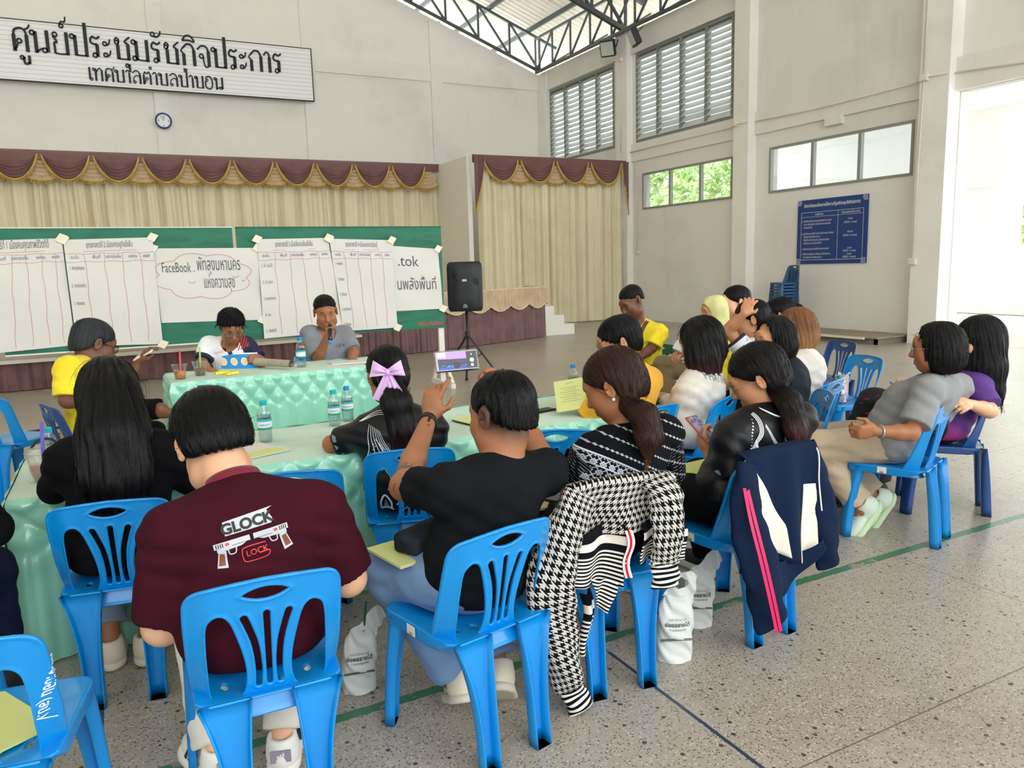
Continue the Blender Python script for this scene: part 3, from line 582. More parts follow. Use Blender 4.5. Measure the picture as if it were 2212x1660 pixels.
def chair_back():
    Hh = .345
    hole = smooth_pts([(.070, .012), (.105, .0), (.148, .012), (.152, .10), (.150, .20), (.142, .245), (.118, .262), (.094, .245), (.076, .19), (.061, .12), (.058, .06)], 4, True)
    outl = smooth_pts([(0, -.05), (.062, -.05), (.07, -.045), (.082, -.03), (.12, -.03), (.205, -.028), (.222, -.01), (.218, .06), (.210, .16), (.204, .26), (.196, .31), (.165, .338), (.10, .348), (0, .353)], 4)
    outl = np.concatenate([outl, (outl*[-1, 1])[::-1][1:-1]]); sl = smooth_pts([(.028, .035), (.026, .09), (.032, .16), (.046, .215), (.056, .245)], 4)
    def d2(P2):
        A = np.abs(P2[:, 0]); Q = np.stack([A, P2[:, 1]], 1); d = poly_d(P2, outl); h = poly_d(Q, hole)
        for i in range(len(sl)-1): e = sl[i+1]-sl[i]; t = np.clip(((Q-sl[i])@e)/(e@e), 0, 1); h = np.minimum(h, np.linalg.norm(Q-sl[i]-t[:, None]*e, axis=1)-.0075-.001*i/8)
        e = np.array([0, .215]); t = np.clip((P2[:, 1]-.035)/.215, 0, 1); h = np.minimum(h, np.hypot(P2[:, 0], P2[:, 1]-.035-t*.215)-.007-.0015*t)
        yy = P2[:, 1]-.298-.25*A*A*0-.012; R_ = .11; h = np.minimum(h, np.maximum(np.hypot(P2[:, 0], yy-R_+.0175), np.hypot(P2[:, 0], yy+R_-.0175))-R_); return d, h
    def f(P):
        d, h = d2(P[:, :2]); e = np.minimum(-d, h); D = np.maximum(d, -h); t = .0028+.0028*np.exp(-((e-.004)/.0045)**2); w = P[:, 2]
        q = np.stack([D+.0015, np.abs(w)-t+.0015], 1); return np.minimum(q.max(1), 0)+np.linalg.norm(np.maximum(q, 0), axis=1)-.0015
    S = Solid(); S.fn(lambda P: f(P*[1, 1, .5]), op='u', c=(0, .15, 0), R=.5); S.bounds = lambda: (arr(-.235, -.065, -.02), arr(.235, .365, .02))
    V, F = S.net(.0038); u, v, w = V[:, 0], V[:, 1], V[:, 2]*.5
    t = np.clip(v/Hh, 0, 1); ph = np.radians(58-44*t**.7); a = np.maximum(np.abs(u)-.125, 0); bend = .03; aa = np.where(a < bend, a*a/(2*bend), a-bend/2)
    X_ = np.sign(u)*(np.minimum(np.abs(u), .125)+a-(1-np.cos(ph))*aa); Y_ = -.150-.075*t**.85-.02*np.clip(-v/.05, 0, 1)+aa*np.sin(ph)+.012*(u/.2)**2; Z_ = .395+v*.985+.0*t
    nx = -np.sign(u)*np.sin(ph)*(a > 0)*.9; ny = -np.ones_like(u); V = np.stack([X_+nx*w*0, Y_-w, Z_-w*.2], 1); return new_mesh('backrest', V, F)
def chair_seat():
    S = Solid(); y0, y1 = -.185, .205
    def f(P):
        hw = .188+.012*(P[:, 1]-y0)/(y1-y0); dish = .016*np.exp(-((P[:, 0]/.13)**4+((P[:, 1]-.0)/.15)**4)); q = np.stack([np.abs(P[:, 0])-hw, np.abs(P[:, 1]-.01)-.195], 1)+.05
        d = np.linalg.norm(np.maximum(q, 0), axis=1)+np.minimum(q.max(1), 0)-.05; zt = .412-dish-.004*np.clip(-P[:, 1]/.2, 0, 1); top = P[:, 2]-zt; shell = np.maximum(np.maximum(d, top), -np.minimum(np.minimum(-(d+.006), -(top+.006)), 9)*0-1)
        inner = np.maximum(d+.006, top+.007); bot = .372+.030*np.clip((-P[:, 1]-.11)/.05, 0, 1)-P[:, 2]; s = np.maximum(np.maximum(np.maximum(d, top), -inner), bot)
        hole = np.minimum(np.hypot((np.abs(P[:, 0])-.045)/1.0, (P[:, 1]+.10)*.45)-.011, np.hypot((np.abs(P[:, 0])-.11), (P[:, 1]+.085)*.5)-.011); return np.maximum(s, -hole)-.0015
    S.fn(f, c=(0, 0, .4), R=.4); S.bounds = lambda: (arr(-.215, -.2, .355), arr(.215, .22, .43)); return S.net(.0055)
def channel(secs, th=.005):   # open U channel lofted through sections (centre, open dir, across dir, width, depth)
    V = []
    for c, od, ac, w, dp in secs:
        c = np.array(c); od = np.array(od, float); ac = np.array(ac, float); r = .25
        o = [(-w/2, dp), (-w/2, dp*.2), (-w/2*.8, 0), (w/2*.8, 0), (w/2, dp*.2), (w/2, dp)]; i = [(w/2-th, dp), (w/2-th, dp*.25), (w/2*.8-th*.5, th), (-w/2*.8+th*.5, th), (-w/2+th, dp*.25), (-w/2+th, dp)]
        V += [c+ac*a+od*b for a, b in o+i]
    n = 12; m = len(secs); F = [(k*n+j, k*n+(j+1) % n, (k+1)*n+(j+1) % n, (k+1)*n+j) for k in range(m-1) for j in range(n)]
    for b in (0, (m-1)*n): F += [(b+j, b+j+1, b+10-j, b+11-j) for j in range(5)]
    F += [tuple((m-1)*n+j for j in range(6))]; return np.array(V), F
def add_leg(kind, sx, M, root):
    mb = MB()
    if kind == 'rear':
        sec = []
        for t in np.linspace(0, 1, 11): z = .410*(1-t); e = (1-t)**3; sec.append(((sx*(.100+.018*e), -.172-.032*t-.004*e, z), (0, -1, 0), (1, 0, 0), .060+.074*e, .046-.024*e))
    else:
        sec = []
        for t in np.linspace(0, 1, 9): z = .40*(1-t); e = (1-t)**2.5; q = .7071; sec.append(((sx*(.186+.016*t-.015*e), .188+.020*t-.012*e, z), (-sx*q, -q, 0), (q*1, -sx*q, 0), .062+.055*e, .036+.012*e))
    v, f = channel(sec); mb.put(v, f); o = mb.build('leg', M, root, True); return o
ME_back = chair_back(); v_, f_ = chair_seat(); ME_seat = new_mesh('seat', v_, f_)
def make_chair(name, lab, M, group=None):
    t = thing(name, lab, 'chair', group=group); add('backrest', ME_back.copy(), M, t); add('seat', ME_seat.copy(), M, t)
    for k in ('front', 'rear'):
        for s in (-1, 1): add_leg(k, s, M, t)
    return t
def sticker(root, loc, size, nrm):
    o = MB().box((-size[0]/2, -.0006, -size[1]/2), (size[0]/2, .0006, size[1]/2)).build('sticker', M_label, root); o.location = loc; o.rotation_euler = (0, 0, math.atan2(nrm[1], nrm[0])+math.pi/2); o['label'] = 'white paper sticker'; return o
R_ = math.radians
CH = {}
proto = {'b': make_chair('plastic_chair', 'x', M_chair), 'n': make_chair('plastic_chair', 'x', M_navy), 't': make_chair('plastic_chair', 'x', M_teal), 'g': make_chair('plastic_chair', 'x', M_green)}
used = set()
def chair(key, kind, x, y, phi, lab, group='blue plastic chairs around the tables', z=0, st=None):
    c = proto[kind] if kind not in used else copy_tree(proto[kind]); used.add(kind)
    c.location = (x, y, z); c.rotation_euler = (0, 0, -R_(phi)); c['label'] = lab; c['group'] = group; CH[key] = (x, y, phi, c); return c
def fin_stickers():
    for k, sd in (('c7', -1), ('c19', -1), ('c12', -1), ('c6', -1)): sticker(CH[k][3], (sd*.201, .02, .395), (.045, .032), (sd, 0))
    for xx in (-.06, .05): sticker(CH['cE2'][3], (xx, .2085, .395), (.045, .03), (0, 1))
chair('c3', 'b', .28, 2.145, 2, 'blue plastic chair under the person in the maroon polo')
chair('c2', 'b', -.05, 3.115, 9, 'blue plastic chair under the person with long black hair and black jacket')
chair('c7', 'b', .92, 2.15, -12, 'blue plastic chair under the person in a black T-shirt raising a phone')
chair('c6', 'b', 1.12, 3.245, 15, 'blue plastic chair under the person with the lilac hair bow')
chair('cx', 'b', .59, 3.155, 12, 'empty blue plastic chair pushed in left of the person with the lilac bow')
chair('c8', 'b', 1.86, 3.2, 25, 'blue plastic chair with a black handbag on its seat')
chair('c9', 'b', 1.49, 2.293, 6, 'blue plastic chair draped with the houndstooth cardigan')
chair('cA', 'b', 2.47, 3.40, -14, 'blue plastic chair under the person in the mustard T-shirt')
chair('c11', 'b', 2.92, 3.40, -27, 'blue plastic chair under the person in the white lettered shirt')
chair('c12', 'b', 2.18, 2.31, -5, 'blue plastic chair draped with the navy track jacket')
chair('cR', 'b', 3.80, 3.69, -30, 'blue plastic chair with pale green leaflets hanging by its seat')
chair('c17', 'b', *at(1728, 880, 4.9)[:2], -20, 'blue plastic chair under the person with blond-brown hair')
chair('cE2', 'b', 4.85, 3.95, -76, 'empty blue plastic chair holding a printed tote bag and bottle')
chair('c19', 'b', 3.645, 2.603, -21, 'blue plastic chair under the person in the grey T-shirt')
chair('cbl', 'b', -.37, 2.14, 10, 'empty blue plastic chair with white lettering at the near left corner')
chair('cl', 'b', -.70, 6.24, 40, 'empty blue plastic chair in front of the stage at the left edge')
chair('c16', 'b', *at(1700, 905, 4.4)[:2], -55, 'blue plastic chair under the person with a black bob in a dark shirt')
chair('c15', 'b', *at(1632, 868, 5.25)[:2], -45, 'blue plastic chair under the person with a hand on the head')
chair('c14', 'b', 4.95, 5.2, -85, 'blue plastic chair under the person in black behind the yellow headscarf')
chair('c18', 'b', *at(1690, 850, 5.7)[:2], -40, 'blue plastic chair under the person with the black ponytail bun far right')
chair('c4', 'b', 1.62, 6.95, 178, 'blue plastic chair under the person with the microphone')
chair('c21', 'b', -.70, 2.85, 15, 'blue plastic chair under the dark-clothed person cut by the left edge')
chair('c13', 'g', 4.45, 4.95, -70, 'dark green plastic chair under the person in the yellow headscarf')
chair('c10', 'g', 4.25, 5.55, 245, 'dark green plastic chair under the person with a brown shoulder strap')
chair('c1', 'n', -.22, 5.5, 72, 'dark blue plastic chair under the person in the yellow polo with glasses')
chair('c5', 'n', .95, 6.95, 184, 'dark blue plastic chair under the person reading the blue booklet')
chair('cE1', 'n', 5.6, 4.78, -76, 'empty dark blue plastic chair behind the one with the tote bag')
chair('c20', 'n', 4.26, 2.755, -40, 'dark blue plastic chair under the person in the purple T-shirt')
for k in range(11): chair('s%d' % k, 't', 12.75*K, 11.95*K, -75, ['lowest', 'second lowest', 'third lowest', 'fourth lowest', 'fifth lowest', 'middle', 'fifth highest', 'fourth highest', 'third highest', 'second highest', 'topmost'][k]+' chair of the dark blue stack under the notice board', 'stacked dark blue chairs by the right wall', z=.0+.06*k)
fin_stickers()
# ================================================================ SIGN, CLOCK, NOTICE BOARD
TK, TN = .17, .075
def O_(x, y, r=.105): return ('o', x, y, r)
def S_(w, *p): return ('s', w, p)
def stem(x, y1, y0=0, w=TK): return ('l', w, ((x, y1), (x, y0)))
GL = {
 'น': (.95, [O_(.14, .86), stem(.27, .92), S_(TN, (.27, .03), (.45, .16), (.6, .2)), O_(.65, .13), stem(.8, 1, .06)]),
 'ม': (.95, [O_(.14, .86), stem(.27, .92, .05), O_(.15, .12), S_(TN, (.24, .08), (.5, .05), (.78, .06)), stem(.8, 1)]),
 'บ': (.9, [O_(.14, .86), stem(.27, .92, .02), S_(TN, (.27, .05), (.5, .04), (.77, .05)), stem(.77, 1)]),
 'ป': (.9, [O_(.14, .86), stem(.27, .92, .02), S_(TN, (.27, .05), (.5, .04), (.77, .05)), stem(.77, 1.5)]),
 'ท': (.9, [O_(.14, .86), stem(.27, .92), S_(TN, (.27, .5), (.45, .85), (.63, .97), (.77, .8)), stem(.77, .82)]),
 'ศ': (.9, [stem(.2, .72), S_(TN, (.2, .06), (.3, .2), (.36, .36)), O_(.43, .45), S_(.1, (.2, .7), (.26, .92), (.5, 1.0), (.7, .92), (.77, .7)), stem(.77, .72), S_(TN, (.68, .95), (.85, 1.02), (.95, 1.18))]),
 'ย': (.88, [O_(.22, .87), S_(.11, (.13, .8), (.28, .56), (.17, .5), (.17, .3), (.17, .04)), S_(TN, (.17, .05), (.45, .03), (.75, .05)), stem(.75, 1)]),
 'ร': (.62, [O_(.27, .11), stem(.4, .6, .06), S_(.1, (.42, .6), (.18, .62), (.09, .76), (.2, .93), (.38, .86), (.55, .97))]),
 'ะ': (.52, [O_(.16, .66, .095), S_(.08, (.25, .6), (.36, .68), (.42, .88)), O_(.16, .16, .095), S_(.08, (.25, .1), (.36, .18), (.42, .38))]),
 'ช': (.92, [O_(.22, .78, .09), S_(TN, (.12, .86), (.22, .98), (.34, .88), (.27, .66)), stem(.27, .66, .02), S_(TN, (.27, .05), (.5, .04), (.77, .05)), stem(.77, .74), S_(.09, (.77, .74), (.62, .84), (.88, 1.06))]),
 'ก': (.86, [stem(.2, .55), S_(TN, (.2, .55), (.07, .68), (.2, .84)), S_(.1, (.18, .82), (.4, 1.0), (.64, .95), (.75, .72)), stem(.75, .74)]),
 'จ': (.8, [O_(.28, .5), S_(.09, (.08, .8), (.3, .98), (.56, .95), (.67, .75)), stem(.67, .76, .03), S_(TN, (.67, .04), (.48, .0), (.4, .2), (.38, .5))]),
 'า': (.52, [S_(.09, (.06, .82), (.2, .98), (.35, .9), (.38, .7)), stem(.38, .75)]),
 'เ': (.4, [stem(.17, 1, .1), O_(.28, .11)]),
 'ล': (.9, [S_(.1, (.13, .82), (.38, 1.0), (.64, .94), (.76, .7)), stem(.76, .72), S_(TN, (.76, .52), (.5, .64), (.24, .48), (.17, .2)), O_(.27, .12)]),
 'ต': (.9, [stem(.18, .7), S_(TN, (.18, .06), (.3, .2), (.36, .36)), O_(.43, .45), S_(.1, (.18, .7), (.28, .96), (.46, .84), (.63, .98), (.76, .72)), stem(.76, .74)]),
 'อ': (.88, [O_(.26, .7), S_(.12, (.14, .62), (.15, .2), (.32, .03), (.58, .03), (.74, .25), (.74, .7), (.6, .96), (.35, .99), (.14, .88))]),
 'ู': (0, [O_(-.42, -.26, .08), S_(.11, (-.33, -.22), (-.33, -.48), (-.22, -.52), (-.1, -.46)), stem(-.1, -.16, -.52, .12)]),
 'ุ': (0, [O_(-.26, -.24, .08), stem(-.15, -.18, -.52, .12)]),
 '์': (0, [O_(-.32, 1.27, .09), S_(.08, (-.4, 1.32), (-.3, 1.45), (-.14, 1.46), (-.1, 1.68))]),
 'ั': (0, [O_(-.42, 1.3, .1), S_(.09, (-.36, 1.2), (-.2, 1.2), (-.06, 1.32), (-.02, 1.48))]),
 'ิ': (0, [S_(.09, (-.68, 1.16), (-.5, 1.38), (-.24, 1.38), (-.06, 1.14), (-.36, 1.18), (-.68, 1.16))]),
 'ํ': (0, [O_(-.1, 1.3, .1)]), '่': (0, [stem(-.3, 1.52, 1.22, .11)])}
def thai_sign(mb, txt, x0, z0, sx, sz, Y):
    x = x0
    for c in txt:
        if c not in GL: x += .4*sx; continue
        adv, st = GL[c]
        for s in st:
            if s[0] == 'o':
                n = 18; a = np.linspace(0, 2*math.pi, n+1); P = np.stack([s[1]+s[3]*np.cos(a), s[2]+s[3]*np.sin(a)*.9], 1); w = .075
            elif s[0] == 'l': P = np.array(s[2], float); w = s[1]
            else: P = smooth_pts(s[2], 7); w = s[1]
            V, F = ribbon(P*[sx, sz], w*sx); V2 = [(x+a, Y, z0+b) for a, b, c_ in V]; V3 = [(x+a, Y+.03, z0+b) for a, b, c_ in V]; n = len(V); m = n//2
            F2 = [f[::-1] for f in F]; ring = list(range(m))+list(range(n-1, m-1, -1)); F2 += [(ring[i], ring[(i+1) % n], n+ring[(i+1) % n], n+ring[i]) for i in range(n)]; mb.put(V2+V3, F2)
        x += adv*sx
M_ink = flat('black_ink', (22, 24, 26), .6); M_white = flat('white_enamel', (240, 240, 238), .5)
ss = Mat('sign_board_white', (242, 242, 244), .45); x, y, z = ss.xyz(ss.coords()); ss.mix(((z*(1/.098)).fr()-.5).ab().gt(.46), (150, 152, 156), .8)
Ys = 22.95*K; sg = thing('hall_sign', 'long white sign with large black Thai lettering high on the back wall', 'sign', (0, Ys, 7.17*K))
MB().box((-3.2*K, 0, -.70*K), (5.69*K, .07, .71*K)).build('board', ss.m, sg); mb = MB()
for a in ((-3.2*K, -.72*K, 5.7*K, -.70*K), (-3.2*K, .70*K, 5.7*K, .72*K), (5.675*K, -.72*K, 5.7*K, .72*K)): mb.box((a[0], -.012, a[1]), (a[2], .07, a[3]))
mb.build('frame', M_ink, sg); mb = MB(); thai_sign(mb, 'ศูนย์ประชุมรัชกิจประการ', -1.6*K, -.03*K, .466*K, .54*K, -.03); mb.build('lettering', M_ink, sg)
mb = MB(); thai_sign(mb, 'เทศบาลตํ'+'าบลป่าบอน', .0, -.59*K, .274*K, .32*K, -.03); mb.build('lettering', M_ink, sg)
ck = thing('wall_clock', 'round white wall clock with a dark blue rim under the sign', 'clock', (1.67*K, 23.12*K, 5.71*K)); Mx = Matrix.Rotation(math.pi/2, 4, 'X')
MB().lathe([(.02, 0), (.155, 0), (.155, .03), (.02, .03)], n=36).xf(Mx).build('dial', M_white, ck); MB().lathe([(.15, 0), (.19, 0), (.19, .045), (.17, .055), (.15, .045)], n=40, cap=False).xf(Mx).build('rim', flat('clock_blue', (28, 48, 120), .35), ck, True)
mb = MB()
for a, l in ((15, .085), (-28, .125)): mb.bar((0, -.034, 0), (l*math.sin(R_(a)), -.034, l*math.cos(R_(a))), .008, .003, (0, 1, 0))
mb.build('hands', M_ink, ck); mb = MB()
for t, px, pz in (('12', 0, .1), ('3', .11, 0), ('6', 0, -.12), ('9', -.11, 0)):
    V, F = text_mesh(t, .075, align='CENTER'); mb.put([(a+px, -.032, b+pz-.025) for a, b, c in V], F)
mb.build('numerals', M_ink, ck)
# flat notice on the right wall: local u runs toward -Y, v up
nb = Mat('notice_blue', (20, 58, 128), .4); M_wtxt = flat('notice_white_print', (226, 234, 240), .5)
no = thing('notice_board', 'dark blue notice board with white Thai price list on the right wall', 'notice board', (XR-.03, 12.2*K, 1.49*K)); w, h = 1.75*K, 1.345*K
MB().box((0, -w, 0), (.025, 0, h)).build('panel', nb.m, no); mb = MB(); put = lambda V, F, u, v: mb.put([(-.003, -(a+u), b+v) for a, b, c in V], F)
def lines(rows, size, al='LEFT'):
    for t, u, v in rows: V, F = text_mesh(t, size, align=al); put(V*[.72, 1, 1], F, u, v)
V, F = text_mesh('อัตราค่าธรรมเนียมการใช้สถานที่ศูนย์ประชุมรัชกิจประการ', .082, bold=.0012, align='CENTER'); V = V*[.80*w/(V[:, 0].max()-V[:, 0].min()), 1, 1]; put(V, F, w/2, h*.885)
for a in ((.06*w, .80*h, .95*w, .805*h), (.06*w, .73*h, .95*w, .734*h), (.06*w, .06*h, .95*w, .065*h), (.06*w, .06*h, .064*w, .805*h), (.946*w, .06*h, .95*w, .805*h), (.60*w, .06*h, .604*w, .805*h)): put(*rect2(*a), 0, 0)
lines([('การใช้บริการ', .33*w, .75*h), ('ค่าธรรมเนียมต่อวัน (บาท)', .775*w, .75*h), ('๕,๐๐๐', .775*w, .655*h), ('(ครึ่งวัน = ๓,๐๐๐)', .775*w, .60*h), ('๑๕,๐๐๐', .775*w, .46*h), ('(ครึ่งวัน = ๑๐,๐๐๐)', .775*w, .405*h), ('๖,๐๐๐', .775*w, .22*h), ('(ครึ่งวัน = ๓,๐๐๐)', .775*w, .175*h), ('๓,๐๐๐', .775*w, .13*h), ('(ครึ่งวัน = ๒,๐๐๐)', .775*w, .085*h)], .056, 'CENTER')
lines([('๑. เพื่อจัดงานรื่นเริง งานชุมชนสังสรรค์ งานฉลอง', .075*w, .655*h), ('    สมรส หรืองานอื่นๆ ในลักษณะทำนองเดียวกัน', .075*w, .605*h), ('    โดยไม่หวังกำไร', .075*w, .555*h), ('๒. เพื่อจัดงานคอนเสิร์ต ดนตรี หรือการแสดง หรืองาน', .075*w, .46*h), ('    อื่นใดอย่างอื่นที่คล้ายกัน และ', .075*w, .41*h), ('    จัดให้มีการเก็บค่าผ่านประตู หรือค่าบำรุงหรือ', .075*w, .36*h), ('    ค่าเข้าร่วมงาน และโดยหวังกำไร', .075*w, .31*h), ('๓. เพื่อจัดฝึกอบรมและหรือจัดนิทรรศการต่างๆ', .075*w, .22*h), ('๔. เพื่อจัดประชุมสัมมนา หรืออบรม หรือในลักษณะ', .075*w, .14*h), ('    ทำนองเดียวกัน หรือจัดงานอื่นๆ', .075*w, .09*h)], .05)
for sx in (0, 1):
    for sz in (0, 1):
        for k in range(4):
            a = .012+.02*k; l = .09-.02*k; X0 = a if not sx else w-a; Z0 = a if not sz else h-a; put(*ribbon([(X0, Z0+(l if not sz else -l)), (X0, Z0), (X0+(l if not sx else -l), Z0)], .008), 0, 0)
mb.build('lettering', M_wtxt, no)
# ================================================================ BOARDS WITH PAPER CHARTS
gb = Mat('green_chalkboard', (22, 112, 84), .6); x, y, z = gb.xyz(gb.coords()); gb.mix(gb.noise(gb.vec(x*.8, y, z*4), scale=3, detail=6, dist=.6).sm(.4, .7), (14, 88, 66), .7)
M_wood = flat('white_painted_wood', (226, 222, 212), .6); M_red = flat('red_ink', (196, 62, 66), .6); M_inkb = flat('blue_ink', (62, 72, 140), .6); M_inkr = flat('soft_red_line', (196, 128, 120), .6); M_inkg = flat('grey_ink', (82, 82, 84), .6)
YBD = 9.9*K
for i, (x0, x1, lab) in enumerate(((-1.09, 1.36, 'green board on a stand, left of the pair, covered with paper charts'), (1.40, 4.07, 'green board on a stand, right of the pair, beside the loudspeaker'))):
    b = thing('green_board', lab, 'board', ((x0+x1)/2*K, YBD, 0), 0, None); w = (x1-x0)*K/2
    MB().box((-w, 0, .835*K), (w, .02, 2.19*K)).build('panel', gb.m, b); mb = MB()
    for a in ((-w, .82*K, w, .835*K), (-w, 2.19*K, w, 2.2*K)): mb.box((a[0], -.012, a[1]), (a[2], .03, a[3]))
    mb.build('rail', M_wood if i == 0 else flat('green_rail', (30, 100, 78), .6), b)
    for s in (-1, 1):
        if i == 0 and s < 0: continue
        mb = MB(); xx = s*(w-.04); mb.box((xx-.035, .02, 0.05), (xx+.035, .06, 1.6)); mb.bar((xx, -.30, .03), (xx, .36, .03), .06, .06); mb.bar((xx, .34, .06), (xx, .05, .5), .04, .04); mb.bar((xx, -.28, .06), (xx, .03, .40), .04, .04); mb.build('leg', M_wood, b)
    if i == 1:
        V, F = text_mesh('ทต.ป่าบอน', .075, bold=.0015, align='RIGHT'); mb = MB(); mb.put([(a+w-.03, -.003, c_+.86*K) for a, c_, d in V], F); mb.build('lettering', M_red, b)
pp = Mat('chart_paper', (214, 212, 206), .85); pp.bump(pp.noise(scale=6, detail=3), .25, .01); M_paper = pp.m; M_tape = flat('masking_tape', (232, 226, 204), .7)
def paper(lab, corners, seed, dy, marks):   # corners in photo: tl, tr, br, bl ; marks(put) draws in unit coords (u right, v up)
    C = [hit_y(px, py, YBD-dy) for px, py in corners]; tl, tr, br, bl = C
    def bil(u, v): u = np.asarray(u, float); v = np.asarray(v, float); return (1-v)[..., None]*((1-u)[..., None]*bl+u[..., None]*br)+v[..., None]*((1-u)[..., None]*tl+u[..., None]*tr)
    rip = lambda u, v: .006*np.sin(3*v*3.1+seed+u*4)+.005*np.sin(u*9+seed*2)*(1-v)
    def fn(u, v): P = bil(u, v); return P[..., 0], P[..., 1]-rip(u, v), P[..., 2]
    c = (bl+tr)/2; slots = [[], [], [], [], []]; mats = [M_paper, M_inkg, M_inkr, M_inkb, M_tape]
    V, F = gridVF(fn, 16, 20); VV = [V]; FF = [tuple(f) for f in F]; MI = [0]*len(F); n = len(V)
    def put(mi, V, F):
        nonlocal n; V = np.array(V, float); u, v = V[:, 0], V[:, 1]; P = bil(u, v); P[:, 1] -= rip(u, v)+.0025; VV.append(P); FF.extend(tuple(int(i)+n for i in f) for f in F); MI.extend([mi]*len(F)); n += len(P)
    W_ = np.linalg.norm(br-bl); H_ = np.linalg.norm(tl-bl)
    def txt(s, u, v, size, mi=1, al='LEFT', sq=1, bold=0, fit=None):
        V, F = text_mesh(s, size, align=al, bold=bold)
        if fit: sq = fit*W_/(V[:, 0].max()-V[:, 0].min())
        put(mi, np.stack([V[:, 0]*sq/W_+u, V[:, 1]/H_+v], 1), F)
    def line(P, w, mi=2): P = np.array(P, float); V, F = ribbon(P*[W_, H_], w); put(mi, V[:, :2]/[W_, H_], F)
    marks(txt, line)
    o = add('paper_chart', new_mesh('paper_chart', np.concatenate(VV)-c, FF, True), mats, None, tuple(c)); o.data.polygons.foreach_set('material_index', np.array(MI, np.int32)); tag(o, lab, 'paper chart', 'paper charts taped to the green boards')
    for q in (0, 1, 2):
        p = [tl, tr, br][q]-c; mb = MB(); s = .05; mb.put([(p[0]-s*1.2, p[1]-.012, p[2]-s*.3), (p[0]+s*.2, p[1]-.012, p[2]-s), (p[0]+s*1.2, p[1]-.012, p[2]+s*.4), (p[0]-s*.2, p[1]-.012, p[2]+s)], [(0, 1, 2, 3)]); mb.build('tape', M_tape, o)
    return o
def wavy(u, a, b, sd, am=.006): v = np.linspace(a, b, 26); return np.stack([u+am*np.sin(v*14+sd)+am*.6*np.sin(v*31+sd*2), v], 1)
def chart(title, rows, cols, left=True, tsz=.10, tfit=.52, sub='ประเด็น'):
    def m(txt, line):
        txt(title, .5, .92, tsz*.8, 1, 'CENTER', fit=tfit); line([(.2, .885), (.8, .89)], .004, 2); line(np.stack([np.linspace(0, 1, 30), .865+.004*np.sin(np.linspace(0, 20, 30))], 1), .004); line(np.stack([np.linspace(0, 1, 30), .79+.005*np.sin(np.linspace(3, 25, 30))], 1), .004)
        for i, u in enumerate(cols): line(wavy(u, .03, .865, i*2.1+len(title)), .004)
        for t, u in zip((sub, 'พื้นที่', 'กลไกการขับเคลื่อน', 'แหล่งทุน', 'ผลผลิต'), (.1, .34, .53, .75, .91)): txt(t, u, .82, .045, 3, 'CENTER', fit=.03+.0085*len(t))
        for i, t in enumerate(rows): txt(t, .03, .72-.165*i, .05, 1, 'LEFT', fit=.03+.008*len(t))
    return m
paper('paper chart of the first strategy with wavy columns, leftmost on the boards', ((-70, 521), (133, 515), (163, 746), (-70, 770)), 1, .02, chart('ยุทธศาสตร์ที่ 1 เมืองคนคุณภาพชีวิตที่ดี', ['1. คน', '2. สุขภาพ', '3. การศึกษา', '4. สังคม'], (.12, .44, .6, .76, .9), tsz=.14, tfit=.70))
paper('paper chart of the second strategy beside the cloud drawing', ((136, 518), (329, 513), (352, 744), (166, 748)), 2, .035, chart('ยุทธศาสตร์ที่ 2 เมืองเศรษฐกิจยั่งยืน', ['1  เศรษฐกิจชุมชน', '2  การท่องเที่ยว', '3  การเกษตร', '4  การตลาด'], (.21, .43, .63, .84)))
def cloudm(txt, line):
    txt('FaceBook .', .06, .68, .15, 1, fit=.30); txt('พัทลุงมหานคร', .39, .70, .19, 1, fit=.42); txt('แห่งความสุข', .44, .46, .18, 1, fit=.30)
    a = np.linspace(0, 2*math.pi, 240); r = .88+.15*np.abs(np.sin(a*4.0+.4)); line(np.stack([.45+.47*np.cos(a)*r, .62+.31*np.sin(a)*r], 1), .006, 2)
    for u, v in ((.33, .56), (.62, .60), (.76, .63)): t = np.linspace(.3, 2.84, 10); line(np.stack([u-.035*np.cos(t), v-.03*np.sin(t)], 1), .007, 2)
    line([(.03, .78), (.05, .80)], .008, 2); line([(.82, .54), (.85, .56)], .008, 2)
paper('paper with a red cloud drawn round handwriting between the charts', ((329, 537), (556, 535.6), (567, 691), (349, 698)), 3, .015, cloudm)
paper('paper chart of the third strategy behind the person with the microphone', ((555, 517), (709, 514), (742, 716), (571, 732)), 4, .03, chart('ยุทธศาสตร์ที่ 3 เมืองสิ่งแวดล้อมยั่งยืน', ['1. น้ำ /แม่น้ำ', '2. ป่า /ภูเขา', '3. ความหลากหลาย', '4. ขยะ', '5. ภัยพิบัติ'], (.22, .42, .6, .82)))
paper('paper chart of the fourth strategy at the right of the row of charts', ((711, 516), (846, 519), (859, 708), (742, 716)), 5, .04, chart('ยุทธศาสตร์ที่ 4 เมืองแห่งการเรียนรู้', ['1  การศึกษา', '2  วัฒนธรรม', '3  ภูมิปัญญา', '4  ประวัติศาสตร์', '5  วิถีชุมชน'], (.2, .42, .62, .82)))
paper('paper with two lines of handwriting at the right end of the boards', ((840, 531), (946, 538), (957, 667), (850, 673)), 6, .015, lambda txt, line: (txt('.tok', .14, .70, .19, 1, fit=.42), txt('นพลังพื้นที่', .10, .33, .20, 1, fit=.78)))
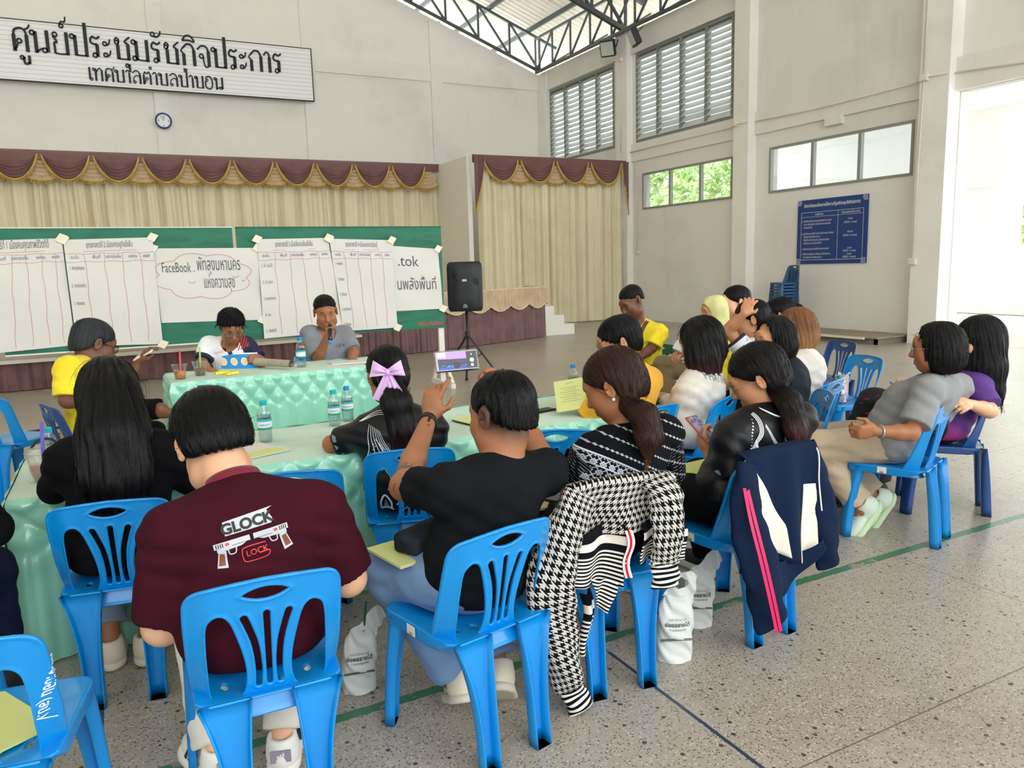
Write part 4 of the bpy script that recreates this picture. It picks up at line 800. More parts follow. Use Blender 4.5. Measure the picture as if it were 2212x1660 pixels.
# ================================================================ TABLES
ms_ = Mat('mint_satin', (150, 218, 194), .26, spec=.8); ms_.mix(ms_.noise(scale=3, detail=3).sm(.4, .75), (112, 196, 168), .6); ms_.bump(ms_.noise(scale=14, detail=3, dist=.7), .35, .012); M_mint = ms_.m
M_mint2 = cloth('mint_tablecloth', (196, 222, 206), .7, 2, .25)
def skirted(lab, x0, x1, y0, y1, h, p=.15, amp=.03, seed=0, loose=0, rz=0):
    cx_, cy__ = (x0+x1)/2, (y0+y1)/2; t = thing('skirted_table', lab, 'table', (cx_, cy__, 0), rz); a, b = (x1-x0)/2, (y1-y0)/2
    per = [(-a, -b), (a, -b), (a, b), (-a, b), (-a, -b)]; L = [0, 2*a, 2*a+2*b, 4*a+2*b, 4*a+4*b]; nrm = [(0, -1), (1, 0), (0, 1), (-1, 0)]; nu = int(L[-1]/.0125)
    def top(u, v): return (u-.5)*2*(a+.006), (v-.5)*2*(b+.006), h+.002*np.sin(u*23+seed)*np.sin(v*11)-.004*((np.abs(u-.5)*2)**30+(np.abs(v-.5)*2)**30)
    V, F = gridVF(top, 40, 20); mb = MB().put(V, F); mb.box((-a+.01, -b+.01, h-.03), (a-.01, b-.01, h-.006)); mb.build('tablecloth', M_mint2, t, True)
    def sk(u, v):
        s = u*L[-1]; x = np.interp(s, L, [q[0] for q in per]); y = np.interp(s, L, [q[1] for q in per]); c = .035
        nx = np.zeros_like(s); ny = np.zeros_like(s)
        for i in range(4):
            m = (s >= L[i]) & (s <= L[i+1]); q = s[m]-L[i]; l = L[i+1]-L[i]; w0 = np.clip(.5-q/c/2, 0, .5); w1 = np.clip(.5-(l-q)/c/2, 0, .5); n0, n1, n2 = nrm[i-1], nrm[i], nrm[(i+1) % 4]
            nx[m] = n1[0]*(1-w0-w1)+n0[0]*w0+n2[0]*w1; ny[m] = n1[1]*(1-w0-w1)+n0[1]*w0+n2[1]*w1
        dn = v*h; ja = .25*np.sin(s*3.1+seed)*loose; q = s/p+ja; lat = np.abs(np.sin(math.pi*(q+dn/.17)))*np.abs(np.sin(math.pi*(q-dn/.17))); lat = lat**.7
        fr_ = np.abs(((q+.25*np.sin(q*1.7+seed)*loose) % 1)*2-1); pl = (1-fr_)**1.4*1.1+.30*np.abs(np.sin(math.pi*(q*3.13+.4*np.sin(q*2.1)))); e = np.clip((dn-.17)/.09, 0, 1); e = e*e*(3-2*e); d = amp*(lat*(1-e)*1.25+pl*e*(1+.35*v))*np.clip(dn/.03, 0, 1)+.008+.03*v*loose*np.sin(s*6+seed)**2
        return x+nx*d, y+ny*d, (h-.001)*(1-v)+.004
    MB().grid(sk, nu, 56).build('skirt', M_mint, t, True); return t
skirted('long mint skirted table in front of the speakers, with diamond pleats', .31, 1.97, 5.80, 6.42, .75, .13, .022, 1)
skirted('mint skirted table at the near left with bottles and a bagged drink', -.43, 1.13, 3.40, 4.20, .665, .17, .026, 2, 1)
skirted('mint skirted table right of the near one, holding a black phone', 1.37, 2.62, 3.40, 4.18, .665, .14, .022, 3, 1)
# ================================================================ LOUDSPEAKER
M_spk = Mat('speaker_black', (24, 25, 28), .5); M_spk.bump(M_spk.noise(scale=260), .2, .002); M_spk = M_spk.m; M_gr = Mat('speaker_grille', (46, 48, 52), .55, metal=.3); v = M_gr.voro(scale=160); M_gr.mix(v.lt(.35), (14, 14, 15)); M_gr = M_gr.m
p = at(1006, 620, 10.4); lsx, lsy = p[0], p[1]; ang = R_(-28)
stn = thing('speaker_stand', 'black tripod stand under the loudspeaker', 'speaker stand', (lsx, lsy, 0), ang)
MB().tube([(0, 0, .12), (0, 0, .95)], .0175, 12).build('pole', M_spk, stn, True); MB().tube([(0, 0, .55), (0, 0, .62)], .034, 12).build('collar', M_spk, stn)
for k in range(3):
    c, s = math.cos(2.1*k+.5), math.sin(2.1*k+.5); l = MB().bar((0, 0, .58), (.42*c, .42*s, .02), .03, .02).build('leg', M_spk, stn); MB().bar((0, 0, .2), (.22*c, .22*s, .3), .02, .012).build('brace', M_spk, l); MB().box((.40*c-.02, .40*s-.02, 0), (.40*c+.02, .40*s+.02, .03)).build('rubber_foot', M_spk, l)
zc = at(1006, 672, 10.4)[2]; sp = thing('loudspeaker', 'black loudspeaker on a tripod right of the green boards', 'loudspeaker', (lsx, lsy, zc), ang)
prof = smooth_pts([(-.20, -.18), (.20, -.18), (.215, -.10), (.16, .17), (.10, .19), (-.10, .19), (-.16, .17), (-.215, -.10)], 4, True); mb = MB(); n = len(prof); V = []
for z, s in ((0, .88), (.03, .97), (.08, 1), (.58, 1), (.63, .97), (.66, .86)): V += [(a*s, b*s, z) for a, b in prof]
mb.put(V, [(k*n+i, k*n+(i+1) % n, (k+1)*n+(i+1) % n, (k+1)*n+i) for k in range(5) for i in range(n)]+[tuple(range(n-1, -1, -1)), tuple(5*n+i for i in range(n))]); mb.build('cabinet', M_spk, sp, True)
def grille(u, v): w = .165-.03*np.exp(-((v-.62)/.10)**2); return (u-.5)*2*w*(1-.25*(np.abs(v-.5)*2)**6), -.185-.028*(1-(2*u-1)**4)*(1-(2*v-1)**6), .045+.57*v
MB().grid(grille, 24, 40).build('grille', M_gr, sp, True)
for s in (-1, 1):
    mb = MB()
    for k in range(4): mb.box((s*.15-.035, -.20, .36+.02*k), (s*.15+.035, -.185, .37+.02*k))
    mb.build('port', M_ink, sp)
MB().box((-.03, -.218, .40), (.03, -.212, .43)).build('badge', flat('badge_silver', (190, 190, 186), .4), sp); MB().put([(-.035, -.2, .05), (.035, -.2, .05), (.02, -.218, .10), (-.02, -.218, .10)], [(0, 1, 2, 3)]).build('logo_plate', flat('plate_grey', (130, 134, 138), .4), sp)
# ================================================================ FLOODLIGHTS, PLATFORM, CABLES
M_fl = flat('floodlight_black', (30, 34, 36), .5); M_fg = flat('floodlight_glass', (190, 196, 190), .2)
for lab, (px, py), rz in (('black floodlight on the left of the pillar top', (1312, 105), -.9), ('black floodlight on the right of the pillar top', (1366, 82), -1.9)):
    d = RT*((px-1106)/FOC)+DN*((py-830)/FOC)+FW; p = d*(12.75*K/d[0])+np.array([0, 0, CAM_Z]); f = thing('floodlight', lab, 'floodlight', tuple(p), 0, 'floodlights on the pillar'); f.rotation_euler = (R_(25), 0, rz)
    MB().box((-.19, -.03, -.2), (.19, .13, .2), bev=.03).build('housing', M_fl, f); MB().box((-.16, -.036, -.16), (.16, -.028, .16)).build('lens', M_fg, f); MB().bar((-.21, .05, 0), (-.21, .3, .12), .03, .01).bar((.21, .05, 0), (.21, .3, .12), .03, .01).bar((-.21, .3, .12), (.21, .3, .12), .03, .01).build('bracket', M_fl, f)
pw_ = Mat('grey_plywood', (150, 138, 120), .8); pw_.mix(pw_.noise(scale=4, detail=5).sm(.45, .75), (112, 102, 88), .8)
pf = thing('low_platform', 'low plywood platform lying along the right wall', 'platform'); MB().box((12.35*K, 9.35*K, .10), (13.36*K, 12.3*K, .125)).build('top', pw_.m, pf); mb = MB()
for a, b in (((12.4, 9.4), (13.3, 9.45)), ((12.4, 12.2), (13.3, 12.25)), ((12.4, 9.4), (12.45, 12.25)), ((12.38, 9.5), (12.42, 12.0))): mb.box((a[0]*K, a[1]*K, 0), (b[0]*K, b[1]*K, .1))
mb.build('frame', flat('weathered_frame', (120, 112, 100), .8), pf); MB().box((12.3*K, 9.6*K, .08), (12.34*K, 11.9*K, .12)).build('edge_trim', M_wood, pf)
M_cab = flat('cable_black', (28, 28, 30), .6)
for lab, P, r in (('thick black cable running across the floor at the left', [(-2.2, 8.4, .012), (-1.0, 8.72, .012), (-.5, 8.86, .012), (.2, 8.9, .012), (1.3, 8.8, .012)], .012), ('thin black cable looping up behind the person in the yellow polo', [(-2.2, 8.0, .008), (-1.0, 8.25, .008), (-.55, 8.55, .008), (-.3, 9.2, .03), (-.1, 9.6, .3), (0.1, 10.5, .4)], .007)):
    tag(MB().tube(smooth_pts(P, 10), r, 8).build('cable', M_cab, smooth=True), lab, 'cable')
# ================================================================ PEOPLE
nrm_ = lambda v: np.asarray(v, float)/max(np.linalg.norm(v), 1e-9)
SKIN = {}
def skin_mat(key, col):
    if key in SKIN: return SKIN[key]
    m = Mat('skin_'+key, col, .5, spec=.4); a = m.attr('col', 'Color'); m.color(a); n = m.noise(scale=38, detail=4)
    m.p.inputs['Subsurface Weight'].default_value = .06; m.p.inputs['Subsurface Radius'].default_value = (.01, .004, .002); m.bump(n, .08, .003); SKIN[key] = m.m; return m.m
SKC = {'light': (222, 172, 138), 'mid': (190, 134, 98), 'tan': (160, 106, 74), 'dark': (112, 70, 50)}
def hair_mat(name, c0, c1=None, z0=-.1, z1=-.4, rough=.36):
    m = Mat(name, c0, rough, spec=.22); st = m.attr('st'); x, y, z = m.xyz(st)
    n = m.noise(m.vec(x*26, y*2.2, z*3), scale=1.6, detail=4, rough=.6); n2 = m.noise(m.vec(x*70, y*4, z*6), scale=1.5, detail=3)
    m.mix(n.sm(.45, .75), tuple(min(255, int(c*1.45+5)) for c in c0), .6)
    if c1: m.mix((y*-1+n*.12-.06).sm(-z0, -z1), c1, .85)
    m.bump(n2*.7+n*.6, .55, .006); return m.m
def lin(c): return np.array(srgb(*c)[:3])
class Person: pass
def frame_h(yaw, pitch, roll, phi):     # head axes: yaw right of heading, pitch down, roll right
    a = R_(phi+yaw); f = arr(math.sin(a)*math.cos(R_(pitch)), math.cos(a)*math.cos(R_(pitch)), -math.sin(R_(pitch))); r = arr(math.cos(a), -math.sin(a), 0)
    u = np.cross(r, f); c, s = math.cos(R_(roll)), math.sin(R_(roll)); r2 = c*r-s*u; u2 = s*r+c*u; return np.stack([r2, f, u2])
def pose(key, lean=6, s=1.0, w=1.0, head=(0, 10, 0), hs=1.08, H=None, N=None, SL=None, SR=None, EL=None, ER=None, WL=None, WR=None, KL=None, KR=None, AL=None, AR=None, slide=0, side=0, dN=0, dH=0, female=True, hipz=.515, tw=0, base=None, shift=0):
    p = Person(); x, y, phi, _ = CH[key] if base is None else (*base, None); p.phi = phi; a = R_(phi); p.f = arr(math.sin(a), math.cos(a), 0); p.r = arr(math.cos(a), -math.sin(a), 0); p.u = arr(0, 0, 1)
    p.base = arr(x, y, 0)+p.f*slide+p.r*shift; p.pel = p.base+p.f*.012+p.u*hipz; p.s = s; p.w = w; p.hs = hs*s
    sp = nrm_(p.u*math.cos(R_(lean))+p.f*math.sin(R_(lean))+p.r*side)
    def px(v, ref, dd=0): return at(v[0], v[1], depth(ref)+(v[2] if len(v) > 2 else 0)+dd)
    p.neck = p.pel+sp*.475*s
    if N is not None: p.neck = px(N, p.neck, dN); p.neck = p.neck-nrm_(p.neck-p.pel)*.05*s
    p.tu = nrm_(p.neck-p.pel); rr = p.r*math.cos(R_(tw))-p.f*math.sin(R_(tw)); hw = (.165 if female else .185)*s*(.5+.5*w)
    p.SL = p.neck-p.tu*.055*s-rr*hw; p.SR = p.neck-p.tu*.055*s+rr*hw
    if SL is not None: p.SL = px(SL, p.SL)
    if SR is not None: p.SR = px(SR, p.SR)
    p.tr = nrm_(p.SR-p.SL); p.tf = nrm_(np.cross(p.tu, p.tr)); p.tr = np.cross(p.tf, p.tu); p.TA = np.stack([p.tr, p.tf, p.tu])
    p.HA = frame_h(*head, phi); p.hd = p.neck+(p.tu*.10+p.HA[2]*.085)*p.hs+p.HA[1]*.02
    if H is not None: p.hd = px(H, p.hd, dH)
    def limb(v, ref, dflt):
        if v is None: return ref+p.r*dflt[0]+p.f*dflt[1]+p.u*dflt[2]
        if isinstance(v, tuple) and v[0] == 'p': return px(v[1:], ref)
        if isinstance(v, tuple) and v[0] == 'w': return arr(*v[1:])
        return ref+p.r*v[0]+p.f*v[1]+p.u*v[2]
    p.EL = limb(EL, p.SL, (-.07, .10, -.25)); p.ER = limb(ER, p.SR, (.07, .10, -.25)); p.WL = limb(WL, p.EL, (.09, .21, -.04)); p.WR = limb(WR, p.ER, (-.09, .21, -.04))
    p.HL = p.pel-p.r*.09; p.HR = p.pel+p.r*.09; loc = lambda v, d: px(v[1:], p.pel) if v is not None and v[0] == 'p' else p.base+p.r*(v or d)[0]+p.f*(v or d)[1]+p.u*(v or d)[2]
    p.KL = loc(KL, (-.12, .36, .475)); p.KR = loc(KR, (.12, .36, .475)); p.AL = loc(AL, (-.12, .40, .09)); p.AR = loc(AR, (.12, .40, .09)); p.female = female
    return p
def torso(S, p, g, belly=.3, bust=0):
    w = p.w; s = p.s; A = p.TA; P0 = p.pel; L = np.linalg.norm(p.neck-p.pel); at_ = lambda t, f=0: P0+p.tu*L*t+p.tf*f
    S.ell(at_(.02), (.176*w+g, .130*w+g, .120+g), A, .05); S.ell(at_(.36, .012+.03*belly), (.138*w+g+.02*belly, .098*w+g+.03*belly, .15*s+g), A, .07); S.ell(at_(.66, .005), (.150*w+g, .103*w+g, .165*s+g), A, .07)
    S.cap(p.SL-p.tu*.004, p.SR-p.tu*.004, .052*s+g*.8, k=.08); nb = p.neck+p.tu*.012
    for q in (p.SL, p.SR): S.cap(nb, q*.82+nb*.18+p.tu*.006, .048*s+g*.6, .046*s+g*.7, .06)
    S.ell(at_(.84, -.03), (.13*w+g, .075+g, .09+g), A, .06)
    if bust:
        for sd in (-1, 1): S.ell(at_(.62, .085*w)+p.tr*sd*.07*w, (.062+g, .055+g, .06+g), A, .05)
    return S
def hand(S, W, d, n, right, curl=.35, spread=.12, sc=1.0, thumb=.5, pts=None):
    d = nrm_(d); n = nrm_(np.asarray(n, float)-d*np.dot(n, d)); sd = np.cross(d, n)*(1 if right else -1)    # sd: toward the thumb
    A = np.stack([sd, d, n]); S.ell(W+d*.048*sc, arr(.040, .052, .017)*sc, A, .015); S.ell(W+d*.03*sc+sd*.02*sc+n*.008*sc, arr(.02, .032, .016)*sc, A, .015)
    tips = []
    cu = curl if isinstance(curl, (list, tuple)) else [curl]*4
    for i, (off, l) in enumerate(((.029, .073), (.010, .082), (-.010, .077), (-.028, .060))):
        c = cu[i]; b = W+d*(.088-.004*abs(i-1.2))*sc+sd*off*sc; ang = 0; q = b; dr = nrm_(d+sd*spread*(1.4-i)*.5); r = [.0098, .0088, .0080, .0070]
        for j, (fr, am) in enumerate(((.46, 75), (.30, 95), (.24, 60))):
            ang += R_(c*am); q2 = q+(dr*math.cos(ang)+n*math.sin(ang))*l*fr*sc; S.cap(q, q2, r[j]*sc, r[j+1]*sc, .006 if j else .012); q = q2
        tips.append(q)
    b = W+d*.022*sc+sd*.028*sc+n*.006*sc; d1 = nrm_(d*.55+sd*(.85-thumb*.5)+n*thumb*.7); q = b+d1*.042*sc; S.cap(b, q, .0125*sc, .0105*sc, .012); d2 = nrm_(d*.85+sd*(.35-thumb*.5)+n*thumb*.75); q2 = q+d2*.034*sc; S.cap(q, q2, .0105*sc, .0078*sc, .006)
    return tips
def head_solid(S, p, ears=True):
    c, A, k = p.hd, p.HA, p.hs; X_ = lambda x, y, z: c+(A[0]*x+A[1]*y+A[2]*z)*k
    E = lambda x, y, z, rx, ry, rz, kk=.02, op='u': S.ell(X_(x, y, z), arr(rx, ry, rz)*k, A, kk*k, op)
    S.cap(p.neck-p.tu*.03, X_(0, -.022, -.055), (.062 if not p.female else .052)*p.s, (.054 if not p.female else .047)*k, .03)
    E(0, -.014, .034, .073, .092, .078); E(0, .03, -.03, .060, .062, .080, .03); E(0, .048, -.088, .034, .030, .026, .04)
    for sd in (-1, 1): E(sd*.036, .058, -.03, .026, .028, .028, .03); E(sd*.046, .02, -.07, .024, .036, .026, .03)
    S.cap(X_(-.03, .080, .022), X_(.03, .080, .022), .013*k, k=.02*k); E(0, .088, .03, .03, .012, .03, .02)
    for sd in (-1, 1): E(sd*.031, .100, .002, .015, .013, .010, .012, 's'); E(sd*.031, .079, .001, .0135, .0125, .0125, .006)
    S.cap(X_(0, .090, .008), X_(0, .108, -.034), .008*k, .012*k, .014*k)
    for sd in (-1, 1): E(sd*.012, .098, -.038, .009, .010, .008, .008)
    S.cap(X_(-.019, .089, -.0625), X_(.019, .089, -.0625), .007*k, k=.008*k); S.cap(X_(-.015, .089, -.073), X_(.015, .089, -.073), .0075*k, k=.008*k); S.cap(X_(-.024, .097, -.0678), X_(.024, .097, -.0678), .0028*k, k=.004*k, op='s')
    if ears:
        for sd in (-1, 1):
            EA = np.stack([nrm_(A[0]*.88+A[1]*sd*-.38), nrm_(A[1]*.88+A[0]*sd*.38), nrm_(A[2])]); c2 = X_(sd*.079, -.012, -.004)
            S.ell(c2, arr(.0075, .019, .033)*k, EA, .010*k); S.ell(c2+A[0]*sd*.007*k+A[1]*.004*k, arr(.006, .010, .019)*k, EA, .006*k, 's')
    return S
def body(p, name, label, skin='mid', closed=True, stub=None, hands=None, h=.0085, hh=.0042, fh=.005, belly=.2, bust=0, beard=0, group=None, lips=(150, 78, 70), tattoo=None, ears=True, bh=1.0):
    S = Solid(); torso(S, p, -.006, belly, bust); wa = .92 if p.female else 1.08
    for s_, e_, w_ in ((p.SL, p.EL, p.WL), (p.SR, p.ER, p.WR)): S.cap(s_, e_, .048*wa*bh, .039*wa*bh, .03); m = e_*.65+w_*.35; S.cap(e_, m, .039*wa*bh, .040*wa*bh, .03); S.cap(m, w_, .040*wa*bh, .026*wa, .02)
    for h_, k_, a_, sg in ((p.HL, p.KL, p.AL, -1), (p.HR, p.KR, p.AR, 1)): S.cap(h_, k_, .082*p.w, .055, .05); m = k_*.65+a_*.35-p.f*.012; S.cap(k_, m, .053, .052, .03); S.cap(m, a_, .05, .034, .03); S.cap(a_-p.u*.03, a_+p.f*.12-p.u*.055, .036, .026, .03)
    head_solid(S, p, ears); hb = []
    for i, (e_, w_, right) in enumerate(((p.EL, p.WL, False), (p.ER, p.WR, True))):
        hc = dict((hands or {}).get('R' if right else 'L', {})); d = hc.pop('d', nrm_(w_-e_)); n = hc.pop('n', -p.u); hand(S, w_, arr(*d), arr(*n), right, sc=1.06 if not p.female else .98, **hc); c = w_+nrm_(arr(*d))*.085; hb.append((c-.135, c+.135))
    hc_ = p.hd-p.HA[2]*.02; hb0 = (hc_-.145*p.hs, hc_+.145*p.hs)
    o = p.base.copy(); parts = []
    V, F = S.net(h)
    def inbox(V, b, sh): return ((V > b[0]+sh) & (V < b[1]-sh)).all(1)
    fine = [(hb0, fh)]+[(b, hh) for b in hb if hh < h]
    keep = np.ones(len(F), bool); ctr = V[F].mean(1)
    for b, q in fine: keep &= ~inbox(ctr, b, h*1.0)
    parts.append((V, F[keep])); done = []
    for b, q in fine:
        v, f = S.net(q, b[0], b[1])
        if len(f):
            c = v[f].mean(1); k_ = np.ones(len(f), bool)
            for b2 in done: k_ &= ~inbox(c, b2, 0)
            parts.append((v, f[k_])); done.append(b)
    V, F = join_parts(parts); u, F2 = np.unique(F, return_inverse=True); V = V[u]; F = F2.reshape(F.shape)
    # natural colouring: lips, brows, eyes
    base = lin(SKC[skin]); col = np.tile(np.r_[base, 1], (len(V), 1)); q = (V-p.hd)@p.HA.T/p.hs
    def paint(m, c, a=1): col[:, :3] = col[:, :3]*(1-(m*a)[:, None])+np.array(c)*(m*a)[:, None]
    sm = lambda d, a, b: np.clip((b-d)/(b-a), 0, 1); ax = np.abs(q[:, 0]); y, z = q[:, 1], q[:, 2]; fr = y > .05
    paint(sm(np.hypot(ax/1.9, (z+.0675)*1.15), .008, .0125)*fr*(y > .07), lin(lips), .7); paint(sm(np.hypot((ax-.030)/2.6, z-.0235-.004*np.sin(ax*60)), .0025, .005)*fr, (.012, .010, .009), .8)
    if closed: paint(sm(np.hypot((ax-.031)/3.4, z+.004), .0014, .0032)*fr, (.01, .008, .008), .85)
    else:
        e = np.hypot((ax-.031)/1.75, z-.001); paint(sm(e, .0055, .0070)*fr, (.62, .58, .54)); paint(sm(np.hypot(ax-.031, z-.001), .0045, .0058)*fr*(e < .0065), (.012, .008, .006)); paint(sm(np.abs(e-.0068), .0006, .0018)*fr*(z > -.002), (.012, .01, .01))
    paint(np.clip(sm(np.hypot(ax-.04, z+.03), .01, .03), 0, 1)*fr, base*arr(1.12, .86, .82), .35)
    if stub: (y1, z1, np_) = stub; sl = (z1-np_)/(y1+.085); ff = sl*(y-y1)-(z-z1); paint(np.clip(1-ff/.05, 0, 1)*(y < .03)*(ax > .0), (.016, .013, .012), .8)
    if beard: paint(((z < -.055) & (y > .0)).astype(float), base*.75, beard*.5)
    if tattoo: tattoo(V, col)
    o_ = add(name, new_mesh(name, V-o, F, attrs={'col': col}), skin_mat(skin, SKC[skin]), None, tuple(o)); tag(o_, label, 'person', group); p.obj = o_; p.o = o; p.S = S; return o_
def child(p, name, VF, mat, label=None, attrs=None):
    V, F = VF; o = add(name, new_mesh(name, V-p.o, F, attrs=attrs), mat, p.obj)
    if label: o['label'] = label
    return o
def cut_cap(S, a, b, r1, r2, t1, k=.03, t0=None):     # tube a->b cut flat at fraction t1
    a = np.asarray(a); b = np.asarray(b); d = b-a; n = nrm_(d); pc = a+d*t1; c = (a+b)/2; R = np.linalg.norm(d)/2+max(r1, r2)
    S.fn(lambda P: np.maximum(cap_d(P, a, b, r1, r2), (P-pc)@n), k, 'u', c, R)
def shirt(p, mat, g=.014, sleeve=.75, long=False, belly=.3, bust=0, h=.0085, ripple=.0035, hem=-.60, neckr=.056, seed=1, sw=.062, name='shirt', label=None, open_front=False, mid=None):
    S = Solid(); torso(S, p, g, belly, bust); wm = 1 if p.female else 1.1
    for s_, e_, w_ in ((p.SL, p.EL, p.WL), (p.SR, p.ER, p.WR)):
        if long: S.cap(s_, e_, sw*wm, .054*wm, .04); cut_cap(S, e_, w_, .053*wm, .038*wm, .93, .03)
        else: cut_cap(S, s_, s_+(e_-s_)*1.25, sw*wm, sw*1.03*wm, sleeve/1.25, .035)
    up = nrm_(p.hd-p.neck); S.cap(p.neck-p.tu*.015+p.tf*.022, p.neck+up*.16+p.tf*.02, neckr, neckr+.02, k=.012, op='s'); S.plane(p.pel+p.tu*hem*.33, -p.tu, .02)
    S.fn(lambda P: .432-P[:, 2], .01, 'i') ; S.disp.append(wob(seed, 11, ripple, (1, 1, .7))); S.disp.append(wob(seed+3, 26, ripple*.35, (.6, .6, 1.6)))
    el = [(p.SL+p.EL*0+(p.EL-p.SL)*.15, .09), (p.SR+(p.ER-p.SR)*.15, .09), (p.pel+p.tu*.12, .16)]
    def fold(P):
        o = 0
        for c, r in el: d = np.linalg.norm(P-c, axis=1); q = (P-c)@nrm_(p.tu+p.tr*.35); o = o+np.exp(-(d/r)**2)*np.sin(q*95+seed)*ripple*1.9
        return o
    S.disp.append(fold); V, F = S.net(h); L = (V-p.pel)@p.TA.T; st = L.copy()
    sh = np.minimum(np.linalg.norm(V-p.SL, axis=1), np.linalg.norm(V-p.SR, axis=1)); arm = []
    for s_, e_ in ((p.SL, p.EL), (p.SR, p.ER)): d = nrm_(e_-s_); t = (V-s_)@d/np.linalg.norm(e_-s_); rad = np.linalg.norm(V-s_-np.outer((V-s_)@d, d), axis=1); arm.append(np.where(rad < .085, t, -1))
    arm = np.maximum(*arm); o = child(p, name, (V, F), mat, label, {'tl': L, 'arm': arm}); p.shirt = o; p.shV = V; p.shF = F; return o
def collar(p, mat, col_h=.035, r=.062, name='collar', label=None, tilt=.35, gap=.35):
    ax = nrm_(p.hd-p.neck); ax = nrm_(ax*.6+p.tu*.6+p.tf*.10); c = p.neck+p.tu*.022+p.tf*.016; x = nrm_(np.cross(ax, p.tf))*-1; x = nrm_(p.tr-ax*np.dot(p.tr, ax)); y = np.cross(ax, x)
    def fn(u, v):
        a = -math.pi/2*0+(gap+(2*math.pi-2*gap)*u)+math.pi/2; e = np.abs(2*u-1)**3; ri = r*(1+.02*np.sin(9*u)); z = np.where(v < .5, (v/.5)*col_h*1.15, col_h*1.15-(v-.5)/.5*col_h*(1.35+.5*e)); rr = ri+np.where(v < .5, 0, (v-.5)/.5*(.017+.012*e)+.004)
        ca, sa = np.cos(a), np.sin(a); zf = z-.020*np.clip(sa, 0, 1)*1.2; return tuple(c[i]+(x[i]*ca+y[i]*sa*1.02)*rr+ax[i]*zf for i in range(3))
    V, F = gridVF(fn, 48, 15); return child(p, name, (V, F), mat, label)
def trousers(p, mat, g=.014, h=.0095, end=.95, flare=0, seed=5, ripple=.004, name='trousers', label=None, cuff=.0):
    S = Solid(); S.ell(p.pel-p.u*.0, (.158*p.w+g, .112*p.w+g, .10+g), np.stack([p.r, p.f, p.u]), .05)
    for h_, k_, a_ in ((p.HL, p.KL, p.AL), (p.HR, p.KR, p.AR)): S.cap(h_*.75+k_*.25, k_, .080*p.w+g, .060+g, .05); cut_cap(S, k_, a_, .060+g, .045+g+flare, end, .04)
    S.disp += [wob(seed, 12, ripple), wob(seed+1, 30, ripple*.4)]; kn = [(p.KL, .13), (p.KR, .13), (p.AL, .12), (p.AR, .12)]
    def fold(P):
        o = 0
        for c, r in kn: d = np.linalg.norm(P-c, axis=1); o = o+np.exp(-(d/r)**2)*np.sin((P-c)@arr(20, 25, 80)+seed)*ripple
        return o
    S.disp.append(fold); S.fn(lambda P: (P-p.pel)@p.u-.085-np.maximum(np.hypot((P-p.pel)[:, 0], (P-p.pel)[:, 1])-.17, 0)*6, .02, 'i'); return child(p, name, S.net(h), mat, label)
def shoes(p, mat, sole, label=None, dirs=None, h=.006, angs=(0, 0), L=.27, up=None, stripes=None):
    out = []
    for i, a_ in enumerate((p.AL, p.AR)):
        a = R_(angs[i]); d0 = p.f*math.cos(a)+p.r*math.sin(a)*1.0; pit = 0 if up is None else R_(up[i]); f = nrm_(d0*math.cos(pit)-p.u*math.sin(pit)); r = nrm_(np.cross(f, p.u)); u = np.cross(r, f); A = np.stack([r, f, u]); c = a_-u*.085
        if pit == 0: c[2] = .0
        S = Solid(); S.ell(c+f*.11*L/.27+u*.045, (.046, .10*L/.27, .038), A, .02); S.ell(c-f*.015+u*.055, (.040, .065, .055), A, .02); S.cap(c-f*.01+u*.05, c+u*.105-f*.012, .046, .043, .03); S.cap(c-f*.012+u*.085, c+u*.16-f*.02, .028, .030, k=.008, op='s'); S.fn(lambda P: .018-(P-c)@u, .004, 'i'); S.fn(lambda P: (P-c)@u-.112, .006, 'i')
        o = child(p, 'shoe', S.net(h), mat, label); T = Solid(); T.ell(c+f*.12*L/.27+u*.016, (.053, .105*L/.27, .03), A, .03); T.ell(c-f*.01+u*.016, (.046, .075, .03), A, .03); T.cap(c-f*.01+u*.012, c+f*.15*L/.27+u*.012, .042, .046, .03)
        T.fn(lambda P: -(P-c)@u+.002, .003, 'i'); T.fn(lambda P: (P-c)@u-.034, .006, 'i'); V, F = T.net(h); s_ = add('sole', new_mesh('sole', V-p.o, F), sole, o); out.append((o, c, f, r, u))
        mb = MB()
        for t in (.05, .075, .10): q = c+f*t+u*(.082-.25*(t-.05)); mb.tube([q-r*.022, q+u*.006, q+r*.022], .0035, 6)
        l = mb.build('laces', sole, o); l.location = tuple(-p.o)
    return out
def hair_attr(p, V):
    q = (V-p.hd)@p.HA.T/p.hs; th = np.arctan2(q[:, 0], -(q[:, 1]+.0)); z = V[:, 2]-p.hd[2]; rad = np.hypot(q[:, 0], q[:, 1]); return {'st': np.stack([th*np.clip(rad/.08, .25, 1.6), z, rad], 1)}
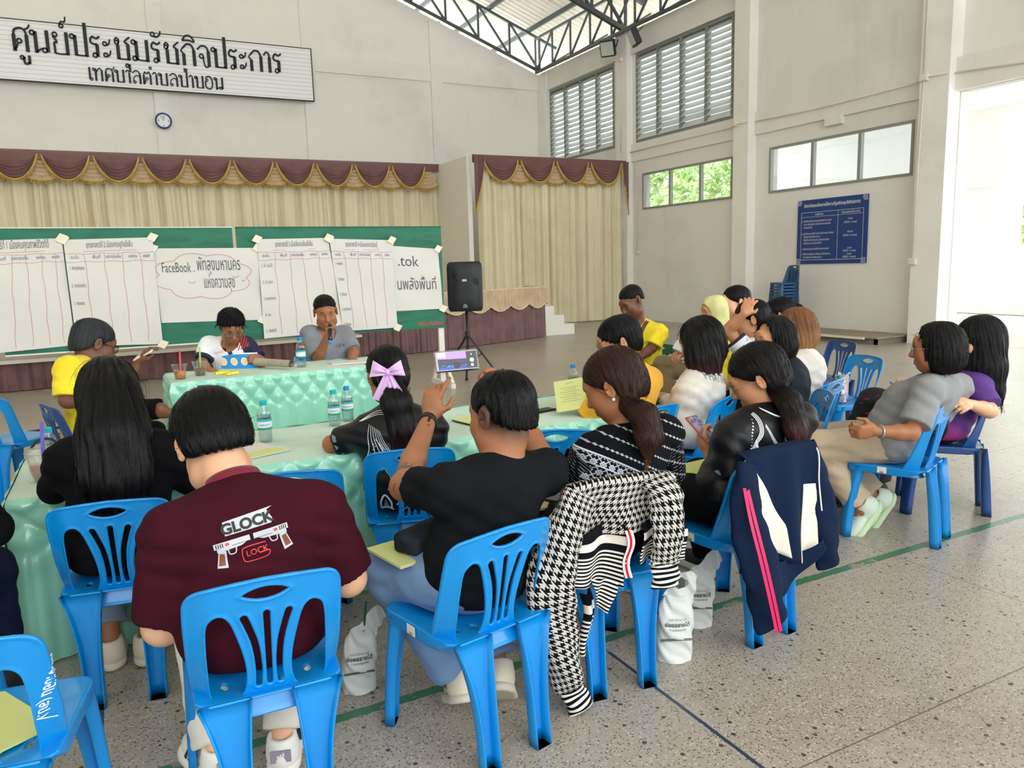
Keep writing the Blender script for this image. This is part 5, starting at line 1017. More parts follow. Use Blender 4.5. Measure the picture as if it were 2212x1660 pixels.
def hair(p, mat, kind='short', vol=1.0, h=.006, tail=None, name='hair', label=None, line=(.088, .062), nape=-.085, seed=1, fr=None, length=.0, groove=.0016, nap=1.0, jt=.05, ec=1.0, fc=1.0, sn=900, sl_=.07, sw_=.0011):
    c, A, k = p.hd, p.HA, p.hs; X_ = lambda x, y, z: c+(A[0]*x+A[1]*y+A[2]*z)*k; E = lambda S, x, y, z, rx, ry, rz, kk=.02, op='u': S.ell(X_(x, y, z), arr(rx, ry, rz)*k, A, kk*k, op)
    S = Solid(); v = vol; E(S, 0, -.016, .040, .081*v, .101*v, .084*v)
    if kind == 'short':
        E(S, 0, -.05, -.02, .074*v*nap, .062*v*nap, .07, .03); (y1, z1) = line; sl = (z1-nape)/(y1+.085); S.plane(X_(0, y1, z1), A[1]*sl-A[2], .006)
        for sd in (-1, 1): E(S, sd*.085, -.008, -.012, .022*ec, .026*ec, .040*ec, .008, 's')
    elif kind == 'bob':
        E(S, 0, -.035, -.04-length*.4, .098*v, .092*v, .10+length*.6, .05); E(S, 0, .105, -.05, .066*fc, .085*fc**1.5, .135*fc, .015, 's'); S.plane(X_(0, 0, -.125-length), -A[2]*1.0, .02)
    elif kind == 'tied':
        E(S, 0, -.05, -.02, .074*v, .065*v, .07, .03); (y1, z1) = line; sl = (z1-nape)/(y1+.085); S.plane(X_(0, y1, z1), A[1]*sl-A[2], .008)
        for sd in (-1, 1): E(S, sd*.086, -.004, -.016, .022, .020, .036, .008, 's')
    elif kind == 'long':
        E(S, 0, -.04, -.03, .093*v, .085*v, .11, .05); E(S, 0, .11, -.05, .062, .085, .14, .015, 's')
    if tail:
        for i in range(len(tail)-1):
            (a, ra, fa), (b, rb_, fb) = tail[i], tail[i+1]; a = np.asarray(a, float); b = np.asarray(b, float); t = nrm_(b-a); xx = nrm_(p.tr-t*np.dot(p.tr, t)); yy = np.cross(t, xx); Sc = np.stack([xx, yy/fa, t])
            a2, b2 = Sc@(a-c), Sc@(b-c); S.fn(lambda P, Sc=Sc, a2=a2, b2=b2, ra=ra, rb_=rb_, fa=fa: cap_d((P-c)@Sc.T, a2, b2, ra, rb_)*min(1, fa), .03, 'u', (a+b)/2, np.linalg.norm(a-b)/2+max(ra, rb_))
    rr = np.random.default_rng(seed); ph = rr.uniform(0, 6, 6)
    def gr(P):
        q = (P-c)@A.T/k; th = np.arctan2(q[:, 0], -q[:, 1]); s_ = np.clip(np.hypot(q[:, 0], q[:, 1])/.06, 0, 1); z = q[:, 2]
        return s_*groove*(np.sin(th*31+ph[0]+6*z+1.4*np.sin(z*22+ph[1]+th*3))+.6*np.sin(th*57+ph[2]+9*z)+.5*np.sin(th*13+ph[3]+14*z))
    S.disp.append(gr); V, F = S.net(h)
    if sn:
        bv = BVHTree.FromPolygons([Vector(v) for v in V], [tuple(f) for f in F]); crown = X_(0, -.035, .115); tp = None if not tail else np.asarray(tail[0][0], float); lo = None if not tail else [np.asarray(t[0], float) for t in tail]
        fi = rr.integers(0, len(F), sn); P0 = V[F[fi]].mean(1); SV = []; SF = []; m = 0
        for a in P0:
            P = [a+0]; q = a+0; ok = True; lj = rr.uniform(.6, 1.2)*sl_; jit = rr.normal(0, jt, 3)
            for j in range(5):
                if kind in ('tied',) and tp is not None:
                    dt = np.linalg.norm(q-tp); g_ = tp-q
                    if dt < .05 or np.dot(q-tp, lo[-1]-tp) > .0: i_ = min(range(len(lo)), key=lambda i: np.linalg.norm(q-lo[i])); e_ = lo[min(i_+1, len(lo)-1)]-lo[max(i_-1, 0)]; g_ = e_
                else: g_ = nrm_(q-crown)*.8-p.u*.9*(1 if kind != 'short' else .5)
                g_ = nrm_(g_)+jit; h_, n_, _, _d = bv.find_nearest(Vector(q)); n_ = np.array(n_); t_ = nrm_(g_-n_*np.dot(g_, n_)); q = q+t_*lj/5; h_, n_, _, _d = bv.find_nearest(Vector(q)); hh_ = np.array(h_)
                if np.linalg.norm(hh_-q) < .012: q = hh_+np.array(n_)*(.0015+.002*rr.random())
                P.append(q+0)
            P = np.array(P); T = np.gradient(P, axis=0); n0 = np.array(bv.find_nearest(Vector(P[2]))[1]); sd = np.cross(T, n0); sd /= np.linalg.norm(sd, axis=1)[:, None]+1e-9; wv = (np.array([.5, 1, 1, .9, .6, .12])*sw_*rr.uniform(.6, 1.4))[:, None]
            SV.append(np.concatenate([P-sd*wv, P+sd*wv])); SF += [(m+i, m+i+1, m+6+i+1, m+6+i) for i in range(5)]; m += 12
        SV = np.concatenate(SV); F = np.concatenate([F, np.array(SF)+len(V)]); V = np.concatenate([V, SV])
    o = child(p, name, (V, F), mat, label, hair_attr(p, V)); p.hairS = S; return o
def strands(p, o, mat, n, starts, dirs, L, r=.0012, seed=1, sag=.25):     # loose flyaway strands joined to the hair mesh's look
    rr = np.random.default_rng(seed); mb = MB()
    for i in range(n):
        a = starts(rr); d = dirs(rr); l = L*rr.uniform(.5, 1); P = [a+d*l*t+arr(0, 0, -sag*l*t*t) for t in np.linspace(0, 1, 6)]; mb.tube(P, np.linspace(r, r*.3, 6), 4, False)
    V = np.vstack(mb.V); q = child(p, 'loose_strands', (V, np.array(mb.F)), mat, None, hair_attr(p, V)); return q
M_frame = flat('spectacle_frame', (26, 24, 26), .35); M_wire = flat('silver_wire', (170, 170, 168), .3, metal=.6); M_lens = glassy('spectacle_lens', (236, 240, 240), .08)
def glasses(p, mat=None, r=.0013, label=None, sq=True):
    c, A, k = p.hd, p.HA, p.hs; X_ = lambda x, y, z: c+(A[0]*x+A[1]*y+A[2]*z)*k; mb = MB(); le = []
    for sd in (-1, 1):
        n = 28; t = np.linspace(0, 2*math.pi, n+1); e = .55 if sq else 1; sx = np.sign(np.cos(t))*np.abs(np.cos(t))**e; sy = np.sign(np.sin(t))*np.abs(np.sin(t))**e; P = np.array([X_(sd*.034+.026*a, .106-.006*abs(a*1.0), -.004+.019*b) for a, b in zip(sx, sy)]); mb.tube(P, r*k, 6, False); le.append(P[:-1])
        mb.tube([X_(sd*.061, .101, .004), X_(sd*.074, .085, .006), X_(sd*.080, .0, .004), X_(sd*.078, -.02, -.012)], r*k, 6)
    mb.tube([X_(-.009, .107, .002), X_(0, .110, .005), X_(.009, .107, .002)], r*k, 6); V = np.vstack(mb.V); g = child(p, 'glasses', (V, mb.F), mat or M_frame, label)
    ml = MB(); [ml.put(P, [tuple(range(len(P)))]) for P in le]; l = add('lens', new_mesh('lens', np.vstack(ml.V)-p.o, ml.F), M_lens, g); return g
def decal(p, name, VF, mat, org, right, up, dirv, tgt=None, off=.0015, sub=None, label=None):   # lay a flat print on the garment
    bm = bmesh.new(); vs_ = [bm.verts.new(tuple(v)) for v in VF[0]]
    for f in VF[1]:
        try: bm.faces.new([vs_[int(i)] for i in f])
        except ValueError: pass
    bmesh.ops.triangulate(bm, faces=bm.faces[:])
    for _ in range(4):
        ed = [e for e in bm.edges if e.calc_length() > .011]
        if not ed: break
        bmesh.ops.subdivide_edges(bm, edges=ed, cuts=1); bmesh.ops.triangulate(bm, faces=[f for f in bm.faces if len(f.verts) > 3])
    bm.verts.index_update(); V = [tuple(v.co) for v in bm.verts]; F = [[v.index for v in f.verts] for f in bm.faces]; bm.free()
    V = np.array(V, float); o = tgt or p.shirt; key = '_bvh'+o.name
    if not hasattr(p, key): setattr(p, key, BVHTree.FromPolygons([Vector(v) for v in p.shV], [tuple(f) for f in p.shF]))
    bv = getattr(p, key); right = nrm_(right); up = nrm_(up); d = Vector(nrm_(dirv)); ok = np.ones(len(V), bool); W = np.zeros((len(V), 3)); last = None
    for i, v in enumerate(V):
        q = np.asarray(org)+right*v[0]+up*v[1]-np.array(d)*.3; h_, n_, _, ds = bv.ray_cast(Vector(q), d, .8)
        if h_ is None: ok[i] = False; continue
        W[i] = np.array(h_+n_*(off if n_.dot(d) < 0 else -off))
    F = [f for f in F if all(ok[list(f)])]
    if not F: return None
    used_ = np.unique([i for f in F for i in f]); mp = {int(a): b for b, a in enumerate(used_)}
    ob = add(name, new_mesh(name, W[used_]-p.o, [tuple(mp[int(i)] for i in f) for f in F]), mat, p.obj)
    if label: ob['label'] = label
    return ob
class Flat:                      # 2D artwork
    def __init__(s): s.V = []; s.F = []; s.n = 0
    def put(s, V, F): V = np.asarray(V, float); V = np.c_[V[:, :2], np.zeros(len(V))]; s.V.append(V); s.F += [tuple(int(i)+s.n for i in f) for f in F]; s.n += len(V); return s
    def line(s, P, w, n=6): P = smooth_pts(P, n) if len(P) > 2 else np.array([np.array(P[0])+(np.array(P[1])-np.array(P[0]))*t for t in np.linspace(0, 1, 7)]); return s.put(*ribbon(P, w if np.isscalar(w) else np.interp(np.linspace(0, 1, len(P)), np.linspace(0, 1, len(w)), w)))
    def dot(s, x, y, r): return s.put(*disc2(x, y, r, 8))
    def poly(s, P): return s.put([(a, b, 0) for a, b in P], [tuple(range(len(P)))])
    def text(s, t, size, x, y, align='CENTER', bold=0, slant=0, sx=1): V, F = text_mesh(t, size, align=align, bold=bold, slant=slant); return s.put(V*[sx, 1, 1]+[x, y, 0], F)
    def vf(s): return np.vstack(s.V), s.F
    def rot(s, a, c=(0, 0)):
        ca, sa = math.cos(a), math.sin(a); s.V = [np.c_[(v[:, 0]-c[0])*ca-(v[:, 1]-c[1])*sa+c[0], (v[:, 0]-c[0])*sa+(v[:, 1]-c[1])*ca+c[1], v[:, 2]] for v in s.V]; return s
# ---------------------------------------------------------------- hair and cloth colours
H_black = hair_mat('hair_black', (9, 9, 12)); H_soft = hair_mat('hair_soft_black', (18, 17, 19), rough=.45); H_brown = hair_mat('hair_brown', (46, 26, 20), (150, 96, 56), -.16, -.36)
H_red = hair_mat('hair_reddish_tips', (14, 12, 14), (84, 44, 44), -.06, -.22); H_redtail = hair_mat('hair_wine_tips', (17, 13, 14), (104, 48, 46), -.10, -.30); H_blond = hair_mat('hair_blond_brown', (122, 82, 54), (196, 150, 96), .04, -.12); H_long = hair_mat('hair_dark_brown_tips', (13, 11, 12), (66, 32, 30), -.15, -.45); H_grey = hair_mat('hair_greying', (46, 48, 52), rough=.5)
C_black = cloth('black_cloth', (10, 10, 14), .85); C_tee = cloth('black_tee', (18, 21, 25), .9); C_dark = cloth('charcoal_cloth', (36, 42, 50), .8); C_white = cloth('white_cotton', (232, 228, 220), .8, amt=.5); C_yel = cloth('yellow_jersey', (246, 222, 44), .75); C_must = cloth('mustard_jersey', (240, 178, 50), .8); C_grey = cloth('grey_tee', (142, 144, 148), .85, amt=.5); C_greyp = cloth('grey_polo', (136, 140, 150), .8)
C_marn = cloth('maroon_pique', (60, 12, 28), .85, 4, .5, 900); C_red = cloth('crimson_knit', (122, 18, 48), .75); C_navy = cloth('navy_cloth', (24, 34, 60), .8); C_jean = cloth('blue_denim', (112, 144, 184), .85, 5, .6, 900); C_jean.name = 'blue_denim'; C_gjean = cloth('grey_denim', (136, 148, 166), .85, 5, .5, 900); C_khaki = cloth('beige_cotton', (190, 172, 148), .8, 4, .6); C_cream = cloth('cream_cotton', (226, 222, 208), .8, 4, .5); C_olive = cloth('khaki_brown', (136, 116, 84), .85)
C_hij = cloth('pale_yellow_scarf', (214, 212, 146), .75, amt=.5); M_prw = flat('white_print', (226, 228, 234), .6); M_prg = flat('grey_print', (120, 128, 138), .6); M_prr = flat('red_print', (214, 60, 56), .6); M_prb = flat('black_print', (24, 22, 24), .6); M_pro = flat('brown_grip_print', (122, 66, 40), .6)
S_white = flat('white_leather', (236, 234, 226), .55); S_cream = flat('cream_leather', (226, 216, 192), .6); S_sole = flat('off_white_sole', (222, 214, 196), .7); S_black = flat('black_shoe', (36, 38, 44), .7); S_mint = flat('pale_mint_mesh', (206, 222, 206), .7); S_msole = flat('pale_green_sole', (196, 218, 176), .6); S_navy = flat('navy_stripe', (28, 38, 66), .6)
TAT = (.06, .055, .05)
# ---------------------------------------------------------------- the person in the maroon polo
p3 = pose('c3', lean=13, w=1.12, s=1.04, hs=1.2, N=(512, 1052), H=(462, 958, .05), SL=(368, 1160), SR=(688, 1102), EL=('p', 352, 1352, .03), ER=('p', 752, 1250, .05), WL=(.12, .20, -.06), WR=(-.12, .22, -.05), head=(-4, 42, -6), female=False, AL=(-.14, .14, .09), AR=(.05, .11, .09), KL=(-.16, .34, .47), KR=(.16, .36, .47))
body(p3, 'person', 'person in a maroon polo with a white pistol print, seated with back turned', 'light', hands={'L': {}, 'R': {}}, h=.008, bh=1.2)
hair(p3, H_black, 'short', 1.10, .0045, nape=-.070, line=(.10, .03), groove=.0016, seed=3, sn=2200, sl_=.06, sw_=.0009, ec=1.4)
shirt(p3, C_marn, .020, .92, belly=.6, h=.0065, sw=.075, ripple=.004, neckr=.066, seed=2); collar(p3, C_red, .055, .072, label='crimson polo collar')
trousers(p3, C_cream, .016, end=.95); sh = shoes(p3, S_white, S_white, dirs=None, angs=(-20, 14))
for i, (o, c, f, r, u) in enumerate(sh):
    mb = MB()
    for k in range(3):
        for s in (-1, 1): mb.bar(c+f*(.07+.024*k)+r*s*.047+u*.035, c+f*(.045+.024*k)+r*s*.040+u*.075, .011, .004, tuple(r))
    l = mb.build('stripe', S_navy, o); l.location = tuple(-p3.o); mb = MB().box((-.03, -.003, -.018), (.03, .003, .02), bev=.002); mb.xf(frame_M(c-f*.073+u*.075, r, np.cross(u, r)*-1)); l = mb.build('heel_tab', flat('heel_tab_grey', (150, 142, 158), .6), o); l.location = tuple(-p3.o)
    mb = MB(); fl = Flat()
    for k in range(3): fl.poly([(-.012+.008*k, 0), (-.005+.008*k, 0), (-.009+.008*k+.004, .006+.004*k), (-.014+.008*k+.004, .006+.004*k)])
    fl.text('adidas', .011, 0, -.011); V, F = fl.vf(); M4 = frame_M(c-f*.0775+u*.074, r, u); mb.put(V@M4[:3, :3].T+M4[:3, 3], F); l = mb.build('heel_logo', M_prw, o); l.location = tuple(-p3.o)
def gun(fl_s, fl_b, fl_o, fl_r, x, y, m, a):     # side view, muzzle toward +x*m
    ca, sa = math.cos(a), math.sin(a); T = lambda P: [(x+m*(q[0]*ca)-m*q[1]*sa*m, y+q[0]*sa*m+q[1]*ca) for q in P]; T = lambda P: [(x+m*q[0], y+q[1]) for q in P]
    fl_s.poly(T([(-.058, 0), (.062, 0), (.062, .019), (-.058, .019)])); fl_s.poly(T([(-.05, -.012), (.03, -.008), (.05, 0), (-.05, 0)])); fl_s.poly(T([(-.062, -.062), (-.028, -.070), (-.022, -.012), (-.046, -.008)])); fl_s.line(T([(-.015, -.01), (-.012, -.026), (.006, -.026), (.012, -.009)]), .004)
    fl_o.poly(T([(-.056, -.056), (-.034, -.060), (-.029, -.020), (-.044, -.016)]))
    for k in range(4): fl_b.line(T([(-.05+.007*k, .002), (-.05+.007*k, .016)]), .003)
    fl_b.line(T([(.0, .0), (.06, .0)]), .0015); fl_b.line(T([(-.01, -.012), (-.006, -.020)]), .003); fl_r.poly(T([(-.02, .004), (-.008, .004), (-.008, .013), (-.02, .013)]))
A_, B_, C_, D_ = Flat(), Flat(), Flat(), Flat(); gun(A_, B_, C_, D_, -.068, .0, 1, 0); gun(A_, B_, C_, D_, .068, .0, -1, 0)
bk = Flat().poly([(-.082, .036), (.075, .036), (.082, .05), (.07, .084), (.092, .092), (-.08, .084)]); bt = Flat().text('GLOCK', .050, -.004, .042, bold=.0022, sx=1.02); A_.put(*bk.vf())
lg = Flat(); lg.line([(.040, -.022), (.02, -.020), (-.03, -.020), (-.042, -.03), (-.042, -.060), (-.03, -.070), (.03, -.070), (.044, -.062), (.044, -.052), (.012, -.052)], .0032, 5); lg.text('LOCK', .028, .006, -.052, bold=.0003)
org = at(534, 1160, depth(p3.neck))-0*p3.f; ri = p3.tr; upv = p3.tu
for fl in (A_, B_, C_, D_, bt, lg): fl.V = [v*.78 for v in fl.V]; fl.rot(.10)
for nm, fl, mt, of, lb in (('print', A_, flat('silver_print', (186, 190, 196), .6), .0012, 'white pistol and banner print'), ('print', C_, M_pro, .0018, None), ('print', B_, M_prb, .0020, None), ('print', D_, M_prr, .0020, None), ('print', bt, M_prb, .0022, 'black lettering on the banner'), ('print', lg, M_prr, .0018, 'red outlined emblem')): decal(p3, nm, fl.vf(), mt, org, ri, upv, p3.tf, off=of, label=lb)
# ---------------------------------------------------------------- long black hair, black jacket
p2 = pose('c2', lean=12, s=.98, slide=-.03, N=(245, 930), H=(238, 850, .04), EL=('p', 118, 1055, .08), ER=('p', 410, 1035, .10), WL=(.16, .16, .06), WR=('p', 480, 1010, .42), head=(0, 22, 0), AL=(-.10, .13, .09), AR=(.03, .12, .09), hs=1.12)
body(p2, 'person', 'person with very long black hair and a black jacket at the near left table', 'tan', h=.0095)
shirt(p2, C_black, .022, long=True, h=.0085, ripple=.004, sw=.070, neckr=.060, name='jacket'); trousers(p2, C_gjean, .014, end=.84, label='light grey jeans'); shoes(p2, S_cream, S_sole, angs=(-8, 5))
q = p2.hd; hp = lambda px, py, d: at(px, py, depth(p2.neck)+d)
hair(p2, H_black, 'long', 1.06, .005, tail=[(hp(240, 850, -.03), .098, .75), (hp(244, 930, -.09), .112, .45), (hp(252, 1010, -.13), .108, .32), (hp(262, 1075, -.13), .080, .28)], groove=.0022, seed=5, sn=2000, sl_=.16, sw_=.0009, jt=.015)
# ---------------------------------------------------------------- raising a phone
def tat7(V, col):
    e, w = p7.EL, p7.WL; d = nrm_(w-e); t = (V-e)@d; rad = np.linalg.norm(V-e-np.outer(t, d), axis=1)
    for a, b in ((.045, .068), (.076, .080)): m = (t > a) & (t < b) & (rad < .06); col[m, :3] = col[m, :3]*.25+np.array(TAT)*.75
    d2 = nrm_(p7.EL-p7.SL); t2 = (V-p7.SL)@d2/np.linalg.norm(p7.EL-p7.SL); r2 = np.linalg.norm(V-p7.SL-np.outer((V-p7.SL)@d2, d2), axis=1); a = np.arctan2((V-p7.SL)@p7.u, (V-p7.SL)@p7.f); m = (t2 > .62) & (t2 < .95) & (r2 < .07) & (np.sin(t2*75+2*np.sin(a*6))*np.sin(a*9) > .55); col[m, :3] *= .45
p7 = pose('c7', lean=6, w=1.0, s=1.02, shift=.05, hs=1.13, N=(1082, 1000), H=(1084, 895, .02), SL=(962, 1058), SR=(1180, 1018), EL=('p', 872, 1052, .18), WL=('p', 928, 902, .40), ER=('p', 1188, 1010, .24), WR=('p', 1084, 848, .40), head=(-6, 12, 3), female=False, KL=(-.16, .30, .47), AL=(-.02, .10, .12), KR=(.10, .38, .47), AR=(.10, .03, .13))
body(p7, 'person', 'person in a black T-shirt raising a phone in both hands', 'tan', hands={'L': dict(d=tuple(p7.u*.95+p7.r*.28+p7.f*.05), n=tuple(p7.r*.8+p7.f*.5), curl=[.12, .45, .6, .7], spread=.3, thumb=.35), 'R': dict(d=tuple(p7.u*.85-p7.r*.42+p7.f*.1), n=tuple(-p7.r*.75-p7.u*.35-p7.f*.1), curl=[.35, .5, .55, .6], spread=.25, thumb=.3)}, h=.0085, tattoo=tat7, stub=(.10, .045, -.062))
hair(p7, H_black, 'short', 1.0, .0045, nape=-.045, line=(.10, .05), nap=.93, ec=1.2, sl_=.035, sn=1600, groove=.0014, seed=7); shirt(p7, C_tee, .015, .66, belly=.35, h=.0065, sw=.064, ripple=.0038, neckr=.058, seed=4)
trousers(p7, C_jean, .020, end=.93, flare=.018, ripple=.006); shoes(p7, S_cream, S_sole, angs=(25, 40), up=(28, 40))
wd = nrm_(p7.WL-p7.EL); wc = p7.WL-wd*.035; xx = nrm_(np.cross(wd, p7.f)); yy = np.cross(wd, xx); mb = MB(); a = np.linspace(0, 2*math.pi, 25); P = np.array([wc+(xx*math.cos(t)*1.08+yy*math.sin(t))*.032 for t in a])
V = []; [V.extend([q-wd*.012, q+wd*.012, q+nrm_(q-wc)*.003+wd*.012, q+nrm_(q-wc)*.003-wd*.012]) for q in P]; mb.put(V, [(4*i+j, 4*i+4+j, 4*i+4+(j+1) % 4, 4*i+(j+1) % 4) for i in range(24) for j in range(4)])
w_ = child(p7, 'watch', (mb.V[0], mb.F), M_ink, 'black smart watch'); mb = MB().box((-.021, -.018, -.005), (.021, .018, .007), bev=.004); mb.xf(frame_M(wc-p7.f*.034-p7.r*.012, nrm_(np.cross(wd, -p7.f)), wd)); l = mb.build('watch_face', flat('watch_glass', (18, 20, 24), .12), w_, True); l.location = tuple(-p7.o)
# ---------------------------------------------------------------- lilac bow
p6 = pose('c6', lean=10, s=.96, N=(852, 885), H=(838, 812, .02), EL=('p', 716, 960, .05), ER=('p', 935, 955, .06), WL=('p', 775, 945, .32), WR=('p', 880, 930, .34), head=(-12, 18, -3), hs=1.16, AL=(-.1, .2, .09), AR=(.1, .2, .09))
body(p6, 'person', 'person with a lilac hair bow and long ponytail in a black swirl-print shirt', 'tan', h=.009)
C_sw = Mat('black_print_shirt', (10, 12, 17), .45, spec=.3); C_sw.bump(C_sw.noise(scale=12, detail=3, dist=.8), .3, .015); ar = X(C_sw.t, C_sw.attr('arm', 'Fac')); x, y, z = C_sw.xyz(C_sw.attr('tl')); C_sw.mix(((ar-.66).ab().lt(.055))*(((x+z)*70).sin()*((x-z+y)*70).sin()).gt(.25), (150, 168, 190), .55); C_swm = C_sw.m
shirt(p6, C_swm, .018, .78, h=.0075, sw=.066, seed=8); collar(p6, C_black, .03, .058)
trousers(p6, C_black, .02); shoes(p6, S_black, S_black)
hp = lambda px, py, d: at(px, py, depth(p6.neck)+d)
hair(p6, H_long, 'tied', 1.03, .005, tail=[(hp(838, 815, -.10), .050, .8), (hp(856, 870, -.15), .062, .7), (hp(868, 930, -.16), .052, .6), (hp(866, 1000, -.155), .030, .6), (hp(862, 1030, -.15), .008, .6)], nape=-.08, groove=.0018, seed=9, sn=1800, sl_=.1)
M_bow = Mat('lilac_satin', (216, 176, 226), .4, sheen=.4); M_bow.bump(M_bow.noise(scale=9, detail=2, dist=.5), .3, .01); M_bow = M_bow.m; bc = hp(838, 805, -.165); bow = None; br, bu, bf = RT*1.0, -DN, FW
def petal(dx, dy, l, w0, w1, cv):
    d = np.array([dx, dy])/math.hypot(dx, dy); n = np.array([-d[1], d[0]])
    def fn(u, v): w = w0+(w1-w0)*u**1.0; a = u*l; s = (v-.5)*2*w; X2 = d[0]*a+n[0]*s; Y2 = d[1]*a+n[1]*s; Z = -cv*np.sin(math.pi*u)*(1-.6*np.abs(2*v-1))-.006*np.sin(v*14)*(1-u)-.004; return tuple(bc[i]+br[i]*X2+bu[i]*Y2+bf[i]*Z for i in range(3))
    return gridVF(fn, 14, 12)
parts = [petal(-1, .22, .075, .012, .038, .022), petal(1, .30, .070, .012, .036, .022), petal(-.28, -1, .13, .012, .034, .010), petal(.42, -1, .135, .012, .034, .010)]; V, F = join_parts(parts); bow = child(p6, 'hair_bow', (V, F), M_bow, 'lilac satin hair bow'); S = Solid(); S.ell(bc-bf*.008, (.013, .012, .016), np.stack([br, bf, bu])); V, F = S.net(.003); l = add('knot', new_mesh('knot', V-p6.o, F), M_bow, bow)
fl = Flat()
for k in range(7): fl.line([(-.10+.006*k, .10-.006*k), (-.115+.012*k, .05-.01*k), (-.12+.022*k, -.01-.012*k), (-.14+.036*k, -.055+.004*k*(k-2))], [.0015, .003, .0055], 7)
for k in range(3): fl.line([(-.13-.005*k, .12), (-.06, .135+.008*k), (.0, .125+.01*k), (.06, .13+.006*k)], .0025, 8)
fl.line([(-.085, .03), (-.06, -.03), (-.07, -.10), (-.05, -.15), (-.07, -.2)], .003); fl.line([(-.05, -.02), (.0, -.05), (.05, -.11)], .0025)
for a, b, w in ((.06, -.075, .5), (.095, -.10, 1.6), (.045, -.11, 2.6), (.10, -.07, .9), (.0, -.075, 2.9), (-.01, -.13, 1.9)): fl.poly([(a, b), (a+.022*math.cos(w)-.01*math.sin(w), b+.022*math.sin(w)+.01*math.cos(w)), (a+.05*math.cos(w), b+.05*math.sin(w)), (a+.022*math.cos(w)+.01*math.sin(w), b+.022*math.sin(w)-.01*math.cos(w))])
for k in range(16): fl.dot(-.118+.004*k+.02*math.sin(k), .02-.011*k, .0022)
for k in range(12): fl.dot(.0+.009*k, -.018+.002*math.sin(k*2), .0022)
decal(p6, 'print', fl.vf(), M_prw, at(852, 955, depth(p6.neck)), p6.tr, p6.tu, p6.tf, label='white swirl and leaf print')
lot = Flat(); lg2 = Flat()
for r_, fl_, wv in ((.03, lot, .010),): t = np.linspace(0, math.pi, 16); fl_.line([(r_*math.cos(a), r_*math.sin(a)) for a in t], wv, 3)
for cx2, a0 in ((0, 1.57), (-.055, 2.6), (.055, .54)): lot.line([(cx2*1.0-.02*math.sin(a0), .02*math.cos(a0)+.02), (cx2*1.1-.022*math.sin(a0)+.03*math.cos(a0), .035+.022*math.cos(a0)+.02*math.sin(a0)), (cx2*1.1+.07*math.cos(a0), .03+.062*math.sin(a0)), (cx2*1.1+.022*math.sin(a0)+.03*math.cos(a0), .035-.022*math.cos(a0)+.02*math.sin(a0)), (cx2+.02*math.sin(a0), -.02*math.cos(a0)+.02)], .008, 5); lg2.poly([(cx2*1.1+.05*math.cos(a0), .03+.045*math.sin(a0)), (cx2*1.05-.012*math.sin(a0)+.025*math.cos(a0), .035+.012*math.cos(a0)), (cx2*1.05+.012*math.sin(a0)+.025*math.cos(a0), .035-.012*math.cos(a0))])
decal(p6, 'print', lot.vf(), M_prw, at(835, 1092, depth(p6.neck)), p6.tr, p6.tu, p6.f); decal(p6, 'print', lg2.vf(), M_prg, at(835, 1092, depth(p6.neck)), p6.tr, p6.tu, p6.f, off=.001)
# ---------------------------------------------------------------- brown ponytail, banded black shirt
p9 = pose('c9', lean=8, shift=.04, s=.98, N=(1366, 938), H=(1326, 832, .03), SL=(1278, 985), SR=(1436, 938), EL=('p', 1236, 1048, .06), ER=(.09, .10, -.22), WL=('p', 1222, 1090, .30), WR=(-.12, .2, -.05), head=(-42, 24, -2), hs=1.14)
body(p9, 'person', 'person with a brown low ponytail in a black shirt with white bands', 'tan', h=.009)
C9 = Mat('black_banded_shirt', (12, 14, 19), .85, spec=.12); x, y, z = C9.xyz(C9.attr('tl')); ar = X(C9.t, C9.attr('arm', 'Fac')); onarm = ar.gt(0); zz = z+.012*(x*9).sin()
row = ((zz*(1/.045)).fr()-.5).ab(); dm = (row+((x*60).fr()-.5).ab()*.22).lt(.11); C9.mix(dm*zz.gt(.285), (176, 182, 190), .8)
u_ = (x*32).fr()-.5; v_ = (zz*32).fr()-.5; d1 = (u_.ab()+v_.ab()-.32).ab().lt(.10); d2 = (u_.ab()-v_.ab()).ab().lt(.09); d3 = (u_.ab()+v_.ab()).lt(.12); band = (zz-.195).ab().lt(.062); C9.mix((d1.mx(d2*.8)).mx(d3)*band*onarm.lt(.5), (196, 202, 212), .85)
ln = ((zz-.262).ab().lt(.003)).mx((zz-.128).ab().lt(.003)).mx((zz-.225).ab().lt(.0025)).mx((zz-.165).ab().lt(.0025)); C9.mix(ln*onarm.lt(.5), (190, 196, 206)); r2 = ((ar*14).fr()-.5).ab(); x2 = ((x+y)*55).fr(); C9.mix(onarm*r2.lt(.09)*x2.lt(.6), (176, 182, 190), .7); C9.bump(C9.noise(scale=11, detail=3), .35, .015)
shirt(p9, C9.m, .018, .88, h=.0075, sw=.066, seed=11, neckr=.060); trousers(p9, C_black, .02); shoes(p9, S_black, S_sole); hp = lambda px, py, d: at(px, py, depth(p9.neck)+d)
hair(p9, H_brown, 'tied', 1.05, .005, tail=[(hp(1356, 878, -.055), .034, 1), (hp(1392, 900, -.12), .046, .85), (hp(1402, 945, -.15), .048, .7), (hp(1400, 985, -.15), .014, .7)], nape=-.07, line=(.085, .055), groove=.0014, seed=12, sn=2400, sl_=.09)
er = child(p9, 'earring', Solid().ell(p9.hd-p9.HA[0]*.083*p9.hs-p9.HA[2]*.040*p9.hs-p9.HA[1]*.012, (.0065,)*3).net(.0025), flat('pearl', (240, 232, 220), .2), 'pearl earring'); rg = hp(1357, 872, -.06)
nk = child(p9, 'necklace', (lambda m: (np.vstack(m.V), m.F))(MB().tube([p9.neck+p9.tu*.028+(p9.tr*math.cos(t)*.06+p9.tf*(math.sin(t)*.06+.015))+p9.tu*-.03*math.sin(t) for t in np.linspace(0, 6.28, 30)], .0015, 5)), M_red, 'thin red cord')
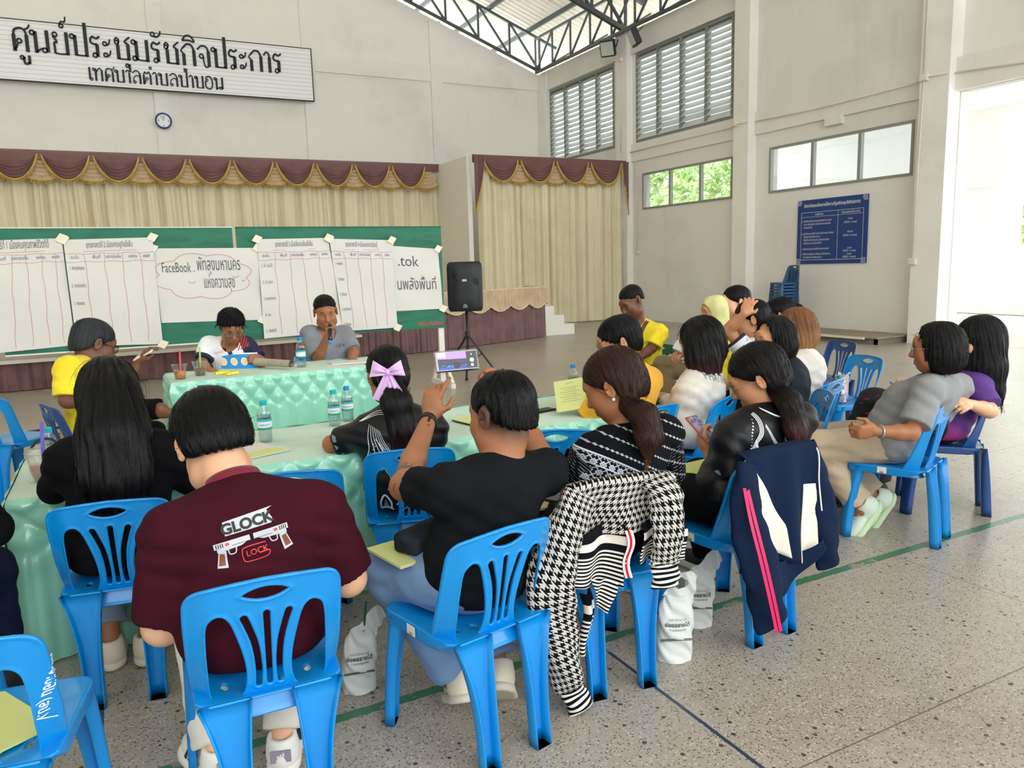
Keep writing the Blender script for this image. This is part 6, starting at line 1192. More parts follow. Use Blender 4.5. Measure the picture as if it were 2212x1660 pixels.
# ---------------------------------------------------------------- dark ponytail with wine tips, phone
p12 = pose('c12', lean=10, shift=.05, s=.98, N=(1668, 892), H=(1637, 815, .04), SL=(1580, 945), SR=(1728, 905), EL=('p', 1588, 1060, -.02), WL=('p', 1533, 985, .16), ER=(.06, .12, -.22), WR=('p', 1560, 965, .30), head=(-38, 26, -4), hs=1.16, AL=(-.18, .38, .09), AR=(.24, .36, .09), KL=(-.16, .38, .48), KR=(.2, .40, .48))
body(p12, 'person', 'person with a dark wine-tipped ponytail in a black swirl-print shirt', 'mid', hands={'L': dict(d=tuple(p12.u*.75+p12.f*.45-p12.r*.1), n=tuple(p12.r*.7-p12.u*.1-p12.f*.2), curl=[.4, .5, .55, .6], thumb=.7), 'R': dict(d=tuple(p12.u*.6+p12.f*.4-p12.r*.4), n=tuple(-p12.r), curl=.5)}, h=.009)
shirt(p12, C_swm, .018, .72, h=.0075, sw=.072, seed=14, neckr=.060); collar(p12, C_black, .042, .060, label='black shirt collar'); trousers(p12, C_black, .025, flare=.02); shoes(p12, S_black, S_white); hp = lambda px, py, d: at(px, py, depth(p12.neck)+d)
hair(p12, H_redtail, 'tied', 1.06, .005, tail=[(hp(1676, 845, -.045), .034, 1), (hp(1704, 870, -.10), .048, .85), (hp(1718, 925, -.135), .052, .7), (hp(1722, 975, -.14), .020, .6)], nape=-.07, line=(.082, .055), groove=.0016, seed=15, sn=2400, sl_=.09); glasses(p12, M_wire, .0010, 'thin silver glasses')
fl = Flat()
for k in range(3): fl.line([(-.145+.012*k, .11+.004*k), (-.10+.008*k, .09), (-.075+.006*k, .03), (-.085+.004*k, -.05), (-.10, -.11)], [.002, .004, .002], 8)
for k in range(5): fl.line([(-.075, .0), (-.06+.006*k, -.045), (-.05+.015*k, -.09-.003*k)], [.0015, .003, .007], 7)
for k in range(3): fl.line([(-.06, .075-.004*k), (.0, .03-.006*k), (.07, .005-.006*k)], .0022, 8); fl.line([(.02+.006*k, .10), (.04+.004*k, .05), (.085, .02+.006*k), (.13, .045)], .0026, 8)
fl.line([(.11, .12), (.15, .07), (.145, .03), (.165, -.01), (.15, -.05)], .004); fl.line([(-.10, .135), (-.03, .125), (.04, .135)], [.003, .007, .002])
for k in range(14): fl.dot(-.105+.0012*k*k*.2, .07-.012*k, .0015+.0022*abs(math.sin(k*.45))); fl.dot(-.03+.011*k, -.055+.006*math.sin(k*1.3), .0018)
decal(p12, 'print', fl.vf(), M_prw, at(1652, 962, depth(p12.neck)-.10), p12.tr, p12.tu, p12.tf, label='white swirl print'); st = Flat().line([(-.03, .12), (.05, .02), (.13, -.10)], .028, 8); decal(p12, 'strap', st.vf(), C_dark, at(1690, 965, depth(p12.neck)-.10), p12.tr, p12.tu, p12.tf, off=.004, label='dark bag strap across the back')
mb = MB(); wd = nrm_(p12.WL-p12.EL); wc = p12.WL-wd*.045; xx = nrm_(np.cross(wd, p12.u)); yy = np.cross(wd, xx); mb.tube([wc+(xx*math.cos(t)+yy*math.sin(t))*.031 for t in np.linspace(0, 6.28, 22)], .009, 6, flat=.4); child(p12, 'watch', (mb.V[0], mb.F), M_ink, 'dark watch strap')
# ---------------------------------------------------------------- mustard T-shirt
p8 = pose('cA', lean=8, s=.98, N=(1366, 790), H=(1336, 738, .05), EL=('p', 1268, 905, .10), WL=('p', 1258, 872, .10), ER=(.06, .14, -.22), WR=('p', 1262, 850, .25), head=(-50, 18, -2), hs=1.16)
body(p8, 'person', 'person in a mustard yellow T-shirt holding up a pale green booklet', 'mid', hands={'L': dict(d=tuple(-p8.r*.5+p8.f*.4+p8.u*.5), n=tuple(-p8.u*.3+p8.f*.6), curl=.45), 'R': dict(curl=.5)}, h=.0095)
hair(p8, H_black, 'short', 1.05, .0052, nape=-.075, line=(.088, .05), seed=21, groove=.0022); shirt(p8, C_must, .018, .92, h=.0085, sw=.070, seed=22, neckr=.064); trousers(p8, C_black); shoes(p8, S_black, S_black); glasses(p8, flat('tortoise_frame', (70, 44, 30), .4))
# ---------------------------------------------------------------- white lettered shirt
p11 = pose('c11', lean=14, s=1.0, N=(1520, 800), H=(1512, 738, .03), EL=('p', 1462, 890, .04), WL=('p', 1438, 862, .22), ER=(.08, .12, -.22), WR=(-.14, .2, -.02), head=(5, 18, 0), hs=1.16)
body(p11, 'person', 'person with shoulder-length dark reddish hair in a white shirt lettered across the back', 'mid', h=.0095)
shirt(p11, C_white, .022, long=True, h=.008, sw=.070, ripple=.005, seed=23); collar(p11, C_white, .03, .06); trousers(p11, C_black); shoes(p11, S_black, S_black); hp = lambda px, py, d: at(px, py, depth(p11.neck)+d)
hair(p11, H_red, 'long', 1.06, .0055, tail=[(hp(1514, 735, -.02), .11, .85), (hp(1520, 775, -.03), .118, .75), (hp(1526, 798, -.04), .10, .65)], seed=24, groove=.003, sn=1600, sl_=.10)
fl = Flat().text('PHATTHALUNG', .062, 0, 0, bold=.001, sx=.62, slant=.1); decal(p11, 'lettering', fl.vf(), M_prg, at(1560, 828, depth(p11.neck)-.07), p11.tr, p11.tu, p11.tf)
# ---------------------------------------------------------------- grey T-shirt, side view
p19 = pose('c19', lean=-8, s=.92, N=(2034, 815, -.06), H=(2022, 752, -.04), SL=(2004, 848, -.10), SR=(2072, 836, .10), EL=('p', 1968, 936, -.04), WL=('p', 1890, 932, -.02), ER=('p', 2010, 915, -.02), WR=('p', 1890, 918, -.05), head=(-14, 2, 0), hs=1.13, KL=(-.22, .33, .48), KR=(-.02, .40, .48), AL=(-.10, .12, .15), AR=(.08, .10, .15), slide=.02)
body(p19, 'person', 'person in a grey T-shirt and beige trousers with glasses, seated in profile', 'tan', closed=False, hands={'L': dict(d=tuple(-p19.r*.75+p19.f*.6), n=tuple(p19.r*.4+p19.f*.2+p19.u*.1), curl=.65, thumb=.6), 'R': dict(d=tuple(-p19.r*.8+p19.f*.5-p19.u*.1), n=tuple(-p19.u), curl=.5)}, h=.009, bust=1, belly=.6)
shirt(p19, C_grey, .020, .80, belly=.8, bust=1, h=.0075, sw=.074, ripple=.0045, seed=31); trousers(p19, C_khaki, .022, end=.90, flare=.012, ripple=.006, h=.008); shoes(p19, S_mint, S_msole, angs=(-50, -45), up=(52, 55), L=.25)
hair(p19, H_soft, 'bob', 1.08, .005, length=.0, seed=32, groove=.0026, fc=1.15, sn=1600, sl_=.06); glasses(p19, M_wire, .0012, 'thin silver glasses')
mb = MB(); wd = nrm_(p19.WL-p19.EL); wc = p19.WL-wd*.03; xx = nrm_(np.cross(wd, p19.u)); yy = np.cross(wd, xx); mb.tube([wc+(xx*math.cos(t)+yy*math.sin(t))*.029 for t in np.linspace(0, 6.28, 22)], .006, 6); child(p19, 'watch', (mb.V[0], mb.F), M_wire, 'silver watch')
# ---------------------------------------------------------------- purple T-shirt
p20 = pose('c20', lean=-6, s=.95, N=(2122, 800, -.05), H=(2112, 735, .0), EL=('p', 2138, 888, -.10), WL=('p', 2092, 872, -.10), ER=(.02, .16, -.2), WR=('p', 1972, 850, -.02), head=(-20, 6, 0), hs=1.15, KL=('p', 1888, 872, -.05), AL=('p', 1838, 985, .05), KR=(.08, .40, .48), AR=(.08, .35, .09))
body(p20, 'person', 'person with long black hair in a purple T-shirt, a hand on the next chair', 'light', hands={'L': dict(d=tuple(-p20.r*.6+p20.f*.2+p20.u*.1), n=tuple(-p20.u*.5+p20.f*.6), curl=.4), 'R': dict(d=tuple(p20.f*.7-p20.r*.5+p20.u*.3), n=tuple(p20.u), curl=.5)}, h=.0095, bust=1)
C20 = Mat('purple_shirt', (86, 48, 130), .8); x, y, z = C20.xyz(C20.attr('tl')); C20.mix((z*-1).sm(-.10, .08), (176, 44, 118), .9); C20.mix(C20.noise(scale=6).sm(.55, .75)*z.lt(.25), (48, 28, 72), .6); shirt(p20, C20.m, .019, .80, h=.0085, sw=.072, bust=1, seed=33)
C20b = Mat('black_flame_trousers', (24, 24, 28), .8); x, y, z = C20b.xyz(C20b.coords()); C20b.mix(C20b.noise(C20b.vec(x*4, y*4, z*14), scale=2, dist=1).sm(.66, .7), (196, 52, 96), .8); trousers(p20, C20b.m, .03, flare=.03); shoes(p20, S_black, S_black); hp = lambda px, py, d: at(px, py, depth(p20.neck)+d)
hair(p20, H_soft, 'long', 1.08, .0055, tail=[(hp(2112, 735, -.02), .12, .9), (hp(2125, 790, -.04), .13, .75), (hp(2140, 835, -.05), .09, .6), (hp(2160, 865, -.04), .02, .6)], seed=34, groove=.0022, sn=1600, sl_=.12)
# ---------------------------------------------------------------- the front table
p4 = pose('c4', lean=6, s=1.0, w=1.05, slide=.22, N=(705, 722), H=(703, 674, -.02), SR=(668, 722), SL=(745, 722), ER=('p', 688, 776, -.12), WR=('p', 706, 728, -.20), EL=('p', 764, 762, -.08), WL=('p', 758, 777, -.24), head=(10, 14, 4), female=False, hs=1.2)
body(p4, 'person', 'person in a grey polo speaking into a microphone at the front table', 'tan', hands={'R': dict(d=tuple(p4.u*.8+p4.f*.3), n=tuple(p4.f*.3-p4.r*.9), curl=.75, thumb=.8), 'L': dict(d=tuple(p4.f), n=tuple(-p4.u), curl=.1)}, h=.0095, hh=.005, beard=.3, lips=(140, 84, 76))
hair(p4, H_black, 'short', .965, .005, nap=.9, ec=1.4, sl_=.03, nape=-.03, line=(.082, .068), seed=41); shirt(p4, C_greyp, .017, .85, h=.0085, sw=.068, seed=42, neckr=.060); collar(p4, C_greyp, .032, .064); trousers(p4, C_black); shoes(p4, S_black, S_black)
em = Flat(); em.line([(-.04, 0), (-.02, .008), (0, .004), (.02, .008), (.04, 0), (.02, -.008), (0, -.004), (-.02, -.008), (-.04, 0)], .003); em.dot(0, .012, .006); em.dot(0, -.012, .006); decal(p4, 'emblem', em.vf(), M_prb, at(731, 745, depth(p4.neck)), -p4.tr*-1, p4.tu, -p4.tf)
p5 = pose('c5', lean=16, s=.96, slide=.17, N=(488, 740), H=(500, 706, -.04), SR=(450, 745), SL=(532, 745), ER=('p', 436, 785, -.08), WR=('p', 452, 799, -.26), EL=('p', 562, 780, -.08), WL=('p', 566, 790, -.24), head=(-6, 30, 0), hs=1.16)
body(p5, 'person', 'person with short black hair and glasses reading a blue booklet at the front table', 'tan', hands={'R': dict(d=tuple(p5.f*.8-p5.r*.4-p5.u*.2), n=tuple(-p5.u), curl=.3), 'L': dict(d=tuple(p5.r*.5+p5.u*.5+p5.f*.3), n=tuple(p5.r*.5-p5.f*.5), curl=.55)}, h=.0095, hh=.005)
hair(p5, H_black, 'short', 1.12, .005, nape=-.03, line=(.075, .055), seed=43, groove=.004); C5 = Mat('white_navy_polo', (236, 236, 240), .8); x, y, z = C5.xyz(C5.attr('tl')); ar = X(C5.t, C5.attr('arm', 'Fac')); C5.mix((x*-1).gt(.10)*z.gt(.24), (30, 36, 66)); C5.mix(ar.gt(.62), (30, 36, 66)); C5.mix((x+.115).ab().lt(.05)*(z-.42).ab().lt(.05)*((x*40+z*40).fr().lt(.5)), (206, 60, 44))
C5.mix((x.ab().lt(.016))*z.gt(.24), (26, 30, 60)); shirt(p5, C5.m, .017, .80, h=.0075, sw=.068, seed=44); collar(p5, C_navy, .035, .058, label='navy collar'); trousers(p5, C_black); shoes(p5, S_black, S_black); glasses(p5)
em = Flat().text('เมืองลุง', .030, 0, 0); decal(p5, 'emblem', em.vf(), flat('orange_print', (226, 128, 50), .6), at(473, 757, depth(p5.neck)), -p5.tr*-1, p5.tu, -p5.tf)
# ---------------------------------------------------------------- yellow polo at the left
p1 = pose('c1', lean=4, s=1.0, w=1.08, N=(183, 778), H=(203, 742, 0), SR=(148, 800, -.12), SL=(210, 792, .14), ER=('p', 146, 866, -.03), WR=('p', 240, 874, -.02), EL=(-.02, .12, -.24), WL=('p', 300, 785, .05), head=(-6, 22, 0), female=False, hs=1.22, KL=('p', 285, 890, -.12), AL=('p', 348, 882, -.2), KR=(.12, .36, .47), AR=(.12, .40, .09))
body(p1, 'person', 'person in a yellow polo with grey collar and black glasses seated sideways near the stage', 'dark', h=.0095, beard=.2)
hair(p1, H_grey, 'short', 1.04, .0055, nape=-.06, line=(.085, .056), seed=45); shirt(p1, C_yel, .018, .88, belly=.6, h=.0085, sw=.074, seed=46, neckr=.062); collar(p1, C_greyp, .035, .066, label='grey polo collar'); trousers(p1, C_black); shoes(p1, S_black, S_black); glasses(p1, None, .002)
# ---------------------------------------------------------------- brown strap
p10 = pose('c10', lean=6, s=1.0, w=1.02, N=(1378, 694), H=(1364, 652, -.02), EL=('p', 1408, 752, -.03), WL=('p', 1378, 776, -.15), ER=('p', 1338, 748, .0), WR=('p', 1362, 772, -.16), head=(16, 26, 4), female=False, hs=1.18)
body(p10, 'person', 'person in a bright yellow T-shirt with a brown bag strap looking down', 'dark', h=.0095, beard=.3, lips=(110, 66, 58))
hair(p10, H_black, 'short', .975, .0055, nap=.9, ec=1.5, sl_=.03, nape=-.02, line=(.084, .068), seed=47); shirt(p10, C_yel, .018, .85, h=.0085, sw=.072, seed=48, neckr=.062); trousers(p10, C_black); shoes(p10, S_black, S_black)
st = Flat().line([(-.115, .215), (-.06, .10), (.04, -.06), (.10, -.20)], .035, 10); decal(p10, 'strap', st.vf(), flat('brown_leather', (92, 58, 44), .5), p10.pel+p10.tu*.27, -p10.tr*-1, p10.tu, -p10.tf, off=.005, label='brown leather bag strap')
# ---------------------------------------------------------------- the back row
p13 = pose('c13', lean=4, s=.94, N=(1556, 712), H=(1542, 672, .02), KL=('p', 1432, 790, -.1), KR=('p', 1480, 792, .05), AL=('p', 1440, 870, -.1), AR=('p', 1490, 870, .05), EL=('p', 1520, 758, -.05), WL=('p', 1482, 764, -.08), ER=('p', 1530, 752, .15), WR=('p', 1476, 762, .05), head=(-8, 8, 0), hs=1.1)
body(p13, 'person', 'person in a pale yellow headscarf and yellow shirt seated in the back row', 'mid', closed=False, h=.0105, ears=False, hands={'L': dict(curl=.4), 'R': dict(curl=.4)}); shirt(p13, C_yel, .020, long=False, h=.009, sw=.07); trousers(p13, C_olive, .02, h=.011); shoes(p13, S_black, S_black)
c, A, k = p13.hd, p13.HA, p13.hs; S = Solid(); S.ell(c-A[1]*.012+A[2]*.03, arr(.095, .112, .100)*k, A); S.ell(c-A[1]*.02-A[2]*.07, arr(.098, .10, .10)*k, A, .06); S.ell(p13.neck+p13.tu*.0, (.17, .13, .09), p13.TA, .08); S.ell(c+A[1]*.10*k-A[2]*.018*k, arr(.058, .10, .088)*k, A, .012, 's'); S.disp.append(wob(3, 18, .004, (1, 1, .4))); child(p13, 'headscarf', S.net(.0065), C_hij, 'pale yellow headscarf')
p14 = pose('c14', lean=2, N=(1590, 694), H=(1588, 652, 0), head=(14, 2, 0), female=False, hs=1.16); body(p14, 'person', 'person with black fringe hair in a black shirt behind the yellow headscarf', 'light', closed=False, h=.0105); hair(p14, H_black, 'short', 1.05, .0058, line=(.09, .035), nape=-.05, seed=51); shirt(p14, C_black, .018, h=.009, sw=.07); trousers(p14, C_black, h=.012); shoes(p14, S_black, S_black)
p15 = pose('c15', lean=4, s=.96, N=(1622, 736), H=(1622, 692, .02), EL=('p', 1572, 714, .02), WL=('p', 1608, 678, -.10), head=(-4, 10, 6), hs=1.16, ER=None)
body(p15, 'person', 'person in a white printed shirt with one hand on top of the head', 'mid', h=.0095, hands={'L': dict(d=tuple(p15.u*.75-p15.f*.3+p15.r*.5), n=tuple(p15.r*.7-p15.u*.3), curl=.25, spread=.3)}); C15 = Mat('white_blue_print_shirt', (226, 230, 236), .8); v = C15.voro(scale=26); C15.mix((v-.22).ab().lt(.07)*C15.noise(scale=5).gt(.45), (64, 78, 104), .8); ar = X(C15.t, C15.attr('arm', 'Fac')); C15.mix(ar.gt(.60), (24, 28, 44)); shirt(p15, C15.m, .019, .68, h=.0085, sw=.07, seed=52); hair(p15, H_black, 'tied', 1.04, .0055, tail=[(p15.hd-p15.HA[1]*.09, .04, 1), (p15.hd-p15.HA[1]*.13-p15.HA[2]*.01, .035, 1)], seed=53); trousers(p15, C_black, h=.012); shoes(p15, S_black, S_black)
p16 = pose('c16', lean=10, s=.94, N=(1696, 780), H=(1670, 733, 0), head=(-26, 4, 0), hs=1.1); body(p16, 'person', 'person with a black wavy bob in a dark blue-grey shirt seen in profile', 'mid', closed=False, h=.0095); shirt(p16, C_dark, .019, long=True, h=.0085, sw=.068, seed=54); hair(p16, H_soft, 'bob', 1.06, .0055, seed=55, groove=.0035, fc=1.22); trousers(p16, C_black, h=.012); shoes(p16, S_black, S_black)
p17 = pose('c17', lean=8, s=.96, N=(1735, 762), H=(1718, 712, .02), head=(10, 10, 0), hs=1.14); body(p17, 'person', 'person with a blond-brown bob in a white shirt behind the dark shirt', 'mid', h=.0105); shirt(p17, C_white, .021, long=True, h=.0088, sw=.07, ripple=.005, seed=56); hair(p17, H_blond, 'bob', 1.08, .0055, seed=57, groove=.003); trousers(p17, C_black, h=.012); shoes(p17, S_black, S_black)
p18 = pose('c18', lean=2, s=.92, N=(1688, 722), H=(1682, 680, 0), head=(-4, 8, 0), hs=1.12); body(p18, 'person', 'person whose tied black hair shows above the blond-brown bob', 'mid', h=.0105); shirt(p18, C_navy, .019, h=.009, sw=.07, seed=58); hair(p18, H_black, 'tied', 1.05, .0058, tail=[(p18.hd-p18.HA[1]*.09+p18.HA[2]*.03, .04, 1), (p18.hd-p18.HA[1]*.14+p18.HA[2]*.02, .034, 1)], seed=59); trousers(p18, C_black, h=.012); shoes(p18, S_black, S_black)
p21 = pose('c21', lean=8, slide=.02); body(p21, 'person', 'dark-clothed person mostly cut off by the left edge', 'tan', h=.0105); shirt(p21, C_black, .021, long=True, h=.0095, sw=.07); hair(p21, H_black, 'short', 1.05, .006); trousers(p21, C_navy, .022, h=.011); shoes(p21, S_black, S_black)
# ================================================================ THINGS PEOPLE HOLD OR HAVE LEFT ABOUT
up_ = arr(0, 0, 1); NT = lambda x, y, dz=.002: (x*1.0715, y*1.0715, .665+dz)
def placed(name, lab, cat, o, group=None): o = np.asarray(o, float); t = thing(name, lab, cat, tuple(o), 0, group); return t
def slab(mb_size, M4, name, mt, parent=None, bev=.004, smooth=False): a, b, c = mb_size; return MB().box((-a/2, -b/2, -c/2), (a/2, b/2, c/2), bev=bev).xf(M4).build(name, mt, parent, smooth)
def rel(t, M4): M = np.array(M4); M[:3, 3] -= np.array(t.location); return M
M_blk = flat('phone_black', (22, 23, 26), .25); M_case = glassy('clear_case', (238, 240, 240), .15)
def screen_mat(name, f): m = Mat(name, (40, 40, 60), .3, emit=(120, 120, 150, .0)); f(m); return m.m
# raised phone with the live picture of the hall on its screen
c = at(986, 780, depth(p7.neck)+.44); xd = nrm_(at(1033, 776, depth(p7.neck)+.46)-at(940, 784, depth(p7.neck)+.42)); yd = nrm_(at(986, 754, depth(p7.neck)+.45)-at(986, 806, depth(p7.neck)+.43)); Mp = frame_M(c, xd, yd)
ph = placed('phone', 'phone in a clear case raised sideways, its screen showing the hall', 'phone', c); slab((.163, .078, .009), rel(ph, Mp), 'body', M_blk, ph, .006); slab((.171, .086, .0125), rel(ph, Mp), 'case', M_case, ph, .006)
def scr(m):
    x, y, z = m.xyz(m.coords('Generated')); m.mix(z.gt(.60), (150, 120, 170)); m.mix(z.gt(.70)*x.lt(.30), (236, 236, 240)); n = m.noise(scale=60, detail=3); m.mix(z.lt(.36), (28, 26, 40)); m.mix(z.lt(.28)*n.gt(.5), (40, 110, 160)); m.mix(z.lt(.15), (36, 60, 150)); m.mix((z-.42).ab().lt(.06)*n.gt(.52), (60, 50, 70)); m.mix(((x-.62)*(x-.62)+(z-.25)*(z-.25)*.3).lt(.012), (14, 14, 22))
    m.t.links.new(m.cur, m.p.inputs['Emission Color']); m.p.inputs['Emission Strength'].default_value = .45
Ms = frame_M(c+np.cross(xd, yd)*.0068, xd, yd); mb = MB(); mb.put([(-.072, -.033, 0), (.038, -.033, 0), (.038, .033, 0), (-.072, .033, 0)], [(0, 1, 2, 3)]).xf(rel(ph, Ms)); mb.build('screen', screen_mat('camera_view', scr), ph)
mb = MB(); mb.put([(.038, -.033, 0), (.078, -.033, 0), (.078, .033, 0), (.038, .033, 0)], [(0, 1, 2, 3)]); mb.xf(rel(ph, Ms)).build('control_bar', flat('bar_black', (12, 12, 14), .2), ph); mb = MB(); mb.put(*disc2(.058, -.002, .0085, 20, .0004)); mb.put(*rect2(.053, -.026, .063, -.016, .0004)); mb.put(*disc2(.058, .02, .003, 10, .0004)); mb.xf(rel(ph, Ms)).build('shutter_button', M_prw, ph)
# phone in an orange case
a_ = at(1516, 928, depth(p12.WL)+.03); yd = nrm_(at(1492, 905, depth(p12.WL)+.05)-at(1540, 948, depth(p12.WL)-.0)); xd = nrm_(at(1545, 932, depth(p12.WL)+.03)-at(1505, 905, depth(p12.WL)+.06)); xd = nrm_(RT*.6-DN*.1+FW*.45); Mp = frame_M(a_, xd, yd)
ph = placed('phone', 'phone in a brown-orange case held low in front of the dark ponytail', 'phone', a_); slab((.076, .158, .010), rel(ph, Mp), 'case', flat('orange_brown_case', (170, 92, 60), .5), ph, .005); nz = np.cross(xd, nrm_(yd-xd*np.dot(xd, yd))); sgn = 1 if np.dot(nz, -FW) > 0 else -1
Ms = frame_M(a_+nz*sgn*.0056, xd, yd); m_ = Mat('phone_feed', (150, 140, 175), .2); m_.mix(m_.noise(scale=40).sm(.4, .6), (90, 86, 120)); mb = MB(); mb.put(*rect2(-.034, -.072, .034, .072)); mb.xf(rel(ph, Ms)).build('screen', m_.m, ph)
for lab, px, d0, s in (('dark phone in the hand of the person in purple', (1948, 842), depth(p20.WR)+.0, 1),):
    c = at(*px, d0); ph = placed('phone', lab, 'phone', c); Mp = frame_M(c, nrm_(RT*.75+DN*.5-FW*.1), nrm_(FW*.8-DN*.3)); slab((.15, .074, .010), rel(ph, Mp), 'case', M_blk, ph, .004)
ph = placed('phone', 'black phone lying flat on the mint table right of the raised phone', 'phone', NT(1.98, 3.50, .008)); MB().box((-.075, -.037, -.005), (.075, .037, .005), Matrix.Rotation(.25, 4, 'Z'), bev=.004).build('body', M_blk, ph); MB().box((-.07, -.033, .0045), (.07, .033, .006), Matrix.Rotation(.25, 4, 'Z')).build('screen', flat('dark_glass', (50, 28, 32), .1), ph)
tb = placed('notebook', 'thin pale green notebook with black edge on the mint table', 'notebook', NT(1.62, 3.48, .007)); MB().box((-.14, -.10, -.004), (.14, .10, .002), Matrix.Rotation(.2, 4, 'Z')).build('cover', M_blk, tb); MB().box((-.138, -.098, .002), (.138, .098, .006), Matrix.Rotation(.2, 4, 'Z')).build('page', flat('pale_green_paper', (206, 216, 140), .8), tb)
M_lime = Mat('lime_cover', (206, 214, 138), .75); M_lime = M_lime.m
# open booklet held by the person in mustard
c = at(1232, 853, depth(p8.WL)-.06); xd = nrm_(RT*.95+DN*-.16-FW*.1); yd = nrm_(RT*.25-DN*.75+FW*.6); bk = placed('booklet', 'pale green booklet held up by the person in mustard', 'booklet', c); slab((.17, .225, .006), rel(bk, frame_M(c, xd, yd)), 'cover', M_lime, bk, .001)
nz = np.cross(xd, nrm_(yd-xd*np.dot(xd, yd))); sgn = 1 if np.dot(nz, -FW) > 0 else -1; mb = MB()
for k in range(7): mb.put(*text_mesh('โครงการประชุมเชิงปฏิบัติการ', .012, align='CENTER')) if False else mb.put(*[(np.array(V)+[0, .05-.017*k, 0]) if i == 0 else V for i, V in enumerate(text_mesh('แผนพัฒนาพื้นที่' if k % 2 else 'โครงการประชุมปฏิบัติการ', .011, align='CENTER'))])
mb.put(*ribbon([(-.02, .075), (-.008, .09), (0, .08), (.012, .095), (.022, .08)], .003)); mb.xf(rel(bk, frame_M(c+nz*sgn*.0036, xd*sgn, yd))).build('lettering', M_prg, bk); slab((.165, .22, .004), rel(bk, frame_M(c-nz*sgn*.006, xd, yd)), 'pages', M_paper, bk, .001)
# booklets on laps
def lap(lab, c, xd, yd, s=(.21, .15), th=.006):
    b = placed('booklet', lab, 'booklet', c); slab((*s, th), rel(b, frame_M(c, xd, yd)), 'cover', M_lime, b, .001); slab((s[0]*.98, s[1]*.98, th), rel(b, frame_M(np.asarray(c)-np.cross(nrm_(xd), nrm_(yd))*th*.9, xd, yd)), 'pages', M_paper, b, .001); return b
kl = (p7.HL*.35+p7.KL*.65)+up_*.088; lap('pale green booklet on the denim knee of the person raising a phone', kl, p7.r, p7.f, (.20, .22))
S = Solid(); S.box((0, 0, .035), (.10, .055, .035), r=.02); S.cap((-.09, 0, .06), (.09, 0, .06), .02, k=.02); S.disp.append(wob(4, 30, .004)); v, f = S.net(.006); b = tag(add('pouch', new_mesh('pouch', v, f), C_dark, None, tuple(kl+p7.r*.05-p7.f*.02+up_*.004)), 'black zip pouch on the booklet on a denim knee', 'pouch'); b.rotation_euler = (0, 0, .5)
kl = p12.pel*.45+(p12.KL+p12.KR)*.275+up_*.085; lap('pale green booklet on the lap of the person with the dark ponytail', kl, p12.r, p12.f+up_*.1, (.26, .20))
kl = p9.pel*.4+(p9.KL+p9.KR)*.3+up_*.09-p9.r*.09; bx = placed('open_book', 'open cream notebook on the lap of the person with the brown ponytail', 'notebook', kl); MB().box((-.12, -.09, -.006), (.12, .09, .004), Matrix.Rotation(-.2, 4, 'Z')).build('page', flat('cream_page', (216, 200, 164), .8), bx)
ph = placed('phone', 'black phone lying on the open cream notebook', 'phone', kl+up_*.009); MB().box((-.04, -.075, -.005), (.04, .075, .005), Matrix.Rotation(.5, 4, 'Z'), bev=.003).build('body', M_blk, ph)
kl = (p13.KL+p13.KR)/2*.6+p13.pel*.4+up_*.09; lap('pale green folder on the lap of the person in the headscarf', kl, p13.r, p13.f, (.3, .2)); tb = placed('tablet', 'white tablet on the folder of the person in the headscarf', 'tablet', kl+up_*.012-p13.f*.02); MB().box((-.09, -.06, -.004), (.09, .06, .004), Matrix.Rotation(.6, 4, 'Z'), bev=.002).build('body', S_white, tb)
pk = at(1470, 752, depth(p13.WL)-.06); S = Solid(); S.box((0, 0, 0), (.055, .035, .04), r=.006); v, f = S.net(.006); pk_ = tag(add('paper_packet', new_mesh('paper_packet', v, f), M_paper, None, tuple(pk)), 'folded white paper packet in the hands of the person in the headscarf', 'packet'); pk_.rotation_euler = (.3, .5, .4)
# water bottles
M_pet = glassy('clear_bottle', (246, 250, 250), .08); M_wat = glassy('water', (240, 247, 250), .03); M_cap = flat('teal_cap', (0, 170, 176), .4); M_capb = flat('blue_cap', (20, 128, 206), .4)
lb = Mat('bottle_label', (60, 170, 190), .4); x, y, z = lb.xyz(lb.coords('Generated')); lb.mix((z-.5).ab().lt(.28), (224, 232, 236)); lb.mix(z.lt(.12), (40, 140, 90)); M_lab = lb.m
def bottle(lab, x, y, z, cap, s=1.0, text=True):
    b = thing('water_bottle', lab, 'bottle', (x, y, z), 0, 'water bottles'); prof = [(.001, .0), (.026, 0), (.030, .008), (.029, .03), (.0305, .034), (.029, .045), (.0305, .055), (.0305, .10), (.029, .112), (.0305, .118), (.026, .140), (.014, .158), (.013, .165), (.013, .172)]
    MB().lathe([(r*s, h*s) for r, h in prof], n=24).build('body', M_pet, b, True); MB().lathe([(.001, .003*s), (.027*s, .004*s), (.0285*s, .12*s), (.001, .121*s)], n=20).build('water', M_wat, b, True)
    MB().lathe([(r*s, h*s) for r, h in ((.001, .164), (.0155, .164), (.0155, .182), (.0145, .185), (.001, .185))], n=24).build('cap', cap, b); l = MB().lathe([(.0312*s, .058*s), (.0314*s, .062*s), (.0314*s, .100*s), (.0312*s, .104*s)], n=24, cap=False).build('label', M_lab, b, True)
    if text:
        V, F = text_mesh('nature', .018*s, align='CENTER'); a = math.atan2(-y, -x); th = V[:, 0]/(.0318*s); mb = MB(); mb.put(np.stack([.0319*s*np.cos(a+th), .0319*s*np.sin(a+th), V[:, 1]+.075*s], 1), F); mb.build('lettering', M_inkb, l)
    return b
bottle('clear water bottle with a teal cap beside the dark bowed head', *NT(.57, 3.62), M_cap, 1.12); bottle('clear water bottle with a teal cap, left of the close pair by the lilac bow', *NT(.94, 3.80), M_cap, 1.05); bottle('clear water bottle with a blue cap, right of the close pair by the lilac bow', *NT(1.03, 3.88), M_capb, 1.05)
